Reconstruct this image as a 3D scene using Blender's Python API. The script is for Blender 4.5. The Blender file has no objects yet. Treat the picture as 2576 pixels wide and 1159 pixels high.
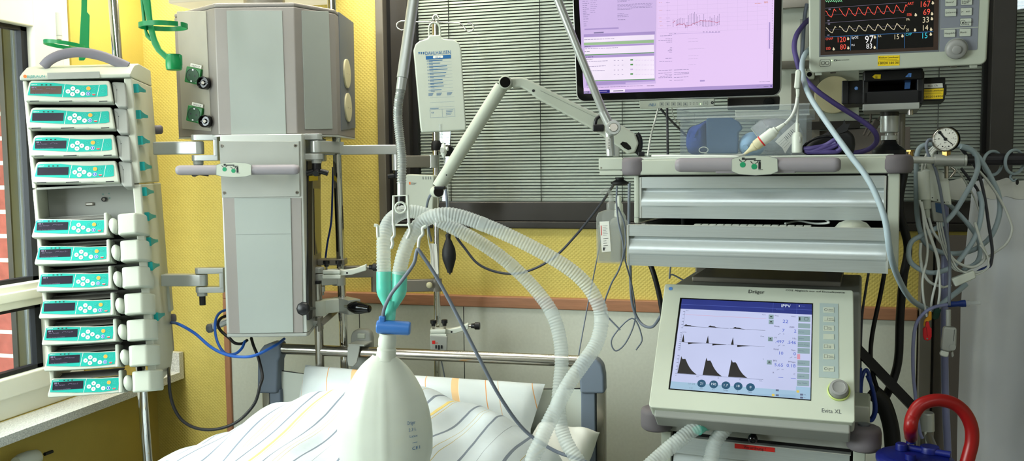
import bpy, bmesh, math, random
from math import sin, cos, pi, radians, sqrt, atan2
from mathutils import Vector as V, Matrix as M, Quaternion
random.seed(7)
COL = bpy.context.scene.collection

# ---------------------------------------------------------------- camera model (photo is 2576 x 1159)
FPX, PITCH, ROLL, YAW = 2200.0, .0715, -.0110, .263
EYE = V((0, 0, 1.57))
FW = V((-sin(YAW)*cos(PITCH), cos(YAW)*cos(PITCH), -sin(PITCH)))
RT = V((cos(YAW), sin(YAW), 0)); UP = RT.cross(FW)
RT, UP = RT*cos(ROLL)+UP*sin(ROLL), UP*cos(ROLL)-RT*sin(ROLL)
def ray(px, py): return FW + RT*((px-1288)/FPX) - UP*((py-579.5)/FPX)
def P(px, py, Z): return EYE + ray(px, py)*Z
def WY(px, py, y): d = ray(px, py); return EYE + d*(y/d.y)
def WX(px, py, x): d = ray(px, py); return EYE + d*(x/d.x)
def mpp(Z): return Z/FPX

# ---------------------------------------------------------------- materials
def lin(c):
    return c/12.92 if c <= .04045 else ((c+.055)/1.055)**2.4
def hexc(h):
    h = h.lstrip('#'); return tuple(lin(int(h[i:i+2], 16)/255) for i in (0, 2, 4))
_mats = {}
def mat(name, col, rough=.5, metal=0, bump=0, bscale=60, var=.06, vscale=9, alpha=1, trans=0, emit=0, ior=1.45, spec=.5, sss=0, coat=0, stretch=None):
    if name in _mats: return _mats[name]
    m = bpy.data.materials.new(name); m.use_nodes = True
    nt = m.node_tree; N = nt.nodes; L = nt.links
    b = N['Principled BSDF']; c = hexc(col) if isinstance(col, str) else col
    tc = N.new('ShaderNodeTexCoord'); nz = N.new('ShaderNodeTexNoise')
    nz.inputs['Scale'].default_value = vscale; nz.inputs['Detail'].default_value = 3
    src = tc.outputs['Object']
    if stretch:
        mp = N.new('ShaderNodeMapping'); mp.inputs['Scale'].default_value = stretch
        L.new(src, mp.inputs['Vector']); src = mp.outputs['Vector']
    L.new(src, nz.inputs['Vector'])
    rmp = N.new('ShaderNodeValToRGB'); e = rmp.color_ramp.elements
    e[0].position = .3; e[1].position = .7
    e[0].color = tuple(x*(1-var) for x in c)+(1,); e[1].color = tuple(min(1, x*(1+var)) for x in c)+(1,)
    L.new(nz.outputs['Fac'], rmp.inputs['Fac'])
    if emit:
        L.new(rmp.outputs['Color'], b.inputs['Emission Color']); b.inputs['Emission Strength'].default_value = emit
        b.inputs['Base Color'].default_value = (0.01, .01, .01, 1)
    else:
        L.new(rmp.outputs['Color'], b.inputs['Base Color'])
    b.inputs['Roughness'].default_value = rough; b.inputs['Metallic'].default_value = metal
    b.inputs['Specular IOR Level'].default_value = spec; b.inputs['IOR'].default_value = ior
    b.inputs['Alpha'].default_value = alpha; b.inputs['Transmission Weight'].default_value = trans
    if sss: b.inputs['Subsurface Weight'].default_value = sss; b.inputs['Subsurface Radius'].default_value = (.02, .02, .02)
    if coat: b.inputs['Coat Weight'].default_value = coat
    if bump:
        n2 = N.new('ShaderNodeTexNoise'); n2.inputs['Scale'].default_value = bscale
        L.new(src, n2.inputs['Vector'])
        bp = N.new('ShaderNodeBump'); bp.inputs['Strength'].default_value = bump; bp.inputs['Distance'].default_value = .003
        L.new(n2.outputs['Fac'], bp.inputs['Height']); L.new(bp.outputs['Normal'], b.inputs['Normal'])
    _mats[name] = m
    return m
def MT(k): return _mats[k]

# ---------------------------------------------------------------- frames
class Fr:
    """a local frame: x right, y away from the viewer, z up"""
    def __init__(s, o, yaw=0, tilt=0, roll=0):
        s.M = M.Translation(o) @ M.Rotation(radians(yaw), 4, 'Z') @ M.Rotation(radians(tilt), 4, 'X') @ M.Rotation(radians(roll), 4, 'Y')
        s.I = s.M.inverted()
        s.e = s.I @ EYE; s.R = s.I.to_3x3()
    def uv(s, px, py, y=0):
        d = s.R @ ray(px, py); t = (y-s.e.y)/d.y; p = s.e + d*t
        return (p.x, p.z)
    def l(s, px, py, y=0):
        u = s.uv(px, py, y); return V((u[0], y, u[1]))
    def poly(s, pts, y=0): return [s.uv(a, b, y) for a, b in pts]
    def p(s, px, py, Z): return s.I @ P(px, py, Z)
WF = Fr((0, 0, 0))

def bevelled(vs, fs, w, seg=2, only=None):
    bm = bmesh.new(); bv = [bm.verts.new(v) for v in vs]
    for f in fs:
        try: bm.faces.new([bv[i] for i in f])
        except ValueError: pass
    bm.normal_update()
    es = [e for e in bm.edges if e.is_manifold and e.calc_face_angle(0) > .5 and (only is None or only(e))]
    bmesh.ops.bevel(bm, geom=es, offset=w, segments=seg, affect='EDGES', profile=.5, clamp_overlap=True)
    bm.verts.index_update()
    r = [v.co.copy() for v in bm.verts], [[v.index for v in f.verts] for f in bm.faces]
    bm.free(); return r

_txt = {}; TM = {}; ORDER = []; LOCAL = {}
def text_mesh(s):
    if s in _txt: return _txt[s]
    cu = bpy.data.curves.new('t', 'FONT'); cu.body = s; cu.size = 1; cu.resolution_u = 2
    ob = bpy.data.objects.new('t', cu); COL.objects.link(ob)
    dg = bpy.context.evaluated_depsgraph_get(); me = ob.evaluated_get(dg).to_mesh()
    vs = [v.co.copy() for v in me.vertices]; fs = [list(p.vertices) for p in me.polygons]
    ob.evaluated_get(dg).to_mesh_clear(); bpy.data.objects.remove(ob); bpy.data.curves.remove(cu)
    if vs:
        x0 = min(v.x for v in vs); x1 = max(v.x for v in vs)
    else: x0 = x1 = 0
    _txt[s] = (vs, fs, x0, x1)
    return _txt[s]

def spline(pts, n=6, closed=False):
    pts = [V(p) for p in pts]; out = []; k = len(pts)
    if k < 3: return pts
    rng = k if closed else k-1
    for i in range(rng):
        p1, p2 = pts[i], pts[(i+1) % k]
        p0 = pts[i-1] if (i > 0 or closed) else p1*2-p2
        p3 = pts[(i+2) % k] if (i+2 < k or closed) else p2*2-p1
        for j in range(n):
            t = j/n
            out.append(.5*((2*p1)+(p2-p0)*t+(2*p0-5*p1+4*p2-p3)*t*t+(3*p1-p0-3*p2+p3)*t**3))
    if not closed: out.append(pts[-1])
    return out

class MB:
    def __init__(s): s.v = []; s.f = []; s.mi = []; s.sm = []; s.mats = []
    def m(s, name):
        if name not in s.mats: s.mats.append(name)
        return s.mats.index(name)
    def add(s, vs, fs, mt, smooth=False, T=None):
        k = len(s.v); i = s.m(mt)
        s.v += [tuple(T @ V(v)) for v in vs] if T else [tuple(v) for v in vs]
        for f in fs: s.f.append([k+j for j in f]); s.mi.append(i); s.sm.append(smooth)
        return s
    def box(s, x0, x1, y0, y1, z0, z1, mt, bev=0, seg=2, T=None):
        vs = [V((x, y, z)) for z in (z0, z1) for y in (y0, y1) for x in (x0, x1)]
        fs = [[0, 2, 3, 1], [4, 5, 7, 6], [0, 1, 5, 4], [2, 6, 7, 3], [0, 4, 6, 2], [1, 3, 7, 5]]
        if bev: vs, fs = bevelled(vs, fs, bev, seg)
        return s.add(vs, fs, mt, bool(bev), T)
    def prism(s, poly, y0, y1, mt, bev=0, seg=2, T=None, smooth=None):
        """polygon in local x,z extruded from y0 (front) to y1"""
        n = len(poly)
        a = sum(poly[i][0]*poly[(i+1) % n][1]-poly[(i+1) % n][0]*poly[i][1] for i in range(n))
        if a < 0: poly = poly[::-1]
        vs = [V((x, y0, z)) for x, z in poly]+[V((x, y1, z)) for x, z in poly]
        fs = [list(range(n)), list(range(2*n-1, n-1, -1))]+[[i, i+n, (i+1) % n+n, (i+1) % n] for i in range(n)]
        if bev: vs, fs = bevelled(vs, fs, bev, seg)
        return s.add(vs, fs, mt, bool(bev) if smooth is None else smooth, T)
    def xprism(s, poly_yz, x0, x1, mt, bev=0, seg=2, smooth=None):
        T = M(((0, 1, 0, 0), (1, 0, 0, 0), (0, 0, 1, 0), (0, 0, 0, 1)))
        return s.prism(poly_yz, x0, x1, mt, bev, seg, T, smooth)
    def zprism(s, poly_xy, z0, z1, mt, bev=0, seg=2, smooth=None):
        T = M(((1, 0, 0, 0), (0, 0, 1, 0), (0, 1, 0, 0), (0, 0, 0, 1)))
        return s.prism(poly_xy, z0, z1, mt, bev, seg, T, smooth)
    def face(s, poly, y, mt, T=None):
        n = len(poly)
        a = sum(poly[i][0]*poly[(i+1) % n][1]-poly[(i+1) % n][0]*poly[i][1] for i in range(n))
        if a < 0: poly = poly[::-1]
        return s.add([V((x, y, z)) for x, z in poly], [list(range(n))], mt, False, T)
    def rect(s, x0, z0, x1, z1, y, mt): return s.face([(x0, z0), (x1, z0), (x1, z1), (x0, z1)], y, mt)
    def disc(s, cx, cz, r, y, mt, n=20, rz=None):
        rz = rz or r
        return s.face([(cx+r*cos(2*pi*i/n), cz+rz*sin(2*pi*i/n)) for i in range(n)], y, mt)
    def ring(s, cx, cz, r0, r1, y, mt, n=20, a0=0, a1=2*pi):
        full = abs(a1-a0-2*pi) < 1e-6
        vs = []; fs = []
        for i in range(n+1):
            a = a0+(a1-a0)*i/n; vs += [(cx+r0*cos(a), y, cz+r0*sin(a)), (cx+r1*cos(a), y, cz+r1*sin(a))]
        for i in range(n): fs.append([2*i, 2*i+1, 2*i+3, 2*i+2])
        return s.add(vs, fs, mt)
    def line(s, pts, w, y, mt):
        for (ax, az), (bx, bz) in zip(pts, pts[1:]):
            dx, dz = bx-ax, bz-az; l = sqrt(dx*dx+dz*dz) or 1; nx, nz = -dz/l*w/2, dx/l*w/2; ex, ez = dx/l*w*.3, dz/l*w*.3
            s.face([(ax+nx-ex, az+nz-ez), (ax-nx-ex, az-nz-ez), (bx-nx+ex, bz-nz+ez), (bx+nx+ex, bz+nz+ez)], y, mt)
        return s
    def text(s, t, x, z, size, y, mt, align='l', sx=1, ang=0, width=None):
        vs, fs, x0, x1 = text_mesh(t)
        if not vs: return s
        if width: sx = width/((x1-x0)*size)
        off = {'l': x0, 'c': (x0+x1)/2, 'r': x1}[align]
        ca, sa = cos(ang), sin(ang); o = []
        for v in vs:
            a, b = (v.x-off)*size*sx, v.y*size
            o.append((x+a*ca-b*sa, y, z+a*sa+b*ca))
        return s.add(o, fs, mt)
    def tube(s, pts, r, mt, n=10, closed=False, caps=True, smooth=True, flat=None):
        pts = [V(p) for p in pts]; k = len(pts); rs = r if isinstance(r, (list, tuple)) else [r]*k
        tang = []
        for i in range(k):
            a = pts[i-1] if (i > 0 or closed) else pts[i]; b = pts[(i+1) % k] if (i < k-1 or closed) else pts[i]
            t = (b-a); tang.append(t.normalized() if t.length > 1e-9 else V((0, 0, 1)))
        ref = V((0, 0, 1)) if abs(tang[0].z) < .9 else V((1, 0, 0))
        u = tang[0].cross(ref).normalized(); vs = []; fs = []
        for i in range(k):
            if i: 
                q = tang[i-1].rotation_difference(tang[i]); u = q @ u
                u = (u-tang[i]*u.dot(tang[i])).normalized()
            w = tang[i].cross(u)
            for j in range(n):
                a = 2*pi*j/n; vs.append(pts[i]+(u*cos(a)+w*sin(a)*(flat or 1))*rs[i])
        m_ = k if closed else k-1
        for i in range(m_):
            for j in range(n):
                a = i*n+j; b = i*n+(j+1) % n; c = ((i+1) % k)*n+(j+1) % n; d = ((i+1) % k)*n+j
                fs.append([a, b, c, d])
        if caps and not closed: fs += [list(range(n))[::-1], list(range((k-1)*n, k*n))]
        return s.add(vs, fs, mt, smooth)
    def cyl(s, p0, p1, r, mt, r1=None, n=24, smooth=True, bev=0):
        p0, p1 = V(p0), V(p1); r1 = r if r1 is None else r1
        d = p1-p0; L = d.length
        if bev: prof = [(0, 0), (r-bev, 0), (r, bev), (r1, L-bev), (r1-bev, L), (0, L)]
        else: prof = [(0, 0), (r, 0), (r1, L), (0, L)]
        return s.lathe(prof, p0, d, mt, n, smooth)
    def lathe(s, prof, p0, axis, mt, n=24, smooth=True, sy=1, up=None):
        p0 = V(p0); ax = V(axis).normalized()
        ref = V(up) if up else (V((0, 0, 1)) if abs(ax.z) < .9 else V((1, 0, 0)))
        u = ax.cross(ref).normalized(); w = ax.cross(u); 
        k = s.m(mt); base = len(s.v); idx = []
        for r, h in prof:
            if r < 1e-7: idx.append([len(s.v)]); s.v.append(tuple(p0+ax*h))
            else:
                row = []
                for j in range(n):
                    a = 2*pi*j/n; row.append(len(s.v)); s.v.append(tuple(p0+ax*h+(u*cos(a)+w*sin(a)*sy)*r))
                idx.append(row)
        for i in range(len(prof)-1):
            A, B = idx[i], idx[i+1]
            # flat shading on sharp caps
            dr, dh = prof[i+1][0]-prof[i][0], prof[i+1][1]-prof[i][1]
            smf = smooth and abs(dh) > 1e-9
            for j in range(n):
                if len(A) == 1 and len(B) == 1: continue
                if len(A) == 1: f = [A[0], B[j], B[(j+1) % n]]
                elif len(B) == 1: f = [A[j], B[0], A[(j+1) % n]]
                else: f = [A[j], B[j], B[(j+1) % n], A[(j+1) % n]]
                s.f.append(f); s.mi.append(k); s.sm.append(smf)
        return s
    def ball(s, c, rx, ry, rz, mt, n=20, m=12, T=None):
        vs = []; fs = []; c = V(c)
        for i in range(m+1):
            t = pi*i/m
            for j in range(n):
                a = 2*pi*j/n; vs.append(c+V((rx*sin(t)*cos(a), ry*sin(t)*sin(a), rz*cos(t))))
        for i in range(m):
            for j in range(n): fs.append([i*n+j, (i+1)*n+j, (i+1)*n+(j+1) % n, i*n+(j+1) % n])
        return s.add(vs, fs, mt, True, T)
    def grid(s, fn, nu, nv, mt, smooth=True, two=False):
        vs = [fn(i/nu, j/nv) for j in range(nv+1) for i in range(nu+1)]
        fs = [[j*(nu+1)+i, j*(nu+1)+i+1, (j+1)*(nu+1)+i+1, (j+1)*(nu+1)+i] for j in range(nv) for i in range(nu)]
        return s.add(vs, fs, mt, smooth)
    def build(s, name, parent=None, recenter=False, sharp=50):
        me = bpy.data.meshes.new(name); o = bpy.data.objects.new(name, me)
        loc = V((0, 0, 0))
        if recenter:
            xs = [v[0] for v in s.v]; ys = [v[1] for v in s.v]; zs = [v[2] for v in s.v]
            loc = V(((min(xs)+max(xs))/2, (min(ys)+max(ys))/2, min(zs)))
            s.v = [(v[0]-loc.x, v[1]-loc.y, v[2]-loc.z) for v in s.v]
        me.from_pydata(s.v, [], s.f)
        for n in s.mats: me.materials.append(MT(n))
        me.polygons.foreach_set('material_index', s.mi); me.polygons.foreach_set('use_smooth', s.sm)
        bm = bmesh.new(); bm.from_mesh(me); bmesh.ops.recalc_face_normals(bm, faces=bm.faces)
        bmesh.ops.remove_doubles(bm, verts=bm.verts, dist=1e-6); bm.to_mesh(me); bm.free()
        try: me.set_sharp_from_angle(angle=radians(sharp))
        except Exception: pass
        me.update()
        if any(s.sm): w_ = o.modifiers.new('weighted_normals', 'WEIGHTED_NORMAL'); w_.keep_sharp = True
        COL.objects.link(o)
        ORDER.append(o)
        if parent: o.parent = parent
        else: o.location = loc
        return o
def tag(o, label, cat, group=None, kind=None):
    o['label'] = label; o['category'] = cat
    if group: o['group'] = group
    if kind: o['kind'] = kind
    return o
def thing(name, label, cat, fr, group=None):
    e = bpy.data.objects.new(name, None); COL.objects.link(e); e.empty_display_size = .05
    e.matrix_world = fr.M if isinstance(fr, Fr) else fr; TM[e.name] = e.matrix_world.copy() if False else M(fr.M if isinstance(fr, Fr) else fr)
    return tag(e, label, cat, group)
def struct(o):
    o['kind'] = 'structure'; return o
def solo(mb, name, label, cat, group=None, fr=None):
    o = mb.build(name, None, recenter=fr is None)
    if fr: o.matrix_world = fr.M
    return tag(o, label, cat, group)
def cable(name, label, cat, pts, r, mt, group=None, n=8, sub=6):
    mb = MB(); mb.tube(spline(pts, sub), r, mt, n)
    return solo(mb, name, label, cat, group)
def PP(lst, Z=None): 
    return [P(*a) if len(a) == 3 else P(a[0], a[1], Z) for a in lst]

def facet(A, B, parent=None):
    """frame on the vertical plane through A and B (x axis from A to B)"""
    A, B = V(A), V(B); return Fr(A, math.degrees(atan2(B.y-A.y, B.x-A.x)))
def part_in(mb, name, parent, fr):
    """build mb authored in world frame fr as a child of parent"""
    o = mb.build(name, parent); o.matrix_parent_inverse = M.Identity(4)
    o.matrix_local = TM[parent.name].inverted() @ fr.M; LOCAL[o.name] = TM[parent.name].inverted() @ fr.M
    return o
def dup(root, Mw, label, group=None):
    r = root.copy(); COL.objects.link(r); r.matrix_world = Mw; r['label'] = label
    if group: r['group'] = group
    for ch in list(root.children):
        c = ch.copy(); COL.objects.link(c); c.parent = r
        for g in list(ch.children):
            d = g.copy(); COL.objects.link(d); d.parent = c
    return r
def solve_y(fr, px, py, x, lo, hi):
    """depth y at which the ray through px,py meets local x"""
    f = lambda y: fr.uv(px, py, y)[0]-x
    a = f(lo)
    for _ in range(40):
        m_ = (lo+hi)/2
        if (f(m_) > 0) == (a > 0): lo = m_
        else: hi = m_
    return (lo+hi)/2
# ---------------------------------------------------------------- palette
mat('white_wall', '#d9d6c8', .7, bump=.1)
mat('ceiling_white', '#d8d6cc', .8)
mat('floor_vinyl', '#77796f', .35)
mat('panel_beige', '#cacdc0', .55, var=.03, vscale=120)
mat('dark_seam', '#2c2a26', .8)
mat('wood_trim', '#a5775a', .45, var=.12, vscale=14, stretch=(1, 8, 8))
mat('wood_trim_vertical', '#a5775a', .45, var=.12, vscale=14, stretch=(8, 8, 1))
mat('frame_grey', '#7f7b72', .38, .4, var=.05)
mat('frame_dark', '#3b3936', .4, .35, var=.08)
mat('frame_black', '#121212', .6)
mat('blind_slat', '#c3c8bd', .5, .1, var=.05, vscale=3)
mat('cord_dark', '#25272a', .7)
mat('beyond_dark', '#0e0f0f', .9)
mat('upvc_white', '#e6e6d8', .35, var=.02)
mat('granite', '#cfd1cc', .35, var=.3, vscale=240)
mat('gasket', '#14161c', .5)
mat('red_brick', '#8d4b42', .85, var=.2, vscale=30, bump=.6)
mat('mortar', '#cfc7b8', .9)
mat('lawn', '#6a7040', .95, var=.35, vscale=14, bump=.8)
mat('bark', '#7a6f58', .95, var=.3, vscale=25, bump=.9)
mat('alu', '#b4b8b5', .32, .45, var=.04)
mat('alu_light', '#bfc3be', .33, .4, var=.03)
mat('alu_brushed', '#c6cfd0', .33, .62, var=.05, vscale=40, stretch=(.4, 6, 30))
mat('steel', '#b0aca4', .24, 1, var=.05, vscale=20)
mat('chrome', '#d2d2d0', .07, 1, var=.02)
mat('black_plastic', '#16171a', .38, var=.1)
mat('black_gloss', '#08090c', .12, var=.1)
mat('black_rubber', '#131416', .6, var=.1)
mat('device_white', '#b1b7aa', .42, var=.02)
mat('device_warm', '#b9bcae', .45, var=.03)
mat('device_grey', '#989b95', .45, var=.03)
mat('pendant_panel', '#949b96', .5, var=.02)
mat('pendant_strip', '#8d8985', .45, .2, var=.03)
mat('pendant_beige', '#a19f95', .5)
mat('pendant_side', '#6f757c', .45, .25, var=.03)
mat('rack_handle', '#73717a', .5)
mat('handle_grey', '#8c888d', .5, var=.03)
mat('bumper_grey', '#6d686c', .62, var=.06)
mat('bed_grey', '#6f7a88', .5, var=.03)
mat('ink', '#15181c', .6)
mat('ink_grey', '#6a7070', .6)
mat('ink_blue', '#1c5f96', .6)
mat('ink_teal', '#1f8a86', .6)
mat('paper', '#dcdcd4', .7)
mat('orange_dot', '#e0702c', .5)
mat('teal_panel', '#12a193', .4, var=.03)
mat('teal_panel_light', '#3bb0a6', .4, var=.02)
mat('teal_clip', '#0c8f8b', .4)
mat('lcd_dark', '#262430', .25, var=.15)
mat('lcd_brown', '#57473f', .25, var=.15)
mat('lcd_text', '#b8a8d0', .5, emit=.55)
mat('key_white', '#e4e8e0', .45)
mat('key_amber', '#d79a3c', .45)
mat('key_blue', '#2a5fb4', .45)
mat('key_red', '#b8393c', .45)
mat('lid_grey', '#8e8d85', .2, .1, var=.08, vscale=20)
mat('socket_green', '#0f6b2c', .35, var=.08)
mat('socket_green_dark', '#07421b', .4)
mat('brass', '#a98a52', .3, 1)
mat('holder_green', '#0f8a4e', .35, var=.06, trans=.1)
mat('knob_green', '#1a8a5e', .4)
mat('cream', '#c0bb9a', .5)
mat('silicone', '#d0d6cb', .4, alpha=.88, sss=.4, var=.04)
mat('hose_clear', '#d6dedb', .4, alpha=.46, var=.03)
mat('teal_clear', '#6ad6c2', .25, alpha=.7, var=.05)
mat('plastic_white', '#ccd2c8', .38, var=.02)
mat('plastic_clear', '#c9d0cf', .12, alpha=.28)
mat('tray_clear', '#9aa7ad', .12, alpha=.17)
mat('bottle_clear', '#b9bdb7', .2, alpha=.34)
mat('liquid', '#a0a49b', .15, alpha=.4)
mat('blue_connector', '#3f74b8', .38, var=.03)
mat('cable_grey', '#6f7783', .5)
mat('cable_dark', '#3a3d44', .5)
mat('cable_blue', '#1d55a4', .45)
mat('cable_navy', '#16327a', .45)
mat('cable_black', '#0d0d0f', .5)
mat('cable_white', '#cdd2cd', .5)
mat('cable_pale', '#9fb0b8', .5)
mat('cable_purple', '#4a3f76', .5)
mat('lid_blue', '#0c1968', .4, var=.08)
mat('hose_red', '#8c1111', .35, var=.08)
mat('hose_violet', '#8489b0', .3, alpha=.75)
mat('clip_red', '#c8232a', .45)
mat('clip_yellow', '#e2a32c', .45)
mat('clip_green', '#0d3f30', .5)
mat('sticker_yellow', '#e6c81e', .5, var=.02)
mat('sticker_blue', '#5c8fd6', .5)
mat('tape_red', '#c0241c', .55)
mat('curtain_cloth', '#e2e6ec', .85, var=.08, vscale=5, bump=.25, bscale=30)
mat('curtain_hem', '#dddfda', .85, var=.05, vscale=5)
mat('taupe', '#6f6862', .6, var=.05)
mat('hose_ribbed', '#2e2c31', .5)
mat('cloth_blue', '#1f3f92', .85, var=.25, vscale=14, bump=.4, bscale=20)
mat('folder_blue', '#35557c', .6, var=.06)
mat('mask_blue', '#8cb6d8', .6, alpha=.9, var=.1)
mat('glow_warm', '#ffe6a8', .5, emit=28)
mat('lamp_shell', '#e8e2c0', .5, emit=.9)
mat('led_green', '#b4ff9a', .5, emit=3)
mat('pillow_cloth', '#d9dcd6', .85, var=.03, vscale=6, bump=.15, bscale=25)

def glass_mat(name, tint, refl=.08, rough=.02):
    m = bpy.data.materials.new(name); m.use_nodes = True; nt = m.node_tree; N = nt.nodes; L = nt.links
    N.remove(N['Principled BSDF'])
    t = N.new('ShaderNodeBsdfTransparent'); t.inputs[0].default_value = (*hexc(tint), 1)
    g = N.new('ShaderNodeBsdfGlossy'); g.inputs['Roughness'].default_value = rough; g.inputs['Color'].default_value = (.9, .95, 1, 1)
    lw = N.new('ShaderNodeLayerWeight'); lw.inputs['Blend'].default_value = .25
    mu = N.new('ShaderNodeMath'); mu.operation = 'MULTIPLY_ADD'; mu.inputs[1].default_value = .5; mu.inputs[2].default_value = refl
    L.new(lw.outputs['Fresnel'], mu.inputs[0])
    mx = N.new('ShaderNodeMixShader'); L.new(mu.outputs[0], mx.inputs['Fac']); L.new(t.outputs[0], mx.inputs[1]); L.new(g.outputs[0], mx.inputs[2])
    L.new(mx.outputs[0], N['Material Output'].inputs['Surface']); _mats[name] = m
glass_mat('pane_glass', '#fafcfc', .02); glass_mat('window_glass', '#f2f5f2', .02)
def wallpaper():
    m = bpy.data.materials.new('yellow_wallpaper'); m.use_nodes = True; nt = m.node_tree; N = nt.nodes; L = nt.links; b = N['Principled BSDF']
    tc = N.new('ShaderNodeTexCoord'); hs = []
    for ang in (.85, -.85):
        mp = N.new('ShaderNodeMapping'); mp.inputs['Rotation'].default_value = (0, ang, 0); L.new(tc.outputs['Object'], mp.inputs['Vector'])
        w = N.new('ShaderNodeTexWave'); w.inputs['Scale'].default_value = 36; w.inputs['Distortion'].default_value = .6
        L.new(mp.outputs['Vector'], w.inputs['Vector']); hs.append(w)
    mu = N.new('ShaderNodeMath'); mu.operation = 'MULTIPLY'; L.new(hs[0].outputs['Fac'], mu.inputs[0]); L.new(hs[1].outputs['Fac'], mu.inputs[1])
    bp = N.new('ShaderNodeBump'); bp.inputs['Strength'].default_value = .28; bp.inputs['Distance'].default_value = .003
    L.new(mu.outputs[0], bp.inputs['Height']); L.new(bp.outputs['Normal'], b.inputs['Normal'])
    nz = N.new('ShaderNodeTexNoise'); nz.inputs['Scale'].default_value = 3; L.new(tc.outputs['Object'], nz.inputs['Vector'])
    mx = N.new('ShaderNodeMix'); mx.data_type = 'RGBA'; mx.inputs[6].default_value = (*hexc('#cbb95f'), 1); mx.inputs[7].default_value = (*hexc('#d2c26c'), 1)
    L.new(nz.outputs['Fac'], mx.inputs[0]); L.new(mx.outputs[2], b.inputs['Base Color'])
    b.inputs['Roughness'].default_value = .6; _mats['yellow_wallpaper'] = m
wallpaper()
mat('yellow_paint', '#c6b25a', .6, var=.03, bump=.15, bscale=150)

# ---------------------------------------------------------------- room shell
D = 2.65; XL = -2.039; XR = 3.2; YF = -2.6; H = 2.75
mb = MB(); mb.box(XL-.3, XR, YF, D+.3, -.06, 0, 'floor_vinyl'); struct(mb.build('floor'))
mb = MB(); mb.box(XL-.3, XR, YF, D+.3, H, H+.08, 'ceiling_white'); struct(mb.build('ceiling'))
WX0, WX1, WZ0, WZ1 = -1.158, 1.7, 1.381, 2.6
mb = MB()
mb.box(XL-.07, WX0, D, D+.3, 0, H, 'yellow_wallpaper'); mb.box(WX0, WX1, D, D+.3, 0, WZ0, 'yellow_wallpaper')
mb.box(WX1, XR, D, D+.3, 0, H, 'yellow_wallpaper'); mb.box(WX0, WX1, D, D+.3, WZ1, H, 'yellow_wallpaper')
mb.box(WX0, WX1, D+.2, D+.3, WZ0, WZ1, 'beyond_dark')
struct(mb.build('wall_back'))
mb = MB(); mb.box(XR, XR+.1, YF, D+.3, 0, H, 'white_wall'); struct(mb.build('wall_right'))
mb = MB(); mb.box(XL-.3, XR, YF-.1, YF, 0, H, 'white_wall'); struct(mb.build('wall_front'))
# left wall with the big daylight window
GY0, GY1, GZ0, GZ1 = -.55, 2.31, .866, 2.28
mb = MB()
mb.box(XL-.07, XL, YF, D, 0, GZ0, 'yellow_paint'); mb.box(XL-.07, XL, YF, D, GZ1, H, 'yellow_paint')
mb.box(XL-.07, XL, YF, GY0, GZ0, GZ1, 'yellow_paint'); mb.box(XL-.07, XL, GY1, D, GZ0, GZ1, 'yellow_paint')
struct(mb.build('wall_left'))
# window_1: sash, frame, middle rail, glass, hinge (plane x = XL)
def xbox(mb, y0, y1, z0, z1, x0, x1, mt, bev=0): mb.box(x0, x1, y0, y1, z0, z1, mt, bev)
wn = MB()
gt = WX(75, 68, XL); gb = WX(100, 930, XL)
sy = gt.y; sz = gt.z
xbox(wn, sy+.11, GY1, GZ0+.0855, GZ1-.0005, XL-.065, XL-.005, 'upvc_white', .004)       # fixed frame upright
xbox(wn, GY0, sy+.1095, sz+.16, GZ1, XL-.065, XL-.005, 'upvc_white', .004)
xbox(wn, GY0, GY1, GZ0, GZ0+.085, XL-.065, XL-.005, 'upvc_white', .004)
xbox(wn, sy, sy+.115, .94, sz+.17, XL-.055, XL+.012, 'upvc_white', .005)   # sash upright
xbox(wn, GY0, sy+.005, sz, sz+.17, XL-.055, XL+.012, 'upvc_white', .005)
zb = WX(0, 955, XL).z
xbox(wn, GY0, sy+.005, .93, zb, XL-.055, XL+.012, 'upvc_white', .005)
m1, m2 = WX(0, 720, XL).z, WX(0, 783, XL).z
xbox(wn, GY0, sy+.005, m2, m1, XL-.055, XL+.012, 'upvc_white', .005)
xbox(wn, GY0, sy+.005, m2+.022, m1-.02, XL+.008, XL+.022, 'upvc_white', .004)
xbox(wn, GY1-.006, GY1-.0005, GZ0+.09, GZ1-.01, XL-.085, XL-.066, 'frame_grey')
w1 = struct(wn.build('window_1'))
g = MB()
for z in (m1, sz, zb, m2):
    s_ = .012 if z in (m1, zb) else -.012
    xbox(g, GY0, sy, min(z, z+s_), max(z, z+s_), XL-.035, XL-.012, 'gasket')
xbox(g, sy-.022, sy, zb, sz, XL-.035, XL-.012, 'gasket'); g.build('gasket', w1)
g = MB(); xbox(g, GY0, sy, zb, m2, XL-.03, XL-.026, 'window_glass'); xbox(g, GY0, sy, m1, sz, XL-.03, XL-.026, 'window_glass'); g.build('pane', w1)
g = MB(); h0 = WX(137, 33, XL); h1 = WX(142, 100, XL)
g.cyl((XL+.012, h0.y, h1.z), (XL+.012, h0.y, h0.z), .009, 'plastic_white', n=14); g.cyl((XL+.012, h0.y, h1.z+.01), (XL+.012, h0.y, h1.z+.012), .0095, 'device_grey', n=14); g.build('hinge', w1)
sl = MB(); xs = -1.921
sl.box(XL-.0, xs, -.7, D-.005, .84, .866, 'granite'); sl.box(XL, xs, D-.028, D-.005, .866, .935, 'granite')
o = sl.build('window_1_sill'); struct(o)
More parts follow.
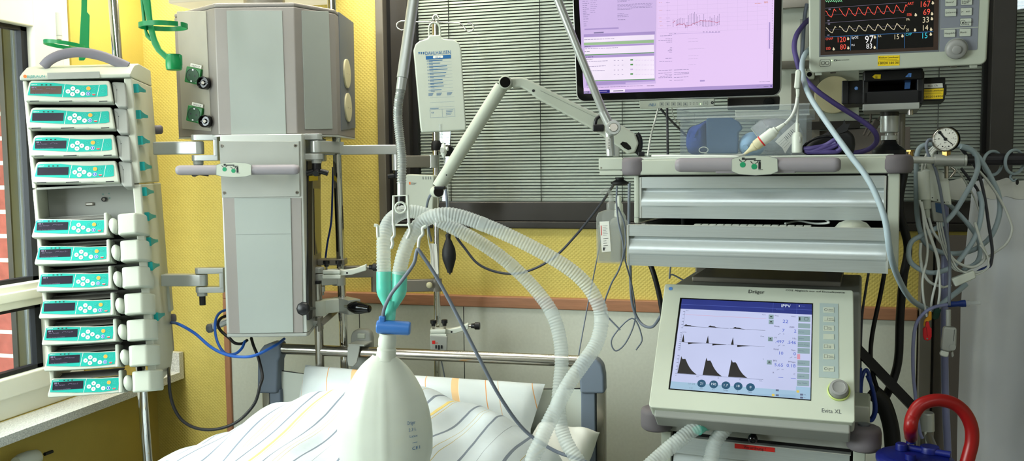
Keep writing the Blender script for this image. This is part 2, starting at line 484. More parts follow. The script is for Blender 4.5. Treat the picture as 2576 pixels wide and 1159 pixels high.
# outside
ot = MB(); ot.box(-14, XL-.35, -6, 12, .25, .3, 'lawn'); tag(ot.build('lawn'), 'rough green lawn outside the window', 'lawn', kind='structure')
def brick_pillar(px0, px1, dist, label):
    a = WX(px0, 500, XL-dist); b = WX(px1, 500, XL-dist); mb = MB()
    z = .3; k = 0
    while z < 2.9:
        mb.box(XL-dist-.24, XL-dist, min(a.y, b.y), max(a.y, b.y), z, z+.068, 'red_brick'); mb.box(XL-dist-.235, XL-dist-.004, min(a.y, b.y)+.002, max(a.y, b.y)-.002, z+.068, z+.082, 'mortar'); z += .082
    return solo(mb, 'brick_pillar', label, 'pillar', 'brick pillars outside')
brick_pillar(-14, 23, .9, 'red brick pillar outside seen nearest the pane edge of the lower window')
brick_pillar(57, 70, .30, 'narrow red brick pillar outside beside the window frame upright')
mat('rail_grey', '#83847c', .6); mat('rail_pale', '#aeb6c2', .5)
mb = MB()
for pa, pb, m_, x_ in ((25, 29, 'frame_dark', .27), (29, 53, 'rail_grey', .28), (53, 57.5, 'rail_pale', .27)):
    a = WX(pa, 500, XL-x_); b = WX(pb, 500, XL-x_); mb.box(XL-x_-.02, XL-x_, a.y, b.y, .5, 2.7, m_)
solo(mb, 'blind_guide_rail', 'grey aluminium blind guide rail upright outside the window', 'rail')
def tree(px, x, r, label):
    b = WX(px, 600, x); mb = MB(); rnd = random.Random(px+3)
    pts = [V((x, b.y, .28)), V((x+.05, b.y+.03, 1.2)), V((x-.05, b.y, 2.4)), V((x, b.y-.1, 4.2))]
    mb.tube(spline(pts, 8), [r*(1-.02*i) for i in range(25)], 'bark', 10)
    for i in range(46):
        z = rnd.uniform(.5, 3.2); q = V((x, b.y, z)); d = V((rnd.uniform(-1, 1), rnd.uniform(-1, 1), rnd.uniform(.1, .9))).normalized()
        L = rnd.uniform(.4, 1.1)
        mb.tube(spline([q, q+d*L*.5+V((0, 0, .05)), q+d*L], 4), [.02-.002*k for k in range(9)], 'bark', 5)
    return solo(mb, 'bare_tree', label, 'tree', 'trees outside')
tree(10, -4.2, .13, 'bare brown tree with thin twigs outside the window'); tree(-60, -6.5, .2, 'thicker bare tree farther out behind the lawn')
# back wall: lower panels, trims
TZ0, TZ1 = 1.131, 1.166; PX0 = -1.742; PXR = .462
mb = MB(); mb.box(PX0+.022, PXR, D-.018, D, .1, TZ0, 'panel_beige')
for px in (905, 1167): 
    x = WY(px, 830, D-.018).x; mb.box(x-.0012, x+.0012, D-.0185, D-.017, .1, TZ0, 'dark_seam')
struct(mb.build('wall_back_panelling'))
mb = MB(); mb.box(PX0, PXR, D-.026, D, TZ0, TZ1, 'wood_trim', .003); struct(mb.build('trim_1'))
mb = MB(); mb.box(PX0, PX0+.022, D-.026, D, .1, TZ0, 'wood_trim_vertical', .003); struct(mb.build('trim_2'))
mb = MB(); mb.box(XL, PXR, D-.016, D, 0, .1, 'frame_dark', .003); struct(mb.build('baseboard_back'))
# window_2: interior window with blinds between panes
wf = MB(); z0, zi = WZ0, 1.463
def wx(px): return WY(px, 400, D).x
f0 = WX0; xa = wx(974); xb = wx(989); xc = wx(1032); xd = wx(1044); xm0 = wx(2487); xm1 = wx(2547)
wf.box(f0, xa, D-.012, D+.06, z0, WZ1, 'frame_grey', .003)
wf.box(xa, xb, D+.02, D+.05, z0, WZ1, 'frame_black'); wf.box(xb, xc, D-.004, D+.06, z0, WZ1, 'frame_dark', .003); wf.box(xc, xd, D+.03, D+.06, z0, WZ1, 'frame_black')
wf.box(f0, WX1, D-.014, D+.06, z0, z0+.022, 'frame_dark', .003); wf.box(xb, WX1, D-.002, D+.06, z0+.022, zi, 'frame_dark', .003)
wf.box(xm0, xm1, D-.006, D+.06, zi-.02, WZ1, 'frame_dark', .003); wf.box(wx(2476), xm0, D+.03, D+.06, zi, WZ1, 'frame_black')
wf.box(f0, WX1, D-.01, D+.06, 2.5, WZ1, 'frame_dark')
w2 = struct(wf.build('window_2'))
g = MB(); g.box(xd-.01, xm0+.01, D+.035, D+.039, zi, 2.5, 'pane_glass'); g.box(xm1-.01, WX1, D+.035, D+.039, zi, 2.5, 'pane_glass'); g.build('pane', w2)
def blind(x0, x1, label, cords):
    mb = MB(); z = zi+.012; pitch = .00985
    while z < 2.5:
        y = D+.052; vs = []; hgt = .0080
        for t in (0, .25, .5, .75, 1): 
            for x in (x0, x1): vs.append((x, y+.004*t-.0016*sin(pi*t)*1.2, z+hgt*t))
        mb.add(vs, [[2*i, 2*i+1, 2*i+3, 2*i+2] for i in range(4)], 'blind_slat', True); z += pitch
    mb.box(x0, x1, D+.048, D+.060, zi, zi+.010, 'blind_slat', .002)
    b = solo(mb, 'window_blind', label, 'blind', 'blinds behind the glass of the interior window')
    inv = M.Translation(-b.location)
    for c in cords:
        if x0 < c < x1:
            m2_ = MB(); m2_.tube([inv @ V((c, D+.0455, zi)), inv @ V((c, D+.0455, 2.5))], .0013, 'cord_dark', 6); m2_.build('ladder_cord', b)
    return b
blind(xd-.01, xm0+.01, 'wide grey slatted blind behind the glass of the interior window, left of the dark mullion', [wx(1122), wx(1352), wx(1560), wx(2366), wx(1900)])
blind(xm1-.01, WX1, 'grey slatted blind behind the glass right of the dark mullion', [])
# dark door and its frame at the right
dr = MB(); dr.box(PXR+.004, PXR+.036, D-.03, D, 0, WZ0-.005, 'frame_grey', .003); dr.box(PXR+.044, 1.35, D-.012, D, 0.01, WZ0-.01, 'taupe', .003); dr.box(PXR+.036, PXR+.046, D-.01, D, 0, WZ0-.01, 'frame_black')
struct(dr.build('door_1'))

# ---------------------------------------------------------------- camera and light
cam = bpy.data.cameras.new('camera'); co = bpy.data.objects.new('camera', cam); COL.objects.link(co)
cam.sensor_width = 36; cam.sensor_fit = 'HORIZONTAL'; cam.lens = FPX*36/2576; cam.clip_start = .05
R3 = M((RT, UP, -FW)).transposed(); co.matrix_world = M.Translation(EYE) @ R3.to_4x4()
bpy.context.scene.camera = co
sc = bpy.context.scene
w = bpy.data.worlds.new('world'); sc.world = w; w.use_nodes = True
bg = w.node_tree.nodes['Background']; sk = w.node_tree.nodes.new('ShaderNodeTexSky'); sk.sky_type = 'HOSEK_WILKIE'; sk.turbidity = 6; sk.ground_albedo = .4
sk.sun_direction = V((.5, -.6, .6)).normalized()
w.node_tree.links.new(sk.outputs[0], bg.inputs[0]); bg.inputs[1].default_value = 5.0
def area(name, loc, target, sx, sy, power, col=(1, 1, 1), spread=180):
    l = bpy.data.lights.new(name, 'AREA'); l.shape = 'RECTANGLE'; l.size = sx; l.size_y = sy; l.energy = power; l.color = col; l.spread = radians(spread)
    o = bpy.data.objects.new(name, l); COL.objects.link(o); o.location = loc
    o.rotation_euler = (V(target)-V(loc)).to_track_quat('-Z', 'Y').to_euler(); return o
area('daylight', (XL-.55, .35, 1.75), (-1.25, 2.1, 1.12), 1.7, 1.3, 150, (.93, .99, 1))
area('daylight_low', (XL-.22, 1.6, 1.75), (XL+.1, 2.2, .86), .8, .5, 10, (.95, 1, 1), 90)  # extra lamp added outside the window to brighten the sill
area('bed_light_left', (-1.62, 2.40, 2.34), (-1.62, 2.62, 1.2), .6, .08, 5.5, (1, 1, .95), 150)
area('bed_light_right', (-.95, 2.46, 2.36), (-.95, 2.58, 1.0), .35, .08, 2.4, (1, .9, .7), 120)
area('ceiling_light_front', (-.6, .1, H-.03), (-.5, 1.2, 0), 1.6, .5, 16, (.95, 1, 1))  # added soft general fill under the ceiling, no fixture modelled
area('ceiling_light_rear', (1.7, -1.5, H-.03), (1.2, -1.0, 0), 1.4, .5, 36, (.94, 1, 1))  # added behind the camera so the metal fronts catch highlights
area('ceiling_light_back', (-1.1, 1.95, H-.03), (-1.1, 2.4, 0), 1.4, .22, 20, (1, .98, .9))  # added fill strip under the ceiling to brighten the back wall
try:
    sc.view_settings.view_transform = 'Standard'; sc.view_settings.look = 'None'; sc.view_settings.exposure = -.02; sc.view_settings.gamma = .94
except Exception: pass
sc.cycles.max_bounces = 8; sc.cycles.transparent_max_bounces = 24
sc.cycles.use_denoising = True
# ================================================================ infusion tower with its pumps
TY, TR_ = 26, -2.2
o1 = P(64, 254, 2.2)
FT = Fr(o1, TY, 0, TR_)
YB = .022                                     # front rim of the tower behind the pump faces
xl = FT.uv(57, 215, YB)[0]; xr = FT.uv(333, 215, YB)[0]
zt = FT.uv(200, 199, YB)[1]; zm = FT.uv(330, 462, YB)[1]; zb_ = FT.uv(345, 975, YB)[1]
yb1 = solve_y(FT, 392, 340, xr, .03, .5); yb2 = solve_y(FT, 412, 560, xr, .03, .6)
FTB = Fr(FT.M @ V(((xl+xr)/2, .1, zb_)), TY, 0, TR_)
tower = thing('infusion_rack', 'tall grey pump rack with arched handle holding eleven infusion pumps', 'pump rack', FTB)
def tp(mb, name, parent=tower): return part_in(mb, name, parent, FT) if parent is tower else mb
pw = FT.uv(312, 215, YB)[0]
mb = MB()
mb.box(pw, xr, YB, yb1, zm, zt, 'device_warm', .004); mb.box(xl, xl+.011, YB, yb1, zm, zt, 'device_warm', .003)
mb.box(xl+.005, xr-.005, yb1-.02, yb1, zm, zt, 'device_grey')
mb.box(pw, xr+.001, YB, yb2, zb_+.07, zm-.002, 'device_warm', .004); mb.box(xl, xl+.011, YB, yb2, zb_+.03, zm-.002, 'device_warm', .003)
mb.box(xl+.005, xr-.005, YB+.085, yb2, zb_+.05, zm-.002, 'device_grey')
mb.xprism([(YB, zb_+.0), (YB, zb_+.08), (yb2, zb_+.08), (yb2, zb_+.06), (yb2-.07, zb_)], pw, xr+.001, 'device_warm', .003)
tp(mb, 'housing')
mb = MB(); lip = FT.uv(200, 188, YB-.01)[1]
prof = [(YB-.012, zt), (YB-.012, lip), (YB+.01, lip+.012), (YB+.045, lip+.028), (YB+.1, lip+.038), (yb1, lip+.036), (yb1, zt)]
mb.xprism(prof, xl-.002, xr, 'device_white', .003)
tp(mb, 'top_cover')
mb = MB(); a = FT.uv(118, 183, YB-.013); b = FT.uv(252, 196, YB-.013); mb.box(a[0], b[0], YB-.0135, YB-.012, b[1], a[1], 'device_grey', .001); tp(mb, 'label_recess')
mb = MB(); a = FT.uv(63, 192, YB-.0125)
mb.disc(a[0], a[1], .0042, YB-.0125, 'orange_dot'); c_ = FT.uv(69, 195, YB-.0125); mb.text('B|BRAUN', c_[0], c_[1]-.001, .0095, YB-.0125, 'ink_teal', width=.041); tp(mb, 'brand_lettering')
mb = MB(); hp = [FT.uv(*q, .06) for q in ((109, 168), (124, 152), (150, 139), (185, 132), (218, 133), (256, 141), (290, 154), (322, 168))]
mb.tube(spline([V((x, .06, z)) for x, z in hp], 5), .0072, 'rack_handle', 12, flat=1.8); tp(mb, 'carry_handle')
# empty slot: back plate, socket and lock
mb = MB(); s0 = FT.uv(200, 470, .1)[1]; s1 = FT.uv(200, 560, .1)[1]
mb.box(xl+.012, pw, .098, .1, s1-.03, s0+.01, 'device_grey'); mb.box(xl+.012, pw, .02, .1, s0-.002, s0+.004, 'device_grey', .001)
q = FT.uv(226, 513, .097); mb.box(q[0]-.011, q[0]+.011, .094, .098, q[1]-.0045, q[1]+.0045, 'frame_grey', .003); mb.box(q[0]-.008, q[0]+.007, .0935, .095, q[1]-.002, q[1]+.002, 'paper', .0008)
q = FT.uv(262, 501, .097); mb.cyl((q[0], .098, q[1]), (q[0], .093, q[1]), .0062, 'black_plastic'); mb.cyl((q[0], .093, q[1]), (q[0], .0925, q[1]), .0036, 'frame_grey')
for dx, dz in ((-.002, .012), (.013, .013), (.014, .001)): mb.text('*', q[0]+dx, q[1]+dz-.004, .011, .0972, 'ink_teal', 'c')
tp(mb, 'slot_plate')
for bx, by in ((336, 222), (342, 288), (347, 353), (352, 418), (357, 482), (363, 545), (368, 608), (372, 670), (386, 797)):
    mb = MB(); y0 = solve_y(FT, bx, by, xr, .02, .4); z = FT.uv(bx, by, y0)[1]
    h = .0115; L = .062
    vs = []
    for yy, hh, xx, th in ((0, h, 0, .012), (.02, h*.62, .006, .010), (.042, .0042, .013, .008), (L-.004, .0036, .018, .007), (L, .0026, .019, .006)):
        for sx_, sz_ in ((0, -1), (1, -1), (1, 1), (0, 1)): vs.append((xr+xx*.6+sx_*th, y0+yy, z+sz_*hh-yy*.05))
    fs = [[0, 1, 2, 3], [16, 19, 18, 17]]
    for i in range(4):
        for j in range(4): fs.append([i*4+j, i*4+(j+1) % 4, i*4+4+(j+1) % 4, i*4+4+j])
    mb.add(vs, fs, 'teal_clip'); tp(mb, 'tubing_clip')
mb = MB(); q = FT.uv(432, 738, yb2-.01); mb.box(q[0]-.012, q[0]+.0, yb2-.04, yb2+.0, q[1]-.05, q[1]+.03, 'device_white', .003)
q2 = FT.uv(434, 830, yb2-.004); mb.box(q2[0]-.006, q2[0], yb2-.02, yb2, q2[1]-.06, q2[1]+.03, 'frame_grey', .001); tp(mb, 'rear_latch')
for px, py in ((404, 326), (438, 800)):
    mb = MB(); q = FT.l(px-6, py, yb2); mb.cyl(q+V((-.012, 0, 0)), q+V((.012, 0, 0)), .013, 'bumper_grey', bev=.004); tp(mb, 'clamp_knob')

def keys(mb, c, fr, ks, y):
    for x, yy, r, k in ks:
        u = fr.uv(*c(x, yy)); 
        if k == 'o': mb.ring(u[0], u[1], r*.82, r, y, 'teal_panel_light', 16); mb.ring(u[0], u[1], r*.2, r*.42, y, 'teal_panel_light', 8)
        elif k == 'w': mb.disc(u[0], u[1], r, y, 'key_white', 16); mb.disc(u[0], u[1], r*.3, y-.0002, 'ink_grey', 6)
        elif k == 'a': mb.disc(u[0], u[1], r*1.08, y, 'teal_panel_light', 16); mb.disc(u[0], u[1], r*.92, y-.0002, 'key_amber', 16)
        elif k == 'b': mb.disc(u[0], u[1], r, y, 'key_white', 16); mb.disc(u[0], u[1], r*.86, y-.0002, 'key_blue', 16); mb.rect(u[0]-r*.18, u[1]-r*.5, u[0]+r*.18, u[1]+r*.5, y-.0004, 'key_white')
        elif k == 'r': mb.ring(u[0], u[1], r*.84, r, y, 'teal_panel_light', 16); mb.face([(u[0]+r*.85*cos(t), u[1]+r*.85*sin(t)) for t in [pi+pi*i/8 for i in range(9)]], y-.0002, 'key_red'); mb.rect(u[0]-r*.75, u[1]-r*.12, u[0]+r*.75, u[1]+r*.02, y-.0004, 'key_white')
def lcd_text(mb, c, fr, x0, y0, x1, y1, y, full):
    a = fr.uv(*c(x0, y0)); b = fr.uv(*c(x1, y1)); w = b[0]-a[0]; h = a[1]-b[1]
    mb.rect(a[0]+w*.04, a[1]-h*.27, a[0]+w*.13, a[1]-h*.1, y, 'lcd_text'); mb.rect(a[0]+w*.16, a[1]-h*.27, a[0]+w*.19, a[1]-h*.12, y, 'lcd_text')
    if full:
        mb.text('Alte Therapie:', a[0]+w*.06, a[1]-h*.47, h*.2, y, 'lcd_text', width=w*.34)
        mb.line([(a[0]+w*.5, a[1]-h*.42), (a[0]+w*.53, a[1]-h*.33), (a[0]+w*.62, a[1]-h*.33), (a[0]+w*.63, a[1]-h*.42)], h*.03, y, 'lcd_text')
        mb.text(full, a[0]+w*.66, a[1]-h*.45, h*.18, y, 'lcd_text')
    mb.text('(RESTO)'[:0] or 'OK', a[0]+w*.04, a[1]-h*.93, h*.18, y, 'lcd_text'); mb.text('Pumpe einschalten', a[0]+w*.15, a[1]-h*.93, h*.19, y, 'lcd_text', width=w*.44)

PT = -13
FI = Fr(o1, TY, PT, TR_)
c1 = lambda x, y: (40+x/6.779, 180+y/6.779)
def volumetric(lbl, txt, lcd, root_M):
    e = thing('infusion_pump', lbl, 'infusion pump', root_M, 'volumetric infusion pumps in the upper half of the rack')
    face = FI.poly([c1(*q) for q in ((150, 505), (175, 380), (215, 190), (250, 152), (300, 146), (1590, 150), (1625, 330), (1655, 522), (1000, 515))])
    mb = MB(); mb.prism(face, 0, .03, 'device_white', .005); x0 = face[0][0]; x1 = face[7][0]; ztp = face[5][1]
    mb.box(x0+.012, x1-.002, .03, .15, .004, ztp-.004, 'black_rubber')  # body block coloured black to paint the shade in the gaps between pumps
    for a_, b_ in ((235, 395), (735, 960), (1420, 1560)): 
        u = FI.uv(*c1(a_, 508)); v = FI.uv(*c1(b_, 508)); mb.rect(u[0], u[1]-.0012, v[0], u[1]+.0012, -.0006, 'ink')
    u = FI.uv(*c1(1000, 508)); v = FI.uv(*c1(1210, 508)); mb.rect(u[0], u[1]-.0018, v[0], u[1]+.0015, -.0006, 'device_grey')
    mb.build('housing', e)
    mb = MB(); d = FI.poly([c1(*q) for q in ((1615, 152), (1700, 152), (1850, 165), (1872, 400), (1880, 592), (1720, 590), (1668, 525), (1640, 330))])
    mb.prism(d, .008, .05, 'device_grey', .004); u = FI.uv(*c1(1708, 298)); mb.rect(u[0]-.001, u[1]-.001, u[0]+.001, u[1]+.001, .0072, 'ink')
    mb.line(FI.poly([c1(*q) for q in ((1625, 190), (1690, 240), (1708, 330), (1705, 520))]), .0006, .0072, 'ink_grey'); mb.build('door_latch', e)
    pan = MB(); pan.face(FI.poly([c1(*q) for q in ((255, 200), (300, 194), (440, 190), (640, 193), (830, 215), (1000, 230), (1150, 236), (1420, 228), (1540, 222), (1558, 245), (1562, 410), (1500, 424), (1200, 437), (1000, 440), (800, 435), (205, 402), (205, 385))]), -.0008, 'teal_panel')
    for a_, b_ in (((843, 215), (795, 435)), ((1425, 235), (1385, 430))): pan.line([FI.uv(*c1(*a_)), FI.uv(*c1(*b_))], .0009, -.0012, 'key_white')
    r = .0056
    keys(pan, c1, FI, [(975, 292, r, 'w'), (892, 340, r, 'w'), (1050, 340, r, 'w'), (968, 388, r, 'w'), (1142, 382, r, 'w'), (1145, 290, r, 'o'), (1240, 290, r, 'a'), (1333, 290, r, 'o'), (1235, 380, r*.9, 'b'), (1330, 383, r*.9, 'r'), (1487, 330, r, 'o')], -.0014)
    u = FI.uv(*c1(270, 238)); pan.text('B|BRAUN', u[0], u[1]+.0005, .0032, -.0012, 'key_white')
    for x in (445, 520, 595): u = FI.uv(*c1(x, 229)); pan.rect(u[0]-.002, u[1]-.0012, u[0]+.002, u[1]+.0012, -.0012, 'ink')
    pan.build('control_panel', e)
    ld = MB(); ld.face(FI.poly([c1(*q) for q in ((250, 250), (785, 250), (775, 383), (245, 380))]), -.0014, lcd)
    if txt is not None: lcd_text(ld, c1, FI, 250, 250, 780, 381, -.0018, txt)
    ld.build('display', e)
    return e
vol = [((64, 254), 'topmost infusion pump in the rack with faint violet text on a brown display', 'Nor23', 'lcd_brown'), ((69, 322), 'second infusion pump from the top of the rack, its display blank', None, 'lcd_dark'),
       ((76, 392), 'third infusion pump from the top with violet text on its dark display', 'No', 'lcd_dark'), ((82, 459), 'fourth infusion pump from the top, blank display, just above the empty slot', None, 'lcd_dark')]
for (px, py), lbl, txt, lcd in vol:
    u = FT.uv(px, py, 0); volumetric(lbl, txt, lcd, FT.M @ M.Translation(V((u[0], 0, u[1]))) @ M.Rotation(radians(PT), 4, 'X') if False else Fr(FT.M @ V((u[0], 0, u[1])), TY, PT, TR_).M)
# syringe pumps
u5 = FT.uv(80, 599, 0); o5 = FT.M @ V((u5[0], 0, u5[1]))
FS = Fr(o5, TY, PT, TR_)
c2 = lambda x, y: (60+x/6.44, 440+y/6.44)
def syringe(lbl, txt, lcd, Mw):
    e = thing('syringe_pump', lbl, 'syringe pump', Mw, 'syringe pumps in the lower half of the rack')
    face = FS.poly([c2(*q) for q in ((122, 1000), (150, 900), (195, 745), (215, 720), (760, 728), (1010, 738), (1320, 728), (1392, 985), (700, 1015), (135, 1030))])
    mb = MB(); mb.prism(face, 0, .05, 'device_white', .004)
    x0, x1 = face[0][0], FS.uv(*c2(1330, 700))[0]; zl = FS.uv(*c2(760, 728))[1]
    mb.box(x0+.014, x1, .02, .13, .008, zl-.002, 'device_grey', .003); mb.box(x0+.012, x1+.07, .05, .13, .0, zl-.004, 'black_rubber')  # black block at the back paints the shade between the stacked pumps
    u = FS.uv(*c2(1345, 640)); v = FS.uv(*c2(1395, 985)); mb.box(u[0]-.007, v[0]-.004, -.004, .05, v[1], zl+.012, 'device_white', .003)
    mb.build('housing', e)
    ld = MB(); za = zl-.001; ld.add([(x0+.02, .004, za), (x1-.004, .004, za), (x1-.002, .06, za+.018), (x0+.02, .06, za+.018)], [[0, 1, 2, 3]], 'lid_grey')
    ld.tube([V((x0+.018, .003, za)), V((x0+.018, .06, za+.019)), V((x1-.003, .06, za+.019))], .0014, 'device_grey', 6); ld.build('syringe_lid', e)
    pan = MB(); pan.face(FS.poly([c2(*q) for q in ((200, 755), (235, 744), (560, 738), (760, 747), (1000, 752), (1300, 745), (1318, 765), (1285, 940), (1000, 966), (600, 962), (170, 942), (170, 925))]), -.0008, 'teal_panel')
    pan.line([FS.uv(*c2(772, 747)), FS.uv(*c2(722, 963))], .0009, -.0012, 'key_white')
    r = .0053
    keys(pan, c2, FS, [(890, 822, r, 'w'), (812, 872, r, 'w'), (962, 865, r, 'w'), (885, 912, r, 'w'), (1047, 905, r, 'w'), (1052, 815, r, 'o'), (1140, 815, r, 'a'), (1228, 810, r, 'o'), (1133, 903, r*.9, 'b'), (1225, 905, r*.9, 'r')], -.0014)
    u = FS.uv(*c2(225, 770)); pan.text('B|BRAUN', u[0], u[1], .0032, -.0012, 'key_white')
    for x in (405, 470, 535): u = FS.uv(*c2(x, 760)); pan.rect(u[0]-.002, u[1]-.0012, u[0]+.002, u[1]+.0012, -.0012, 'ink')
    pan.build('control_panel', e)
    d = MB(); d.face(FS.poly([c2(*q) for q in ((218, 785), (720, 775), (712, 900), (207, 912))]), -.0014, lcd)
    if txt is not None: lcd_text(d, c2, FS, 220, 780, 715, 903, -.0018, txt)
    d.build('display', e)
    h = MB(); a = FS.uv(*c2(1452, 836)); h.lathe([(0, -.012), (.006, -.0115), (.0105, -.008), (.012, 0), (.012, .02), (0, .02)], V((a[0]+.001, .0, a[1])), (0, 1, 0), 'device_white', 20, up=(0, 0, 1), sy=1.85 if False else 1)
    for i, v_ in enumerate(h.v): h.v[i] = (v_[0]+(v_[2]-a[1])*-.18, v_[1], a[1]+(v_[2]-a[1])*1.75)
    h.build('syringe_clamp', e)
    b = MB(); p0 = FS.uv(*c2(1520, 640), -.012); p1 = FS.uv(*c2(1850, 965), -.012)
    oct_ = []
    xa_, xb_ = p0[0]-.003, p0[0]+.060; zc = (p0[1]+p1[1])/2; hz = abs(p0[1]-p1[1])/2
    b.zprism([(xa_, -.004), (xa_+.006, -.014), (xb_-.016, -.018), (xb_, .004), (xb_+.006, .035), (xb_+.004, .06), (xa_, .06)], zc-hz, zc+hz, 'device_white', .012, 3)
    b.build('drive_head', e)
    k = MB(); k.box(x1-.004, xa_+.02, .02, .05, zc+.004, zc+.014, 'device_grey', .003); k.cyl((x1, .03, zc-.012), (xa_+.01, .03, zc-.012), .004, 'device_grey', n=10); k.build('drive_arm', e)
    return e
syr = [((80, 597), 'topmost syringe pump with round drive head, just below the empty slot', 'Nor250', 'lcd_dark'), ((87, 665), 'second syringe pump below the empty slot, display lit with text', 'Heor 25.1', 'lcd_dark'),
       ((92, 733), 'third syringe pump below the empty slot, display showing only one line', '', 'lcd_dark'), ((98, 801), 'middle syringe pump of the seven, with a blank dark display', None, 'lcd_dark'),
       ((105, 868), 'third syringe pump from the bottom, beside the lowest teal clip', 'Prop 2%', 'lcd_dark'), ((111, 933), 'second syringe pump from the bottom of the rack', 'Paracet', 'lcd_dark'), ((120, 999), 'lowest syringe pump, above the chrome pole end of the rack', 'Nora 5', 'lcd_dark')]
for (px, py), lbl, txt, lcd in syr:
    u = FT.uv(px, py, 0); syringe(lbl, txt, lcd, Fr(FT.M @ V((u[0], 0, u[1])), TY, PT, TR_).M)
# chrome pole behind the rack
a, b = P(289, 60, 2.47), P(369, 1130, 2.49); d = b-a
mb = MB(); mb.cyl(a+d*((H-.02-a.z)/d.z), a+d*((.02-a.z)/d.z), .0135, 'chrome', n=28); solo(mb, 'rack_pole', 'chrome pole running up behind the pump rack', 'pole')
# green bottle holders
FG = Fr(P(205, 150, 2.36), 40)
e = thing('bottle_holder', 'green plastic infusion bottle holder seen edge-on above the arched handle of the pump rack', 'bottle holder', FG, 'green bottle holders')
mb = MB(); mb.prism(FG.poly([(207, -120), (221, -120), (219, 30), (226, 38), (224, 118), (228, 125), (212, 152), (198, 152), (199, 118), (204, 30)]), -.004, .006, 'holder_green', .002); mb.build('arm', e)
mb = MB(); r = FG.uv(205, 118); 
q_ = [V((r[0]-.040+.048*cos(t), .048*sin(t), r[1]+.003-.006*cos(t))) for t in [2*pi*.96*i/40 for i in range(41)]]; vs = []
for k_ in q_: n_ = V((k_.x-r[0]+.040, k_.y, 0)).normalized(); vs += [k_+V((0, 0, -.005)), k_+n_*.003+V((0, 0, -.005)), k_+n_*.003+V((0, 0, .005)), k_+V((0, 0, .005))]
mb.add(vs, [[0, 1, 2, 3], [160, 163, 162, 161]]+[[i*4+j, i*4+(j+1) % 4, i*4+4+(j+1) % 4, i*4+4+j] for i in range(40) for j in range(4)], 'holder_green')
mb.build('ring', e)
FG2 = Fr(P(435, 170, 2.12), 15)
e = thing('bottle_holder', 'green plastic infusion bottle holder with open ring and cup in front of the ceiling column', 'bottle holder', FG2, 'green bottle holders')
mb = MB(); mb.prism(FG2.poly([(346, -60), (372, -60), (384, 60), (393, 95), (405, 122), (438, 152), (432, 162), (424, 158), (394, 130), (383, 112), (377, 90), (366, 35)]), -.004, .005, 'holder_green', .0025)
mb.prism(FG2.poly([(352, -20), (358, -20), (370, 78), (378, 92), (384, 98), (378, 104), (366, 92), (358, 50)]), -.003, .004, 'holder_green', .002); mb.build('arm', e)
cx, cz = FG2.uv(419, 69); mb = MB()
pts = [V((cx+.0535*cos(t), -.045*sin(t)-.02, cz+.0005)) for t in [.62+2*pi*.97*i/40 for i in range(41)]]
for q in pts: q.z += 0
vs = []; 
for q in pts:
    n_ = V((q.x-cx, q.y+.02, 0)).normalized()
    vs += [q+V((0, 0, -.0055)), q+n_*.003+V((0, 0, -.0055)), q+n_*.003+V((0, 0, .0055)), q+V((0, 0, .0055))]
fs = [[0, 1, 2, 3], [160, 163, 162, 161]]+[[i*4+j, i*4+(j+1) % 4, i*4+4+(j+1) % 4, i*4+4+j] for i in range(40) for j in range(4)]
mb.add(vs, fs, 'holder_green'); mb.build('ring', e)
mb = MB(); q = FG2.l(438, 176, -.01)
mb.lathe([(0, .004), (.017, 0), (.019, .006), (.019, .022), (.0155, .034), (.0175, .037), (.0135, .037), (.012, .02), (0, .02)], q, (0, 0, 1), 'holder_green', 24)
mb.box(q.x+.014, q.x+.020, -.016, -.006, q.z+.01, q.z+.036, 'holder_green', .002); mb.build('cup', e)
# ================================================================ ceiling supply column (pendant)
A0 = P(545, 330, 2.35)
FP = Fr((A0.x, A0.y, P(660, 850, 2.37).z), 15, 0, 0)
pend = thing('medical_supply_unit', 'large grey ceiling supply column with two green sockets and a grey grab handle', 'supply column', FP)
def pp(mb, name, fr=FP, par=pend): 
    return part_in(mb, name, par, fr)
def lp(px, py, Z): v = FP.p(px, py, Z); return (v.x, v.y)
zt_ = FP.p(540, 21, 2.35).z; zb2 = FP.p(552, 339, 2.35).z
pl = [lp(443, 180, 2.50), lp(545, 180, 2.35), lp(744, 180, 2.35), lp(846, 180, 2.46), lp(890, 180, 2.70)]
pl.append((pl[0][0]+.03, pl[4][1])); 
mb = MB(); mb.zprism(pl, zb2, zt_, 'pendant_strip', .003)
hd = pp(mb, 'head')
def facet_fr(i, j): return facet(FP.M @ V((pl[i][0], pl[i][1], 0)), FP.M @ V((pl[j][0], pl[j][1], 0)))
fl, fc, fr_, fs = facet_fr(0, 1), facet_fr(1, 2), facet_fr(2, 3), facet_fr(3, 4)
mb = MB(); mb.zprism([(x*1.0, y) for x, y in pl], zt_, zt_+.012, 'pendant_strip', .004); pp(mb, 'edge_cap'); mb = MB(); mb.zprism(pl, zb2-.004, zb2, 'alu_light'); pp(mb, 'bottom_plate')
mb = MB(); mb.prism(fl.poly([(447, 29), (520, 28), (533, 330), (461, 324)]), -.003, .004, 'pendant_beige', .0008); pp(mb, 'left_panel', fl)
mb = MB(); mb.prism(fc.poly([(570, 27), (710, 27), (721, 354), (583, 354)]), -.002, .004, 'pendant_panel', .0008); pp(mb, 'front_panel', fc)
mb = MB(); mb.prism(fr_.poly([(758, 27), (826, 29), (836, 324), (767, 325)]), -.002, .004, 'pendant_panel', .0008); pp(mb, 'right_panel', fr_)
mb = MB(); mb.prism(fs.poly([(851, 30), (888, 57), (893, 322), (858, 328)]), -.002, .004, 'pendant_side', .0008); pp(mb, 'side_panel', fs)
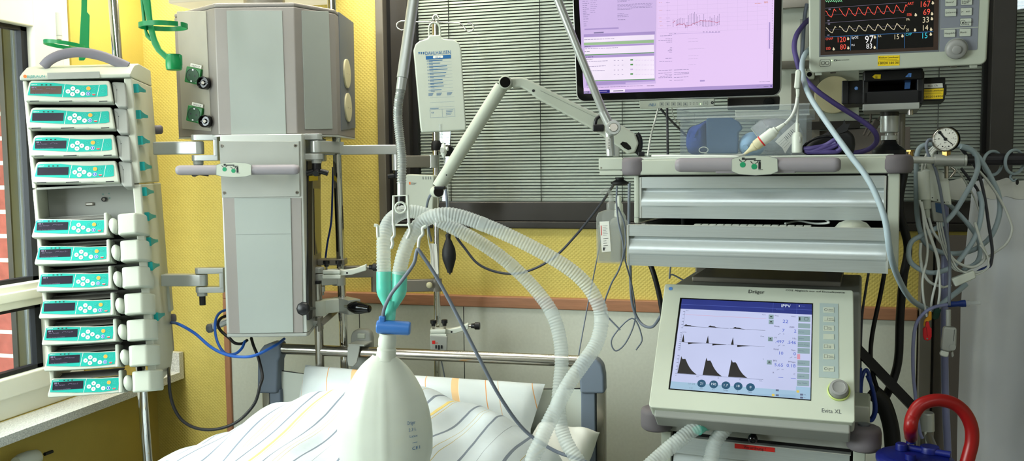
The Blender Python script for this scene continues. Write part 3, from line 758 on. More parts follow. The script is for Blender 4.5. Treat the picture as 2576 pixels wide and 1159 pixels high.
for py in (185, 270):
    mb = MB(); c = fs.uv(872 if py < 200 else 875, py, -.003); w_ = abs(fs.uv(884, py)[0]-fs.uv(862, py)[0])/2; h_ = abs(fs.uv(872, py-36)[1]-fs.uv(872, py+36)[1])/2
    w_ = max(w_, h_*.95); mb.lathe([(0, 0), (h_, 0), (h_, -.004), (h_-.002, -.005), (0, -.005)], V((c[0], -.002, c[1])), (0, 1, 0), 'cream', 32)
    for dx in (-.015, .015): mb.disc(c[0]+dx, c[1]-.002, .0018, -.0075, 'ink', 8)
    pp(mb, 'blank_cover', fs)
for (a, b, c, d), kn, tx in ((((467, 167), (509, 178), (504, 212), (458, 203)), (514, 209), (482, 168)), (((470, 265), (513, 276), (508, 308), (462, 302)), (518, 305), (482, 266))):
    cpx, cpy = sum(t[0] for t in (a, b, c, d))/4, sum(t[1] for t in (a, b, c, d))/4
    pw3 = fl.M @ fl.l(cpx, cpy, -.022); fk = Fr(pw3, 2, 2, 13); s_ = .0235
    mb = MB(); mb.box(-s_, s_, 0, .05, -s_*.93, s_*.93, 'socket_green', .003)
    mb.lathe([(.0175, 0), (.0195, 0), (.0195, -.0015), (.0175, -.0015), (.0165, .006), (0, .006)], V((-.001, 0, 0)), (0, 1, 0), 'socket_green_dark', 28)
    mb.lathe([(0, -.0005), (.0172, -.0005), (.0172, -.0002), (0, -.0002)], V((-.001, 0, 0)), (0, 1, 0), 'socket_green_dark', 28)
    for dx in (-.0095, .0075): mb.disc(dx, 0, .0024, -.0012, 'black_plastic', 8)
    for dz in (-.0155, .0155): mb.rect(-.0035, dz-.002, .0015, dz+.002, -.0016, 'alu')
    so = pp(mb, 'power_socket', fk)
    mb = MB(); mb.box(-.012, .022, .001, .003, s_*.93+.001, s_*.93+.010, 'paper'); mb.text('HEIZ/LÜF', .005, s_*.93+.003, .0062, .0007, 'ink', 'c'); pp(mb, 'socket_label', fk)
    fk2 = Fr(fl.M @ fl.l(*kn, -.014), 8); mb = MB(); mb.lathe([(0, .03), (.0170, .03), (.0170, -.010), (.0155, -.012), (.0135, -.0115), (.0135, -.004), (0, -.004)], V((0, 0, 0)), (0, 1, 0), 'black_gloss', 26)
    mb.lathe([(0, -.004), (.0045, -.004), (.0045, -.009), (0, -.009)], V((0, 0, 0)), (0, 1, 0), 'frame_grey', 12); mb.box(-.012, .012, -.0085, -.007, -.0012, .0012, 'black_plastic'); pp(mb, 'earth_socket', fk2)
# lower column
cp = [lp(557, 450, 2.352), lp(762, 450, 2.352), lp(768, 450, 2.37), lp(800, 450, 2.62)]; cp.append((cp[0][0]+.02, cp[3][1])); cp.insert(0, (cp[0][0]-.003, cp[0][1]+.012))
mb = MB(); zcb = 0.012; mb.zprism(cp, zcb, zb2, 'alu_light', .0025); 
mb.zprism([(x, y) for x, y in cp], 0, zcb, 'device_grey', .004); pp(mb, 'column')
yf = cp[1][1]
def fpp(pts, y): return FP.poly(pts, y)
mb = MB(); mb.prism(fpp([(561, 498), (594, 498), (608, 838), (577, 838)], yf-.002), yf-.002, yf+.002, 'pendant_strip'); mb.prism(fpp([(730, 498), (757, 498), (762, 836), (738, 836)], yf-.002), yf-.002, yf+.002, 'pendant_strip'); pp(mb, 'column_strip')
mb = MB(); mb.prism(fpp([(589, 498), (731, 498), (738, 836), (603, 838)], yf-.004), yf-.004, yf+.002, 'pendant_panel', .0008); 
mb.line(fpp([(592, 590), (732, 588)], yf-.0045), .0006, yf-.0045, 'ink_grey'); pp(mb, 'column_panel')
mb = MB(); mb.prism(fpp([(551, 355), (752, 355), (754, 494), (558, 497)], yf-.005), yf-.005, yf+.001, 'device_grey', .001); 
for q in ((558, 367), (743, 366), (564, 485), (747, 484)):
    c = FP.uv(*q, yf-.006); mb.lathe([(0, -.002), (.0035, -.002), (.0048, 0), (0, 0)], V((c[0], yf-.005, c[1])), (0, 1, 0), 'steel', 14); mb.disc(c[0], c[1], .0016, yf-.0075, 'ink', 6)
pp(mb, 'mounting_plate')
fsd = facet(FP.M @ V((cp[3][0], cp[3][1], 0)), FP.M @ V((cp[4][0], cp[4][1], 0)))
mb = MB(); mb.prism(fsd.poly([(771, 405), (782, 405), (783, 800), (774, 805)]), -.003, .002, 'frame_black'); mb.prism(fsd.poly([(783, 405), (803, 405), (806, 790), (784, 800)]), -.004, .002, 'frame_grey', .0006)
mb.prism(fsd.poly([(785, 474), (801, 474), (804, 633), (787, 641)]), -.006, .0, 'black_gloss', .001); mb.box(*[fsd.uv(774, 447)[0], fsd.uv(795, 447)[0]], -.0055, -.003, fsd.uv(780, 455)[1], fsd.uv(780, 442)[1], 'sticker_yellow'); pp(mb, 'side_channel', fsd)
# grab handle with sign plate
yh = yf-.075; mb = MB(); a, b = FP.l(455, 428, yh), FP.l(741, 426, yh)
mb.tube([a+V((-.0125, 0, 0)), a+V((-.0118, 0, 0)), a+V((-.009, 0, 0)), a+V((-.004, 0, 0)), a, b, b+V((.004, 0, 0)), b+V((.009, 0, 0)), b+V((.0118, 0, 0)), b+V((.0125, 0, 0))], [.005, .0082, .0110, .0125, .013, .013, .0125, .0110, .0082, .005], 'handle_grey', 20)
for x in (a.x+.13, b.x-.02): mb.cyl((x, yh, a.z), (x, yf, a.z), .008, 'device_grey', n=14)
hn = pp(mb, 'grab_handle')
def sign(fr, pts, y, par, ink_pts, name='sign_plate'):
    mb = MB(); q = fr.poly(pts, y); mb.prism(q, y, y+.006, 'device_white', .001)
    x0, x1 = min(p[0] for p in q), max(p[0] for p in q); z0, z1 = min(p[1] for p in q), max(p[1] for p in q); w, h = x1-x0, z1-z0
    X = lambda t: x0+w*t; Z = lambda t: z1-h*t; yy = y-.0006
    n = len(q); mb.line(q+[q[0]], .0007, yy, 'ink_grey')
    mb.rect(X(.22), Z(.22), X(.52), Z(.15), yy, 'ink'); mb.rect(X(.22), Z(.15), X(.28), Z(.1), yy, 'ink'); mb.rect(X(.48), Z(.28), X(.63), Z(.24), yy, 'ink'); mb.rect(X(.585), Z(.42), X(.625), Z(.3), yy, 'ink'); mb.rect(X(.58), Z(.68), X(.63), Z(.36), yy, 'ink'); mb.rect(X(.58), Z(.73), X(.68), Z(.71), yy, 'ink')
    for cx, cz in ((.24, .46), (.49, .56)):
        mb.disc(X(cx), Z(cz), h*.14, yy, 'knob_green', 18)
        for s in (-1, 1): mb.line([(X(cx)+s*h*.17, Z(cz)+h*.27), (X(cx)+s*h*.14, Z(cz)+h*.2), (X(cx)+s*h*.05, Z(cz)+h*.16)], h*.03, yy, 'ink')
    part_in(mb, name, par, fr)
def sub_in(mb, name, par_obj, fr, root): 
    o = mb.build(name, par_obj); o.matrix_local = (TM[root.name] @ par_obj.matrix_local).inverted() @ fr.M; return o
sign(FP, [(544, 415), (560, 410), (590, 408), (618, 410), (632, 414), (632, 440), (618, 444), (588, 446), (560, 444), (544, 440)], yh-.0145, pend, None)
# bracket arms
def fork(px0, py0, px1, py1, yc, flip, name='arm_bracket'):
    """C-shaped bearing bracket between the column (straight side) and a round pivot"""
    mb = MB(); a = FP.l(px0, py0, yc); b = FP.l(px1, py1, yc); z1, z0 = a.z, b.z; r = .017
    xp = b.x-r if flip > 0 else a.x+r; xc = a.x if flip > 0 else b.x
    s = 1 if xp > xc else -1
    for za, zb in ((z1-.016, z1), (z0, z0+.016)):
        arc = [(xp+s*r*cos(t)*1, yc+r*sin(t)) for t in [-pi/2+pi*i/12 for i in range(13)]]
        mb.zprism([(xc, yc-r)]+arc+[(xc, yc+r)], za, zb, 'alu', .0015)
    mb.box(min(xc, xc+s*.012), max(xc, xc+s*.012), yc-r, yc+r, z0+.01, z1-.01, 'alu', .002)
    mb.cyl((xp, yc, z0-.010), (xp, yc, z0), r*.8, 'device_grey', n=20)
    return mb, xp, z0, z1
def arm(mb, xp, yc, z0, z1, q, rr=.016):
    """flat arm from the pivot at xp to local point q (x, y)"""
    mid = (z0+z1)/2; h = (z1-z0)/2-.018
    d = V((q[0]-xp, q[1]-yc, 0)); n = V((-d.y, d.x, 0)).normalized()*.0145; u = d.normalized()
    arcA = [(xp+(-u.x*cos(t)+n.x/.0145*sin(t))*.0165, yc+(-u.y*cos(t)+n.y/.0145*sin(t))*.0165) for t in [-pi/2+pi*i/10 for i in range(11)]]
    mb.zprism([(q[0]-n.x, q[1]-n.y)]+arcA+[(q[0]+n.x, q[1]+n.y)] if True else 0, mid-h, mid+h, 'alu', .003)
    return mid, h
yL = yf+.06
mb, xp, z0, z1 = fork(481, 339, 553, 404, yL, -1); q = FT.M @ V((xr-.01, yb1-.02, 0)); q = FP.I @ q
arm(mb, xp, yL, z0, z1, (FP.l(405, 372, yL).x-.02, yL+.01)); pp(mb, 'arm_bracket')
mb = MB(); c = FP.l(495, 440, yL)
mb.cyl((xp, yL, z0-.010), (xp, yL, z0-.03), .012, 'black_plastic', n=14)
for t in range(3): a_ = .4+t*2*pi/3; mb.tube([V((xp, yL, z0-.032)), V((xp+.026*cos(a_), yL+.026*sin(a_), z0-.036))], .0075, 'black_plastic', 10)
pp(mb, 'star_knob')
mb, xp, z0, z1 = fork(491, 673, 568, 734, yL, -1); arm(mb, xp, yL, z0, z1, (FP.l(425, 708, yL).x-.02, yL+.01)); mb.cyl((xp, yL, z0-.010), (xp, yL, z0-.036), .0085, 'black_plastic', n=14); pp(mb, 'arm_bracket')
yR = yf+.045
mb, xp, z0, z1 = fork(757, 337, 812, 401, yR, 1)
POLE = FP.p(848, 370, 2.54); mid, h = arm(mb, xp, yR, z0, z1, (POLE.x, POLE.y))
mb.cyl((POLE.x, POLE.y, mid-h), (POLE.x, POLE.y, mid+h), .0195, 'alu', n=28); 
pp(mb, 'arm_bracket')
mb = MB(); k = (xp, yR-.0, z0-.010); mb.cyl(k, (k[0], k[1], k[2]-.02), .012, 'black_plastic', n=14); kz = k[2]-.024
for t in range(4): a_ = t*pi/2+.1; mb.tube([V((xp, yR, kz+.004)), V((xp+.018*cos(a_), yR+.018*sin(a_), kz)), V((xp+.030*cos(a_), yR+.030*sin(a_), kz-.004))], [.008, .0075, .008], 'black_plastic', 10)
pp(mb, 'star_knob')
# rear arm carrying the drip stand
mb = MB(); yQ = yf+.2; a = FP.l(775, 376, yQ); b = FP.p(999, 376, 2.56); IVA = FP.p(1088, 405, 2.6)
mb.box(a.x, a.x+.05, yQ-.02, yQ+.02, a.z-.035, a.z+.032, 'alu', .004)
d = V((b.x-a.x, b.y-yQ, 0)); n = V((-d.y, d.x, 0)).normalized()*.013
mb.zprism([(a.x+.03-n.x, yQ-n.y), (b.x-n.x, b.y-n.y), (b.x+n.x, b.y+n.y), (a.x+.03+n.x, yQ+n.y)], b.z-.014, b.z+.014, 'alu', .003); pp(mb, 'rear_arm')
mb = MB(); zq = b.z-.036; zl = FP.p(1000, 428, 2.56).z
mb.cyl((b.x, b.y, zl), (b.x, b.y, b.z-.014), .016, 'alu', n=24); d = V((IVA.x-b.x, IVA.y-b.y, 0)); n = V((-d.y, d.x, 0)).normalized()*.013
zA, zB = FP.p(1088, 421, 2.6).z, FP.p(1088, 391, 2.6).z
mb.zprism([(b.x-n.x, b.y-n.y), (IVA.x-n.x, IVA.y-n.y), (IVA.x+n.x, IVA.y+n.y), (b.x+n.x, b.y+n.y)], zA, zB, 'frame_grey', .003); mb.cyl((IVA.x, IVA.y, zA-.001), (IVA.x, IVA.y, zB+.001), .0165, 'alu', n=24); pp(mb, 'drip_stand_arm')
mb = MB(); mb.cyl((b.x, b.y, zl-.022), (b.x, b.y, zl), .011, 'black_plastic', n=14); mb.tube([V((b.x-.028, b.y, zl-.018)), V((b.x+.02, b.y, zl-.012))], .008, 'black_plastic', 10); pp(mb, 'star_knob')
# lower right bracket
mb, xp, z0, z1 = fork(767, 672, 818, 733, yf+.15, 1); P2 = FP.p(853, 722, 2.56); mid, h = arm(mb, xp, yf+.15, z0, z1, (P2.x, P2.y)); mb.cyl((P2.x, P2.y, mid-h-.004), (P2.x, P2.y, mid+h), .0195, 'alu', n=28); pp(mb, 'arm_bracket')
mb = MB(); yQ = yf+.2; a = FP.l(803, 655, yQ); b = FP.p(944, 682, 2.57); c = FP.p(1098, 716, 2.6)
mb.box(a.x, a.x+.08, yQ-.03, yQ+.02, a.z-.012, a.z+.006, 'frame_grey', .003)
d = V((b.x-a.x-.06, b.y-yQ, 0)); n = V((-d.y, d.x, 0)).normalized()*.012
mb.zprism([(a.x+.06-n.x, yQ-n.y), (b.x-n.x, b.y-n.y), (b.x+n.x, b.y+n.y), (a.x+.06+n.x, yQ+n.y)], b.z-.017, b.z+.017, 'frame_grey', .003)
mb.cyl((b.x, b.y, b.z-.06), (b.x, b.y, b.z+.016), .013, 'frame_grey', n=18)
d = V((c.x-b.x, c.y-b.y, 0)); n = V((-d.y, d.x, 0)).normalized()*.013
mb.zprism([(b.x-n.x, b.y-n.y), (c.x-n.x, c.y-n.y), (c.x+n.x, c.y+n.y), (b.x+n.x, b.y+n.y)], c.z-.018, c.z+.018, 'frame_grey', .003); mb.cyl((c.x, c.y, c.z-.0185), (c.x, c.y, c.z+.0185), .0165, 'frame_grey', n=24)
u_ = FP.p(1080, 717, 2.575); mb.ball(u_, .0095, .006, .0095, 'cream', 14, 8); pp(mb, 'rear_arm')
mb = MB(); q = FP.l(524, 826, yL+.06); mb.tube([q, FP.l(575, 806, yL+.08)], .011, 'alu', 14); mb.cyl(q+V((-.004, 0, 0)), q+V((.014, 0, .002)), .013, 'pendant_side', bev=.004); pp(mb, 'rear_rail')
mb = MB(); a = FP.l(780, 812, yf+.1); mb.tube([a+V((-.02, 0, .0)), a+V((.035, -.02, .002))], .007, 'alu', 12); mb.box(a.x+.03, a.x+.038, a.y-.04, a.y, a.z-.018, a.z+.02, 'frame_grey', .001)
d0 = V((a.x+.034, a.y-.03, a.z)); d1 = FP.p(845, 782, 2.62); mb.tube([d0, d1], .011, 'frame_grey', 4, flat=1); pp(mb, 'lower_rail')
# ceiling tube
mb = MB(); t0 = FP.p(665, 8, 2.52); mb.cyl((t0.x, t0.y, zt_+.012), (t0.x, t0.y, zt_+.55), .058, 'frame_grey', n=32); pp(mb, 'ceiling_tube')
# luminous wall lamp over the bed
mb = MB(); a = WY(452, 12, D-.13); b = WY(795, 12, D-.13); zl_ = P(600, 10, 2.75).z
zl_ = WY(620, 11, D-.1).z
mb.xprism([(D-.19, zl_), (D-.012, zl_), (D-.012, zl_+.09), (D-.05, zl_+.1), (D-.19, zl_+.03)], a.x, b.x, 'lamp_shell', .004)
lamp = solo(mb, 'bed_lamp', 'long glowing warm white bed lamp on the yellow wall above the supply column', 'lamp')
mb = MB(); mb.box(-(b.x-a.x)/2+.03, (b.x-a.x)/2-.03, -.02, .08, .101, .108, 'glow_warm'); mb.build('light_tube', lamp)
# equipment pole in front of the wall (long chrome) and the short stub pole
a, b = P(836, 60, 2.535), P(866, 900, 2.570); FPL = Fr((b.x, b.y, 0)); d = b-a
pole = thing('equipment_pole', 'long chrome pole right of the ceiling column, with a black collar', 'pole', FPL)
top = a+d*((H-.02-a.z)/d.z); bot = a+d*((.02-a.z)/d.z)
mb = MB(); mb.cyl(top, bot, .0122, 'chrome', n=28); part_in(mb, 'pole_tube', pole, WF)
ax = a+d*((WY(844, 332, 2.3).z-a.z)/d.z)
def on_pole(a, b, py, Z0=2.54):
    z = P(850, py, Z0).z; return a+(b-a)*((z-a.z)/(b.z-a.z))
mb = MB(); c0, c1_ = on_pole(a, b, 345), on_pole(a, b, 319); mb.lathe([(0, 0), (.0165, 0), (.0175, .004), (.0175, .02), (.0135, .028), (0, .028)], c0, c1_-c0, 'black_rubber', 8, smooth=False); part_in(mb, 'collar', pole, WF)
mb = MB(); a2, b2 = P(798, 712, 2.505), P(806, 950, 2.552); d2 = b2-a2; bot2 = a2+d2*((.02-a2.z)/d2.z)
mb.cyl(a2, bot2, .0128, 'steel', n=28); sp = solo(mb, 'stub_pole', 'short matt steel pole with a black cap behind the bed headboard', 'pole')
mb = MB(); mb.cyl(a2-sp.location, a2-sp.location+V((0, 0, .007)), .0125, 'black_plastic', n=24); mb.build('cap', sp)
# pole clamp joining the two
cc = (a2+d2*.33); zc = P(806, 770, 2.540).z; z1 = P(806, 752, 2.540).z; z0 = P(806, 789, 2.540).z
FC = Fr((a2.x, a2.y, zc)); cl = thing('pole_clamp', 'light grey clamp joining the two poles, black star knob and black oval knob', 'clamp', FC)
m1_ = a2+d2*((zc-a2.z)/d2.z); m2_ = on_pole(a, b, 770)
mb = MB(); mb.cyl((m1_.x, m1_.y, z0), (m1_.x, m1_.y, z1), .0235, 'plastic_white', n=28); u = (m2_-m1_); u.z = 0; n = V((-u.y, u.x, 0)).normalized()*.017
mb.zprism([(m1_.x-n.x, m1_.y-n.y), (m2_.x-n.x, m2_.y-n.y), (m2_.x+n.x, m2_.y+n.y), (m1_.x+n.x, m1_.y+n.y)], z0+.004, z1+.001, 'plastic_white', .003); part_in(mb, 'clamp_body', cl, WF)
e_ = P(892, 770, 2.510); mb = MB(); uu = (V((e_.x, e_.y, 0))-V((m2_.x, m2_.y, 0))); nn = V((-uu.y, uu.x, 0)).normalized()*.02; s_ = V((m2_.x, m2_.y, 0))-uu.normalized()*.018
mb.zprism([(s_.x-nn.x, s_.y-nn.y), (e_.x-nn.x, e_.y-nn.y), (e_.x+nn.x, e_.y+nn.y), (s_.x+nn.x, s_.y+nn.y)], z0+.002, z1+.002, 'alu', .002); part_in(mb, 'clamp_jaw', cl, WF)
mb = MB(); k = P(783, 775, 2.520); mb.cyl(P(790, 775, 2.500), P(768, 776, 2.33), .006, 'black_plastic', n=12); kc = P(764, 776, 2.32); kd = P(757, 776, 2.29)-kc
mb.lathe([(0, -.006), (.015, -.006), (.0185, -.002), (.0185, .006), (.013, .011), (0, .011)], kc, kd, 'black_plastic', 9, smooth=False); part_in(mb, 'star_knob', cl, WF)
mb = MB(); k0, k1 = P(876, 771, 2.480), P(932, 777, 2.440); mb.cyl(P(868, 770, 2.500), k0, .004, 'steel', n=10); L = (k1-k0).length; mb.lathe([(0, 0), (.008, .001), (.0145, .012), (.0185, .03), (.0165, .048), (.010, L-.004), (0, L)], k0, k1-k0, 'black_gloss', 20); part_in(mb, 'oval_knob', cl, WF)
# white clamp with three black thumbscrews (twice in the scene)
def screw(mb, p, d, r=.0095, L=.018):
    mb.cyl(p, V(p)+V(d).normalized()*.014, .0032, 'steel', n=8); q = V(p)+V(d).normalized()*.010
    mb.lathe([(0, 0), (r*.62, 0), (r*.7, L*.35), (r, L*.45), (r, L*.95), (r*.8, L), (0, L)], q, d, 'black_plastic', 10, smooth=False)
def white_clamp(px, py, Z, yaw, lbl, grp, body, s=1.0):
    fr = Fr(P(px, py, Z), yaw); e = thing('white_clamp', lbl, 'clamp', fr, grp); mb = MB()
    mb.box(-.03*s, .022*s, -.018, .022, -.012, -.002, body, .002); mb.box(-.029*s, .021*s, -.017, .02, .001, .012, body, .003)
    mb.box(-.026*s, .018*s, -.012, .018, -.003, .002, body)
    mb.prism([(.015*s, -.006), (.05*s, -.004), (.092*s, .008), (.092*s, .026), (.06*s, .014), (.03*s, .010), (.01*s, .012)], -.004, .018, body, .003); mb.disc(.038*s, .002, .003, -.0045, 'ink', 10); part_in(mb, 'clamp_body', e, fr)
    for x in (-.019*s, .016*s): mb = MB(); screw(mb, (x, -.006, .011), (0, 0, 1)); part_in(mb, 'thumbscrew', e, fr)
    mb = MB(); screw(mb, (.09*s, .006, .017), (1, -.15, 0), .011, .026); part_in(mb, 'thumbscrew', e, fr)
    return e, fr
white_clamp(840, 688, 2.47, 15, 'white clamp with three black thumbscrews on the long chrome pole beside the column', 'white pole clamps', 'plastic_white')
# ================================================================ bed, bedding
YB_ = 2.28
def stripes(name, base, period, lines, axis='X', noise=.004, extra=None):
    m = bpy.data.materials.new(name); m.use_nodes = True; nt = m.node_tree; N = nt.nodes; L = nt.links; b = N['Principled BSDF']
    tc = N.new('ShaderNodeTexCoord'); sx = N.new('ShaderNodeSeparateXYZ'); L.new(tc.outputs['UV'], sx.inputs[0])
    nz = N.new('ShaderNodeTexNoise'); nz.inputs['Scale'].default_value = 7; L.new(tc.outputs['Object'], nz.inputs['Vector'])
    ma = N.new('ShaderNodeMath'); ma.operation = 'MULTIPLY_ADD'; ma.inputs[1].default_value = noise; L.new(nz.outputs['Fac'], ma.inputs[0]); L.new(sx.outputs[axis], ma.inputs[2])
    dv = N.new('ShaderNodeMath'); dv.operation = 'DIVIDE'; dv.inputs[1].default_value = period; L.new(ma.outputs[0], dv.inputs[0])
    fr = N.new('ShaderNodeMath'); fr.operation = 'FRACT'; L.new(dv.outputs[0], fr.inputs[0])
    r = N.new('ShaderNodeValToRGB'); r.color_ramp.interpolation = 'CONSTANT'; e = r.color_ramp.elements
    e[0].position = 0; e[0].color = (*hexc(base), 1); e.remove(e[1])
    for p, w, c in sorted(lines):
        a = e.new(p/period); a.color = (*hexc(c), 1); a = e.new((p+w)/period); a.color = (*hexc(base), 1)
    L.new(fr.outputs[0], r.inputs['Fac']); L.new(r.outputs['Color'], b.inputs['Base Color']); b.inputs['Roughness'].default_value = .85
    n2 = N.new('ShaderNodeTexNoise'); n2.inputs['Scale'].default_value = 26; L.new(tc.outputs['Object'], n2.inputs['Vector'])
    bp = N.new('ShaderNodeBump'); bp.inputs['Strength'].default_value = .25; bp.inputs['Distance'].default_value = .01; L.new(n2.outputs['Fac'], bp.inputs['Height']); L.new(bp.outputs['Normal'], b.inputs['Normal'])
    _mats[name] = m
BASE = '#c8d2d7'
stripes('duvet_cloth', BASE, .31, [(.003, .0048, '#7d8794'), (.040, .0014, '#8a929a'), (.088, .0055, '#7d8794'), (.113, .0013, '#b8ab78'), (.124, .0013, '#b8ab78'), (.155, .0055, '#7d8794'), (.190, .016, '#e3cf86'), (.196, .0012, '#c9ae62'), (.202, .0012, '#c9ae62'), (.243, .0050, '#7d8794'), (.268, .0013, '#b8ab78'), (.279, .0013, '#b8ab78')], noise=.012)
stripes('pillow_stripe', '#c8d0d0', .30, [(.03, .0025, '#d6a066'), (.105, .04, '#dfbd8d'), (.125, .0012, '#f0e2cd'), (.20, .0025, '#d6924e'), (.235, .002, '#c9b49a')], noise=.002)
FB = Fr((WY(1090, 1000, YB_).x, YB_, 0))
bed = thing('hospital_bed', 'hospital bed with steel headboard rail and blue-grey plastic corners against the panelled wall', 'bed', FB)
L_ = lambda px, py, y=0: FB.l(px, py, y)
mb = MB(); a, b = L_(690, 876), L_(1470, 909); mb.cyl(a, b, .0158, 'steel', n=28); part_in(mb, 'headboard_rail', bed, FB)
for pts, name in ((((656, 985), (657, 900), (661, 878), (672, 865), (690, 858), (712, 860), (713, 893), (708, 904), (706, 985)), 'corner_casting'), (((1524, 985), (1523, 940), (1518, 915), (1505, 900), (1482, 895), (1456, 893), (1455, 923), (1460, 935), (1463, 985)), 'corner_casting')):
    mb = MB(); mb.prism([FB.uv(*q) for q in pts], -.022, .022, 'bed_grey', .007, 3); part_in(mb, name, bed, FB)
for pa, pb, qa, qb in (((682, 975), (710, 975), (662, 975), (681, 975)), ((1463, 975), (1499, 975), (1500, 975), (1523, 975))):
    mb = MB(); x0, z = FB.uv(*pa); x1 = FB.uv(*pb)[0]; mb.box(x0, x1, -.012, .014, .25, z, 'bed_grey', .004); part_in(mb, 'post_cover', bed, FB)
    mb = MB(); x0 = FB.uv(*qa)[0]; x1 = FB.uv(*qb)[0]; mb.box(x0, x1, -.008, .02, .12, z, 'steel', .004); part_in(mb, 'post', bed, FB)
mb = MB(); x0 = FB.uv(706, 950)[0]; x1 = FB.uv(1466, 950)[0]; zt1 = FB.uv(712, 934)[1]; zt2 = FB.uv(1466, 975)[1]; zm_ = FB.uv(850, 958)[1]
mb.prism([(x0, .45), (x1, .45), (x1, zt1-.004), ((x0+x1)/2, zm_-.012), (x0, zt1)], .002, .014, 'plastic_white', .002)
mb.tube(spline([V((x0, .006, zt1)), V((x0+.15, .006, zt1-.012)), V(((x0+x1)/2, .006, zm_-.011)), V((x1-.12, .006, zt1-.012)), V((x1, .006, zt1-.003))], 6), .0025, 'black_rubber', 6); part_in(mb, 'headboard_panel', bed, FB)
mb = MB(); mb.box(-.46, .46, -1.5, -.03, .45, .62, 'bed_grey', .02); part_in(mb, 'bed_frame', bed, FB)
for sx_ in (-.40, .40):
    for yy in (-1.4, -.1): 
        mb = MB(); mb.cyl((sx_, yy, 0.0), (sx_, yy, .46), .03, 'steel', n=16); mb.cyl((sx_-.02, yy, .06), (sx_+.02, yy, .06), .06, 'black_rubber', n=20); part_in(mb, 'leg', bed, FB)
mb = MB(); mb.box(-.45, .45, -1.5, -.04, .62, .73, 'pillow_cloth', .03, 3); o = part_in(mb, 'mattress', bed, FB)
def uvmap(o, fu):
    me = o.data; ly = me.uv_layers.new(name='UVMap')
    for l in me.loops: ly.data[l.index].uv = fu(l.vertex_index)
# duvet
sil = [(330, 1159), (410, 1159), (480, 1113), (560, 1075), (640, 1046), (700, 1018), (800, 985), (880, 968), (960, 966), (1060, 983), (1130, 994), (1200, 1026), (1290, 1072), (1345, 1106), (1400, 1150), (1440, 1190)]
YR = 1.98
sp_ = [(WY(px, py, YR).x, WY(px, py, YR).z) for px, py in sil]
def ridge(x):
    if x <= sp_[0][0]: return sp_[0][1]
    for (xa, za), (xb, zb) in zip(sp_, sp_[1:]):
        if x <= xb: t = (x-xa)/(xb-xa); t = t*t*(3-2*t) if False else t; return za+(zb-za)*t
    return sp_[-1][1]
X0, X1 = sp_[1][0]-.06, sp_[-1][0]+.02
def smooth_ridge(x): return sum(ridge(x+d)*w for d, w in ((-.03, .2), (-.015, .2), (0, .2), (.015, .2), (.03, .2)))
def duvet(u, v):
    x = X0+(X1-X0)*u; y = 1.12+(2.09-1.12)*v; zr = smooth_ridge(x)
    if y > YR: z = zr-((y-YR)/.11)**2*.05
    else: t = (YR-y); z = zr*(1-min(1, t*.9))+(.80)*min(1, t*.9)-.05*t+.0
    wr = .009*sin(x*19+y*9)+.008*sin(x*9-y*17)+.004*sin(x*41+y*13)+.003*sin(x*63-y*22)
    z += wr*min(1, (u*(1-u))*8)
    # overhang at the long sides
    for e0, s in ((u, 1), (1-u, 1)):
        if e0 < .05: z -= (.05-e0)*2.2
    return V((x, y, max(z, .55)))
mb = MB(); nu, nv = 110, 90; mb.grid(duvet, nu, nv, 'duvet_cloth')
dv_ = solo(mb, 'duvet', 'white duvet with grey, ochre and yellow stripes mounded over the bed', 'duvet')
me = dv_.data; lo = dv_.location
def duv(i):
    c = me.vertices[i].co; x = c.x+lo.x; y = c.y+lo.y
    return (x+.9+.03*sin(y*5)+(.45*max(0, (-1.12-x)))*(2.0-y) , y)
uvmap(dv_, duv)
so_ = dv_.modifiers.new('thick', 'SOLIDIFY'); so_.thickness = .02; so_.offset = -1
# pillows
def pillow(name, lbl, c, yaw, tilt, roll, w, h, t, mt, seed):
    rnd = random.Random(seed); ph = [rnd.uniform(0, 6) for _ in range(6)]
    fr = Fr(c, yaw, tilt, roll); mb = MB(); n = 36
    def surf(s):
        def f(u, v):
            a, b = 2*u-1, 2*v-1; e = (1-a**4)*(1-b**4); e = max(0, e)**.55
            pin = 1-.07*(1-abs(a))*abs(b)**3; pin2 = 1-.05*(1-abs(b))*abs(a)**3
            x = w/2*a*pin2; z = h/2*b*pin
            y = s*t/2*e+.004*sin(a*7+ph[0]+b*3)*e+.003*sin(b*11+ph[1]+a*5)*e
            return V((x, y, z))
        return f
    mb.grid(surf(-1), n, n, mt); mb.grid(surf(1), n, n, mt)
    o = solo(mb, name, lbl, 'pillow', 'pillows on the bed', fr)
    uvmap(o, lambda i: (o.data.vertices[i].co.x+o.data.vertices[i].co.z*.35+.26+.3, o.data.vertices[i].co.z)); return o
c0 = WY(1030, 1050, 2.19)
pillow('pillow', 'long white pillow with orange stripes against the headboard behind the duvet', c0, 0, -38, 1.5, .72, .26, .10, 'pillow_stripe', 3)
pillow('pillow', 'plain white pillow lying low at the right end of the headboard', WY(1398, 1160, 2.13), -6, -55, 4, .17, .22, .10, 'pillow_cloth', 5)
# bed handset hooked over the rail
FH = Fr(WY(912, 960, 2.325)); hs = thing('bed_handset', 'grey bed hand control hanging over the headboard rail by its hook', 'hand control', FH)
mb = MB(); mb.prism(FH.poly([(884, 975), (886, 845), (890, 832), (902, 826), (925, 827), (935, 834), (938, 850), (938, 975)]), -.014, .014, 'device_grey', .008, 3)
q = FH.l(911, 845, -.0145); mb.box(q.x-.016, q.x+.010, -.0175, -.01, q.z-.008, q.z+.008, 'device_white', .004); part_in(mb, 'shell', hs, FH)
mb = MB(); q0 = FH.poly([(891, 932), (912, 932), (912, 952), (891, 955)], -.0146); mb.face(q0, -.0146, 'paper')
for i in range(4): 
    a_ = FH.uv(893, 935+i*4, -.015); b_ = FH.uv(909-(i % 2)*4, 935+i*4, -.015); mb.line([a_, b_], .0014, -.015, 'ink')
part_in(mb, 'rating_label', hs, FH)
fh = WY(890, 895, 2.25).y
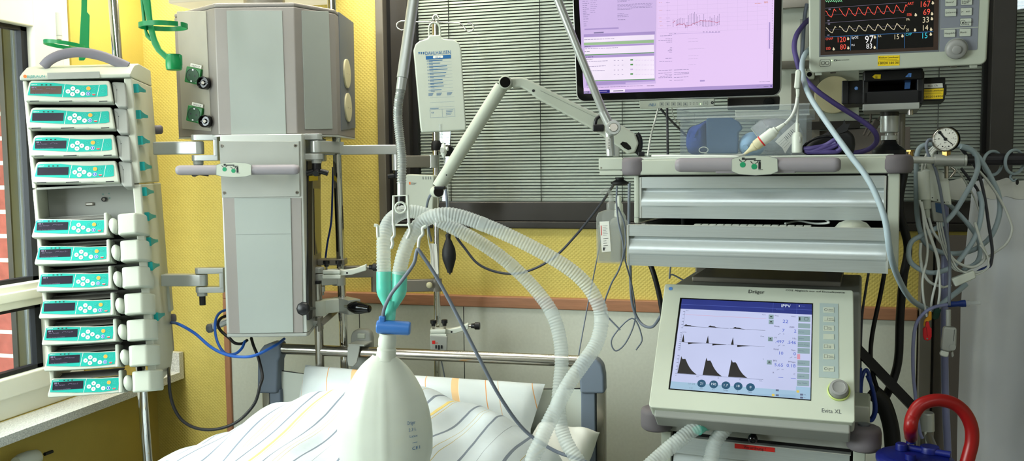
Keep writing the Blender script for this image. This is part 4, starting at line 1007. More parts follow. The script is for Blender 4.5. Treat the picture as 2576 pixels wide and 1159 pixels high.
mb = MB(); yk = -(2.325-2.257); q = [FH.uv(*p, yk) for p in ((874, 872), (880, 867), (905, 870), (903, 885), (897, 912), (888, 922), (876, 920), (873, 905))]
mb.prism(q, yk, yk+.005, 'device_grey', .0015); zt9 = FH.uv(890, 868, yk)[1]; mb.box(q[0][0]+.002, FH.uv(907, 868, yk)[0]+.012, yk, -.01, zt9-.002, zt9+.003, 'device_grey', .0012); part_in(mb, 'hook', hs, FH)

# ================================================================ drip stand, bag
a, b = P(1095, 62, 2.60), P(1101, 950, 2.615); d = b-a
FD = Fr((b.x, b.y, 0)); ds = thing('drip_stand', 'thin chrome drip stand with a wire hanger at the top in front of the blind', 'drip stand', FD)
bot = a+d*((.02-a.z)/d.z); mb = MB(); mb.cyl(a, bot, .0105, 'chrome', n=24); part_in(mb, 'pole_tube', ds, WF)
Zh = 2.6; mb = MB()
mb.tube(spline(PP([(1022, 66), (1019, 73), (1010, 76), (1001, 71), (998, 62), (1004, 55), (1016, 53), (1040, 55), (1095, 56), (1150, 58), (1160, 61), (1167, 67), (1173, 77), (1181, 80), (1190, 75), (1191, 65), (1184, 59), (1175, 60)], Zh), 6), .0022, 'chrome', 8)
mb.tube(spline(PP([(1095, 62), (1093, 52), (1089, 46), (1092, 40), (1098, 39), (1105, 46)], Zh-.006), 6), .0035, 'chrome', 10); mb.tube(spline(PP([(1091, 56, Zh), (1092, 52, Zh-.03), (1097, 54, Zh-.06), (1100, 60, Zh-.07), (1102, 50, Zh-.08)]), 6), .0026, 'chrome', 8); part_in(mb, 'wire_hanger', ds, WF)
def on_iv(py): z = P(1095, py, 2.6).z; return a+d*((z-a.z)/d.z)
mb = MB(); c0, c1_ = on_iv(379), on_iv(352); mb.lathe([(0, 0), (.0135, 0), (.0155, .004), (.0155, .022), (.012, .03), (0, .03)], c0, c1_-c0, 'black_rubber', 8, smooth=False); part_in(mb, 'collar', ds, WF)
mb = MB(); k = P(1128, 378, 2.57); mb.cyl(on_iv(378), k, .004, 'steel', n=8); mb.lathe([(0, -.002), (.014, -.002), (.017, .004), (.017, .016), (.012, .022), (0, .022)], P(1124, 379, 2.58), k-P(1112, 380, 2.62), 'black_rubber', 9, smooth=False); part_in(mb, 'star_knob', ds, WF)
FV = Fr(P(1115, 332, 2.45), 22, -1, -1.6)
bag = thing('infusion_bag', 'clear white 500 ml infusion bag with blue printing hanging from the wire hanger', 'infusion bag', FV)
out = FV.poly([(1060, 334), (1057, 318), (1043, 160), (1040, 128), (1045, 112), (1056, 104), (1076, 98), (1079, 90), (1107, 89), (1110, 96), (1116, 99), (1140, 101), (1153, 108), (1160, 124), (1164, 200), (1172, 316), (1171, 328), (1118, 331)])
mat('bag_film', '#bcc3b8', .35, alpha=.93, var=.03, sss=.2)
mb = MB(); mb.prism(out, -.012, .012, 'bag_film', .0085, 3); part_in(mb, 'pouch', bag, FV)
mb = MB(); mb.tube(spline([FV.l(*q) for q in ((1080, 98), (1079, 72), (1083, 61), (1091, 57), (1099, 59), (1105, 66), (1107, 78), (1108, 97))], 6), .0045, 'bag_film', 8, flat=.6); part_in(mb, 'hanging_loop', bag, FV)
mb = MB(); y_ = -.0126; U = lambda x, y: FV.uv(x, y, y_)
def cr(x, y): return (960+x/4.83, y/4.83)
t0, t1 = U(*cr(532, 668)), U(*cr(840, 652)); ang = atan2(t1[1]-t0[1], t1[0]-t0[0])
mb.text('DAHLHAUSEN', t0[0], t0[1], .0135, y_, 'ink_blue', width=sqrt((t1[0]-t0[0])**2+(t1[1]-t0[1])**2), ang=ang)
for x in (455, 482, 510): 
    u = U(*cr(x, 645)); mb.disc(u[0], u[1]+.001, .0022, y_, 'ink_blue', 10); mb.face([(u[0]-.0005, u[1]+.0012), (u[0]+.0022, u[1]+.001), (u[0]-.0012, u[1]-.005)], y_, 'ink_blue')
mb.face([U(*cr(*q)) for q in ((536, 682), (840, 664), (842, 708), (538, 724))], y_, 'ink_blue'); mb.face([U(*cr(*q)) for q in ((625, 684), (632, 679), (738, 673), (745, 678), (746, 698), (738, 703), (630, 709), (624, 703))], y_-.0002, 'paper')
u = U(*cr(685, 702)); mb.text('500 ml', u[0], u[1], .0052, y_-.0004, 'ink_blue', 'c', ang=ang)
rows = [(738, 165), (772, 135), (810, 215), (848, 218), (890, 200), (930, 185), (972, 150), (1013, 155), (1052, 160), (1095, 130)]
for i, (yy, ln) in enumerate(rows):
    dx = i*2.6; p0 = U(*cr(572+dx, yy)); p1 = U(*cr(572+dx+ln, yy-ln*.055)); mb.line([p0, p1], .0017, y_, 'ink_blue'); p0 = U(*cr(574+dx, yy+14)); p1 = U(*cr(574+dx+45, yy+12)); mb.line([p0, p1], .0011, y_, 'ink_blue')
    u = U(*cr(556+dx, yy+4)); mb.ring(u[0], u[1], .0012, .0018, y_, 'ink_blue', 8)
    mb.line([U(*cr(600+dx, yy+22)), U(*cr(848+dx, yy+6))], .0003, y_, 'ink_blue')
for i in range(4): mb.line([U(*cr(570, 1135+i*9)), U(*cr(628-i*4, 1133+i*9))], .001, y_, 'ink_blue'); mb.line([U(*cr(668, 1131+i*9)), U(*cr(730-i*5, 1128+i*9))], .0009, y_, 'ink_blue'); mb.line([U(*cr(795, 1126+i*9)), U(*cr(858-i*6, 1123+i*9))], .0009, y_, 'ink_blue')
for yy in (245, 257, 269): mb.line([U(1082, yy+1), U(1143, yy-2)], .0003, y_, 'ink_blue')
mb.line([U(1082, 273), U(1103, 272)], .0013, y_, 'ink_blue')
q = [U(1081, 276), U(1143, 273), U(1145, 293), U(1083, 296)]; mb.line(q+[q[0]], .0004, y_, 'ink_blue'); mb.line([U(1112, 275), U(1113, 294)], .0004, y_, 'ink_blue')
u = U(1085, 285); mb.text('CE', u[0], u[1], .006, y_, 'ink_blue')
for i in range(4): mb.line([U(1122, 277+i*4), U(1140-i*2, 276+i*4)], .0009, y_, 'ink_blue')
part_in(mb, 'printed_label', bag, FV)
mb = MB(); mb.tube(spline([FV.l(1107, 312, -.012), FV.l(1108, 326, -.010), FV.l(1111, 345, -.005)], 5), .0042, 'plastic_clear', 8); part_in(mb, 'outlet_port', bag, FV)
gs = MB(); pts = [FV.M @ FV.l(1111, 345, -.005)]+PP([(1114, 362, 2.43), (1116, 392, 2.43), (1119, 412, 2.44), (1126, 460, 2.48), (1128, 520, 2.5)]); gs.tube(spline(pts, 6), .0022, 'bottle_clear', 8)
giv = solo(gs, 'infusion_line', 'clear infusion tube with drip chamber under the infusion bag', 'infusion line')
gs = MB(); c = P(1116, 378, 2.425)-giv.location; gs.lathe([(0, -.02), (.004, -.018), (.0085, -.008), (.0095, 0), (.0085, .008), (.004, .018), (0, .02)], c, (0, 0, 1), 'plastic_white', 18); gs.disc(c.x-.001, c.z, .006, c.y-.0098, 'device_grey', 14, rz=.008); gs.cyl(c+V((.008, 0, .004)), c+V((.013, 0, .004)), .006, 'plastic_white', n=14); gs.build('drip_chamber', giv)
FX = Fr(P(1055, 548, 2.52), 4); bx = thing('socket_box', 'white box with vent slots and a small orange logo left of the drip stand', 'box', FX)
mb = MB(); mb.prism(FX.poly([(1019, 548), (1019, 446), (1022, 438), (1088, 440), (1092, 446), (1088, 548)]), 0, .045, 'device_white', .004)
for x in (1064, 1071, 1077, 1083): mb.prism(FX.poly([(x-1, 444), (x+1, 444), (x+1.6, 451), (x-.6, 451)]), -.0008, .0, 'ink_grey')
q = FX.poly([(1029, 457), (1033, 457), (1033, 464), (1029, 464)]); mb.face(q, -.0008, 'orange_dot'); u = FX.uv(1035, 461); mb.text('Dräger', u[0], u[1]-.001, .0055, -.0008, 'ink'); mb.line([FX.uv(1035, 464), FX.uv(1043, 464.5)], .001, -.0008, 'ink_grey'); part_in(mb, 'housing', bx, FX)
lf = MB(); Fl = Fr(P(1091, 690, 2.56), 10, 0, 1); lf.prism(Fl.poly([(1081, 612), (1098, 613), (1103, 688), (1094, 692), (1086, 672)]), 0, .002, 'paper'); lf.line([Fl.uv(1090, 613), Fl.uv(1095, 690)], .0006, -.0004, 'ink_grey'); solo(lf, 'folded_leaflet', 'narrow folded white paper strip hanging on the drip stand behind the hoses', 'leaflet', fr=Fl)
cable('clear_tube_loop', 'thin clear tube looping above the folded paper strip on the drip stand', 'tube', PP([(1074, 560, 2.55), (1077, 600, 2.55), (1084, 640, 2.55), (1084, 672, 2.55)]), .0016, 'plastic_white')
cable('grey_double_lead', 'grey lead hanging from the white swivel arm end behind the hoses', 'cable', PP([(1094, 478, 2.2), (1078, 500, 2.25), (1072, 540, 2.35), (1078, 575, 2.4), (1085, 605, 2.5)]), .0034, 'cable_grey')
cable('grey_double_lead', 'grey lead hanging beside the drip stand right of the swivel arm end', 'cable', PP([(1118, 462, 2.4), (1124, 500, 2.4), (1126, 540, 2.42), (1130, 570, 2.42)]), .0036, 'cable_grey')
bl = MB(); p0, p1 = P(1132, 690, 2.42), P(1127, 588, 2.42); L = (p1-p0).length
bl.lathe([(0, 0), (.0025, 0), (.0025, .004), (.007, .005), (.0085, .012), (.0115, .02), (.0185, .042), (.0195, .055), (.018, .07), (.010, .092), (.0065, .098), (.007, L-.008), (.008, L-.004), (.006, L), (0, L)], p0, p1-p0, 'black_rubber', 22); solo(bl, 'squeeze_bulb', 'black rubber squeeze bulb hanging right of the drip stand', 'squeeze bulb')
cable('bulb_tube', 'thin dark tube running from the squeeze bulb up behind the corrugated hose', 'tube', PP([(1127, 590, 2.42), (1124, 578, 2.44), (1128, 560, 2.46)]), .003, 'black_rubber')
e, fr = white_clamp(1106, 836, 2.56, 18, 'white clamp with black thumbscrews low on the drip stand behind the headboard rail', 'white pole clamps', 'plastic_white', .92)
fm = MB(); FMm = Fr(P(1106, 905, 2.545), 18); fm.prism(FMm.poly([(1082, 843), (1126, 846), (1124, 905), (1084, 905)]), 0, .03, 'device_grey', .003); u = FMm.uv(1087, 864); fm.box(u[0], u[0]+.009, -.0006, 0, u[1]-.001, u[1]+.009, 'tape_red'); fm.text('elk', u[0]+.0105, u[1], .006, -.0006, 'tape_red'); 
for x, h_ in ((1097, 8), (1104, 12), (1111, 8)): fm.prism(FMm.poly([(x-2, 868), (x+2, 868), (x+2, 868+h_), (x-2, 868+h_)]), -.002, 0, 'ink')
solo(fm, 'pole_module', 'small grey pole module with a red mark under the lower white clamp', 'module', fr=FMm)
cable('lamp_cable', 'thin grey cable beside the drip stand behind the headboard', 'cable', PP([(1110, 905, 2.58), (1116, 935, 2.58), (1121, 965, 2.58), (1124, 990, 2.58)]), .002, 'cable_grey')

# ================================================================ breathing circuit
ZB = 1.74
arm_ = MB(); j0 = P(1132, -640, 1.80); l0 = P(1040, 0, 1.76); l1 = P(1012, 196, 1.75); FA = Fr(P(1545, 392, 1.86))
ha = thing('hose_support_arm', 'silver jointed hose support arm with a flexible gooseneck holding the breathing hoses', 'support arm', FA)
arm_.tube([j0, l1], .0112, 'alu', 20); part_in(arm_, 'upper_rod', ha, WF)
mb = MB(); mb.cyl(l1, P(1008, 226, 1.75), .0098, 'alu', n=20); 
cur = spline(PP([(1008, 226), (1002, 262), (1001, 300), (1006, 350), (1011, 400), (1010, 462)], 1.75), 40); rr = [.0088+.0009*sin(i*2*pi/4.2) for i in range(len(cur))]
mb.tube(cur, rr, 'alu', 16); part_in(mb, 'gooseneck', ha, WF)
mb = MB(); mb.cyl(P(1010, 460, 1.75), P(1010, 492, 1.75), .0085, 'alu', n=20); mb.cyl(P(1010, 490, 1.75), P(1009, 516, 1.75), .0078, 'black_plastic', n=16); part_in(mb, 'end_sleeve', ha, WF)
mb = MB(); r0 = P(1521, 290, 1.86); mb.tube([j0, P(1403, 0, 1.82), r0], [.0085, .0085, .0085], 'alu', 18); mb.cyl(P(1516, 280, 1.86), P(1535, 318, 1.86), .0098, 'alu', n=18); part_in(mb, 'lower_rod', ha, WF)
mb = MB(); mb.ball(j0, .022, .022, .022, 'alu'); part_in(mb, 'elbow_joint', ha, WF)
mb = MB(); jc = P(1542, 322, 1.845); jx = RT*1; mb.lathe([(0, -.012), (.014, -.012), (.0155, -.009), (.0155, .012), (0, .012)], jc, FW, 'alu', 24); mb.lathe([(0, -.0145), (.008, -.0145), (.0095, -.012), (0, -.0118)], jc, FW, 'steel', 18); part_in(mb, 'tilt_joint', ha, WF)
mb = MB(); mb.cyl(P(1536, 392, 1.865), P(1532, 330, 1.865), .0092, 'alu', n=20); part_in(mb, 'base_tube', ha, WF)
mb = MB(); FL2 = Fr(P(1533, 380, 1.854), 15); mb.prism(FL2.poly([(1524, 344), (1533, 343), (1535, 374), (1527, 375)]), 0, .0008, 'paper'); 
for i, t in enumerate(('H', 'C', 'K', 'CE')): u = FL2.uv(1530, 350+i*7); mb.text(t, u[0], u[1]-.002, .005, -.0006, 'ink', 'c', ang=-pi/2)
part_in(mb, 'rating_label', ha, WF) if False else part_in(mb, 'rating_label', ha, FL2)
# white hose holder
FHH = Fr(P(1007, 640, ZB-.015), 15); hh = thing('hose_holder', 'white plastic hose holder clip under the gooseneck gripping both corrugated hoses', 'hose holder', FHH)
mb = MB(); H_ = lambda *q: [FHH.l(x, y) for x, y in q]
mb.tube(H_((989, 566), (990, 493), (1025, 491), (1029, 566)), .0028, 'plastic_white', 8, flat=1); mb.tube(H_((991, 566), (1029, 566)), .002, 'plastic_white', 8)
c = FHH.l(1008, 522); mb.tube([c+V((.0105*cos(t), -.001, .0105*sin(t))) for t in [2*pi*i/24 for i in range(24)]], .0022, 'plastic_white', 8, closed=True); mb.tube(H_((996, 522), (1003, 518), (1008, 524), (1018, 524)), .0012, 'plastic_white', 6)
mb.tube(spline(H_((990, 560), (992, 590), (986, 600), (988, 612), (984, 625)), 5), .003, 'plastic_white', 8); mb.tube(spline(H_((1027, 560), (1032, 580), (1024, 600)), 5), .003, 'plastic_white', 8); part_in(mb, 'clip_frame', hh, FHH)
mb = MB(); mb.tube(spline(H_((941, 566), (949, 568), (950, 580), (951, 596)), 5), .0032, 'plastic_white', 8); part_in(mb, 'left_hook', hh, FHH)
mb = MB(); mb.tube(spline(H_((1072, 568), (1063, 574), (1064, 588), (1055, 600), (1052, 622)), 5), .0032, 'plastic_white', 8); part_in(mb, 'right_hook', hh, FHH)
def corrugated(name, lbl, pts, r=.0142, pitch=.0062, cuffs=()):
    cur = spline(pts, 60); L = 0; out = [cur[0]]; step = pitch/4; acc = 0
    for p0, p1 in zip(cur, cur[1:]):
        seg = (p1-p0).length
        while acc+seg >= step and seg > 0:
            p0 = p0.lerp(p1, (step-acc)/seg); seg = (p1-p0).length; acc = 0; out.append(p0)
        acc += seg
    rs = []; k = len(out)
    for i in range(k):
        s_ = i*step; rr = r*(1+.05*cos(2*pi*s_/pitch))
        if any(abs(s_-c_) < .007 for c_ in cuffs): rr = r*1.03
        rs.append(rr)
    mb = MB(); mb.tube(out, rs, 'hose_clear', 16); return solo(mb, name, lbl, 'breathing hose', 'corrugated breathing hoses')
hA = [(1004, 690, 1.735), (1011, 655, 1.735), (1022, 620, 1.735), (1038, 588, 1.735), (1062, 558, 1.735), (1105, 540, 1.73), (1165, 546, 1.73), (1280, 592, 1.73), (1400, 655, 1.73), (1466, 705, 1.73), (1503, 760, 1.73), (1513, 805, 1.73), (1501, 862, 1.72), (1468, 912, 1.70), (1430, 966, 1.68), (1392, 1040, 1.66), (1362, 1105, 1.64), (1340, 1180, 1.63), (1400, 1300, 1.62), (1540, 1260, 1.64), (1640, 1165, 1.68), (1710, 1105, 1.70), (1757, 1071, 1.715)]
corrugated('corrugated_hose', 'front clear corrugated hose arching from the right leg of the turquoise Y-piece', PP(hA), cuffs=(.24, .56, .75))
hB = [(966, 690, 1.745), (965, 640, 1.75), (967, 590, 1.765), (984, 552, 1.79), (1022, 532, 1.82), (1075, 540, 1.83), (1125, 565, 1.83), (1200, 605, 1.83), (1272, 655, 1.83), (1338, 718, 1.83), (1386, 782, 1.82), (1407, 845, 1.81), (1413, 905, 1.80), (1409, 960, 1.79), (1405, 1020, 1.78), (1415, 1085, 1.77), (1445, 1145, 1.75), (1520, 1230, 1.73), (1680, 1260, 1.71), (1775, 1180, 1.71), (1800, 1110, 1.72), (1835, 1068, 1.72), (1860, 1056, 1.73)]
corrugated('corrugated_hose', 'rear clear corrugated hose from the left leg of the turquoise Y-piece, behind the other hose', PP(hB), cuffs=(.42, .55))
FYP = Fr(P(980, 805, ZB)); yp = thing('y_piece', 'translucent turquoise Y-piece joining the two corrugated hoses', 'connector', FYP)
mb = MB(); mb.tube(spline(PP([(966, 683), (966, 715), (967, 738), (973, 762), (979, 778)], ZB), 5), [.0152]*9+[.0148, .0142, .0132, .012, .011, .010, .0092, .0088, .0085, .0082, .008, .008], 'teal_clear', 18); part_in(mb, 'left_leg', yp, WF)
mb = MB(); mb.tube(spline(PP([(1005, 683), (1005, 715), (1003, 738), (994, 762), (985, 778)], ZB), 5), [.0152]*9+[.0148, .0142, .0132, .012, .011, .010, .0092, .0088, .0085, .0082, .008, .008], 'teal_clear', 18); part_in(mb, 'right_leg', yp, WF)
mb = MB(); mb.tube(PP([(983, 756), (982, 775), (981, 804)], ZB), [.0128, .0115, .0105], 'teal_clear', 20); part_in(mb, 'stem', yp, WF)
FBC = Fr(P(990, 823, ZB-.008), 15); bc = thing('flow_sensor', 'blue plastic flow sensor lying across between the Y-piece and the breathing bag', 'sensor', FBC)
mb = MB(); a, b = FBC.l(947, 821), FBC.l(1033, 826); dd = (b-a); L = dd.length; mb.lathe([(0, 0), (.0115, .0005), (.0138, .004), (.0138, L-.004), (.0115, L-.0005), (0, L)], a, dd, 'blue_connector', 24); part_in(mb, 'body', bc, FBC)
mb = MB(); q = FBC.l(962, 805, -.001); mb.box(q.x-.0065, q.x+.0065, -.008, .006, q.z-.006, q.z+.009, 'blue_connector', .003); part_in(mb, 'cable_port', bc, FBC)
FBG = Fr(P(972, 842, ZB), 15); bgt = thing('breathing_bag', 'milky translucent breathing bag hanging in front of the bed', 'breathing bag', FBG)
s = mpp(ZB)
mb = MB(); c0 = FBG.l(976, 838); c1_ = FBG.l(970, 908); d = c1_-c0; L = d.length
mb.lathe([(.018, 0), (.0165, .006), (.0182, .012), (.0178, L*.42), (.0165, L*.5), (.0195, L*.56), (.0188, L*.62), (.0202, L*.85), (.024, L*.92), (.0225, L), (.02, L+.01)], c0, d, 'silicone', 28); part_in(mb, 'neck', bgt, FBG)
prof_px = [(903, 26), (910, 33), (920, 46), (932, 58), (950, 72), (970, 84), (1000, 99), (1040, 112), (1080, 119), (1110, 121), (1150, 120), (1200, 106), (1250, 84), (1285, 52), (1305, 20), (1310, 0)]
prof = [(r*s, (y-903)*s) for y, r in prof_px]
def rad(h):
    for (ra, ha_), (rb, hb) in zip(prof, prof[1:]):
        if ha_ <= h <= hb: t = (h-ha_)/(hb-ha_); return ra+(rb-ra)*t
    return 0
bc0 = FBG.l(964, 891); NB = 72; hs_ = []
for i in range(61): hs_.append(prof[-1][1]*(i/60)**1.25)
mb = MB(); 
def fold(t, h): 
    f = 1.0
    for c_, w_, am in ((-pi/2+.10, .05, .035), (-pi/2-.45, .10, .02), (-pi/2+1.1, .1, .02), (pi/2, .12, .03), (2.6, .1, .02)):
        dd_ = (t-c_+pi) % (2*pi)-pi; f += am*math.exp(-(dd_/w_)**2)
    return 1+(f-1)*min(1, h/.05)*(1 if h < .2 else max(0, 1-(h-.2)/.1))
def bagpt(u, v):
    h = prof[-1][1]*v**1.25; t = 2*pi*u; r = rad(h)*fold(t, h)
    return bc0+V((r*cos(t)-.0*h, r*.74*sin(t), -h))
mb.grid(bagpt, NB, 60, 'silicone'); part_in(mb, 'balloon', bgt, FBG)
mb = MB(); tx = MB(); a_ = FBG.uv(1043, 1052); 
for i, (t, sz) in enumerate((('Dräger', .010), ('2,3 L', .008), ('Latex', .007), ('-', .008), ('CE1', .009))): tx.text(t, a_[0]+.002*i, a_[1]-.0125*i+.004, sz, 0, 'ink_blue', 'c', width=.014 if len(t) > 2 else .009)
vv = []
for x, y, z in tx.v:
    h = bc0.z-z; r = rad(h)*1.02; dx = min(abs(x-bc0.x), r*.98); vv.append((x, bc0.y-.74*sqrt(max(0, r*r-dx*dx))-.0015, z))
tx.v = vv; part_in(tx, 'printed_mark', bgt, FBG)
cable('sensor_cable', 'grey sensor cable looping up from the blue flow sensor and down across the duvet', 'cable', PP([(963, 802, 1.735), (967, 775, 1.715), (985, 738, 1.705), (1012, 704, 1.70), (1040, 664, 1.70), (1047, 636, 1.70), (1050, 628, 1.70), (1057, 634, 1.70), (1100, 700, 1.71), (1150, 792, 1.72), (1200, 890, 1.73), (1258, 998, 1.75), (1320, 1082, 1.77), (1395, 1133, 1.76), (1470, 1160, 1.74), (1540, 1200, 1.74)]), .0036, 'cable_grey', n=10)
cable('sagging_cable', 'dark grey cable sagging across the yellow wall below the interior window', 'cable', PP([(1128, 540, 2.45), (1142, 585, 2.48), (1170, 625, 2.5), (1205, 665, 2.5), (1260, 686, 2.5), (1320, 684, 2.48), (1390, 650, 2.45), (1450, 590, 2.40), (1510, 515, 2.30), (1545, 462, 2.15)]), .0036, 'cable_dark')
# ================================================================ equipment cart (upper drawer cabinet)
mat('scr_lilac', '#e9cdf7', .5, emit=1.0, var=.02, vscale=2); mat('scr_lilac_dark', '#d7bfee', .5, emit=.95, var=.02); mat('scr_purple', '#b79fd9', .5, emit=.9); mat('scr_green', '#a9cf9e', .5, emit=.85); mat('scr_green_dark', '#5fa85c', .5, emit=.8)
mat('scr_text', '#8d80b0', .5, emit=.8); mat('scr_text_dark', '#3a3060', .5, emit=.8); mat('scr_red', '#c23a5a', .5, emit=.9); mat('scr_orange', '#e08a4a', .5, emit=.9); mat('scr_line', '#d5bde6', .5, emit=.95); mat('scr_navy', '#2a2290', .5, emit=.8); mat('scr_white', '#f4e8fb', .5, emit=1)
mat('lcd_sky', '#c9d0f2', .5, emit=.95, var=.06, vscale=5); mat('lcd_header', '#2b3a94', .5, emit=.75, var=.15, vscale=8); mat('lcd_headline', '#5a6cc4', .5, emit=.8); mat('lcd_wave', '#1c1216', .5, emit=.6, var=.4); mat('lcd_blue', '#4b63d0', .5, emit=.9); mat('lcd_grey', '#6a7494', .5, emit=.8); mat('lcd_menu', '#98b3b8', .5, emit=.85); mat('lcd_menu_line', '#c8d8dc', .5, emit=.9); mat('lcd_pink', '#e6a0b4', .5, emit=.9); mat('lcd_foot', '#a9cbe4', .5, emit=.9); mat('lcd_circle', '#0c5f86', .5, emit=.7); mat('lcd_white', '#e8f4ff', .5, emit=1); mat('lcd_amber', '#e8cf60', .5, emit=.9)
mat('mon_black', '#0d0b0c', .25, emit=.25, var=.3); mat('mon_brown', '#40322c', .35, var=.2); mat('mon_red', '#ff5a48', .5, emit=1.0); mat('mon_cream', '#e8dcb8', .5, emit=.9); mat('mon_white', '#ffffff', .5, emit=1.0); mat('mon_cyan', '#3ad4e8', .5, emit=.95); mat('mon_blue', '#3f7cb8', .5, emit=.8); mat('mon_lilac', '#8f86a0', .5, emit=.6); mat('mon_green', '#8ee0a8', .5, emit=.8)
mat('mon_panel', '#80848e', .5, var=.02); mat('button_face', '#b9bfb4', .45, var=.02); mat('knob_face', '#8e8f8d', .4, var=.03); mat('ring_lime', '#b7c77a', .4); mat('evita_white', '#c3cabb', .4, var=.015); mat('keypad_grey', '#a9b8b6', .45, var=.02)

CY = -7
oc = P(1609, 548, 1.9); FCt = Fr(oc, CY)
zTop = FCt.uv(1900, 397)[1]; zS = FCt.uv(1900, 438)[1]
zd0, zd1 = FCt.uv(1609, 548)[1], FCt.uv(1609, 446)[1]; xd0, xd1 = FCt.uv(1609, 500)[0], FCt.uv(2229, 500)[0]
YL = -.115
zl1, zl0 = FCt.uv(1577, 566, YL)[1], FCt.uv(1577, 667, YL)[1]; xl0, xl1 = FCt.uv(1577, 620, YL)[0], FCt.uv(2235, 620, YL)[0]
cart = thing('drawer_cart', 'wide drawer cabinet cart with brushed aluminium drawer fronts and grey rubber bumpers', 'cart', Fr(FCt.M @ V((.24, .2, zl0-.02)), CY))
cp_ = lambda mb, n, fr=FCt: part_in(mb, n, cart, fr)
mb = MB(); xa_, xb_ = FCt.uv(1603, 420)[0], FCt.uv(2254, 420)[0]
mb.box(xa_, xb_, -.012, .43, zS, zTop, 'device_white', .004); mb.box(xa_+.004, xb_-.004, -.008, .42, zTop, zTop+.004, 'plastic_white', .0015); cp_(mb, 'top_slab')
mb = MB(); 
mb.box(xa_-.008, xd0-.002, .002, .43, zl1-.004, zS, 'device_white', .003); mb.box(xd1+.002, xb_+.008, .002, .43, zl0-.004, zS, 'device_white', .003); mb.box(xd0, xd1, .41, .43, zl0, zS, 'frame_black'); mb.box(xd0-.01, xd1+.01, .02, .42, zS-.012, zS, 'frame_black')
zj = FCt.uv(1600, 546)[1]; mb.box(xa_-.0085, xd0-.002, .0015, .01, zj-.0006, zj, 'ink_grey'); cp_(mb, 'side_panels')
mb = MB(); mb.box(xd0+.004, xd1-.004, .02, .40, zl0+.02, zl0+.03, 'device_grey'); mb.box(xd0+.004, xd0+.012, .0, .40, zl0+.02, zd0-.012, 'device_grey'); cp_(mb, 'inner_tray')
def drawer(x0, x1, z0, z1, y, name, open_=False):
    H_ = z1-z0; zz = lambda t: z1-H_*t
    pr = [(y, zz(0)), (y, zz(.265)), (y+.004, zz(.268)), (y+.011, zz(.275))]
    for i in range(1, 15): 
        t = i/14; pr.append((y+.011-.0125*sin(t*pi/2)**1.6*1.0+0.0, zz(.275+(.66-.275)*t)))
    pr += [(y-.0022, zz(.69)), (y-.0016, zz(.715)), (y, zz(.735)), (y, zz(1)), (y+.018, zz(1)), (y+.018, zz(0))]
    mb = MB(); mb.xprism(pr, x0+.004, x1-.004, 'alu_brushed', smooth=True)
    for a, b in ((x0, x0+.004), (x1-.004, x1)): mb.xprism([(y-.001, zz(0)), (y-.001, zz(1)), (y+.018, zz(1)), (y+.018, zz(0))], a, b, 'alu_light')
    mb.box(x0+.002, x1-.002, y-.001, y+.016, zz(0), zz(-.012), 'alu_light', .0008)
    mb.box(x0+.02, x1-.02, y+.018, .38+y, z0+.008, z0+.012, 'device_grey'); 
    for a in (x0+.02, x1-.024): mb.box(a, a+.004, y+.018, .38+y, z0+.008, z0+H_*.62, 'device_grey')
    return cp_(mb, name)
drawer(xd0, xd1, zd0, zd1, 0, 'drawer'); dl = drawer(xl0, xl1, zl0, zl1, YL, 'drawer')
for px0, px1, py0, py1, yy in ((1548, 1629, 392, 445, -.03), (2203, 2301, 385, 440, -.03)):
    a, b = FCt.uv(px0, (py0+py1)/2, yy), FCt.uv(px1, (py0+py1)/2, yy); r = (b[0]-a[0])/2; z1, z0 = FCt.uv(px0, py0+4, yy)[1], FCt.uv(px0, py1-3, yy)[1]; cx = (a[0]+b[0])/2
    mb = MB(); h = z1-z0; mb.lathe([(0, 0), (r*.78, 0), (r*.93, .0025), (r, h*.28), (r, h*.72), (r*.95, h-.004), (r*.8, h), (0, h)], V((cx, r*.5, z0)), (0, 0, 1), 'bumper_grey', 36); cp_(mb, 'corner_bumper')
yh2 = -.055; mb = MB(); a, b = FCt.l(1714, 415, yh2), FCt.l(2098, 414, yh2)
mb.tube([a+V((-.0125, 0, 0)), a+V((-.0118, 0, 0)), a+V((-.009, 0, 0)), a+V((-.004, 0, 0)), a, b, b+V((.004, 0, 0)), b+V((.009, 0, 0)), b+V((.0118, 0, 0)), b+V((.0125, 0, 0))], [.006, .0092, .0122, .0140, .0145, .0145, .0140, .0122, .0092, .006], 'handle_grey', 22)
for x in (a.x+.04, b.x-.04): mb.cyl((x, yh2, a.z-.004), (x, 0, a.z-.004), .009, 'device_grey', n=14)
mb.box(a.x+.07, b.x-.07, yh2-.006, yh2+.012, a.z-.018, a.z-.01, 'handle_grey', .003); cp_(mb, 'push_handle')
sign(FCt, [(1841, 400), (1862, 393), (1898, 390.5), (1935, 393), (1956, 399), (1957, 431), (1940, 438), (1900, 441), (1858, 438), (1841, 431)], yh2-.016, cart, None)
# keyboard and mouse pad in the open drawer
FK = Fr(FCt.M @ V((FCt.uv(1880, 566, YL+.05)[0], YL+.10, zl0+.06)), CY)
kb = thing('keyboard', 'off-white computer keyboard lying in the open drawer of the cart', 'keyboard', FK)
zk = FCt.uv(1880, 570, YL+.02)[1]-.010; xk0, xk1 = FCt.uv(1720, 566, YL+.03)[0], FCt.uv(2042, 566, YL+.03)[0]
mb = MB(); mb.box(xk0, xk1, YL+.022, YL+.16, zk-.014, zk-.003, 'plastic_white', .003); part_in(mb, 'case', kb, FCt)
mb = MB(); nk = 15; w_ = (xk1-xk0-.01)/nk
for r_ in range(5):
    for i in range(nk): x = xk0+.005+i*w_; mb.box(x+.001, x+w_-.001, YL+.03+r_*.021, YL+.048+r_*.021, zk-.003, zk+.003+.0012*r_, 'plastic_white', .001)
part_in(mb, 'keycaps', kb, FCt)
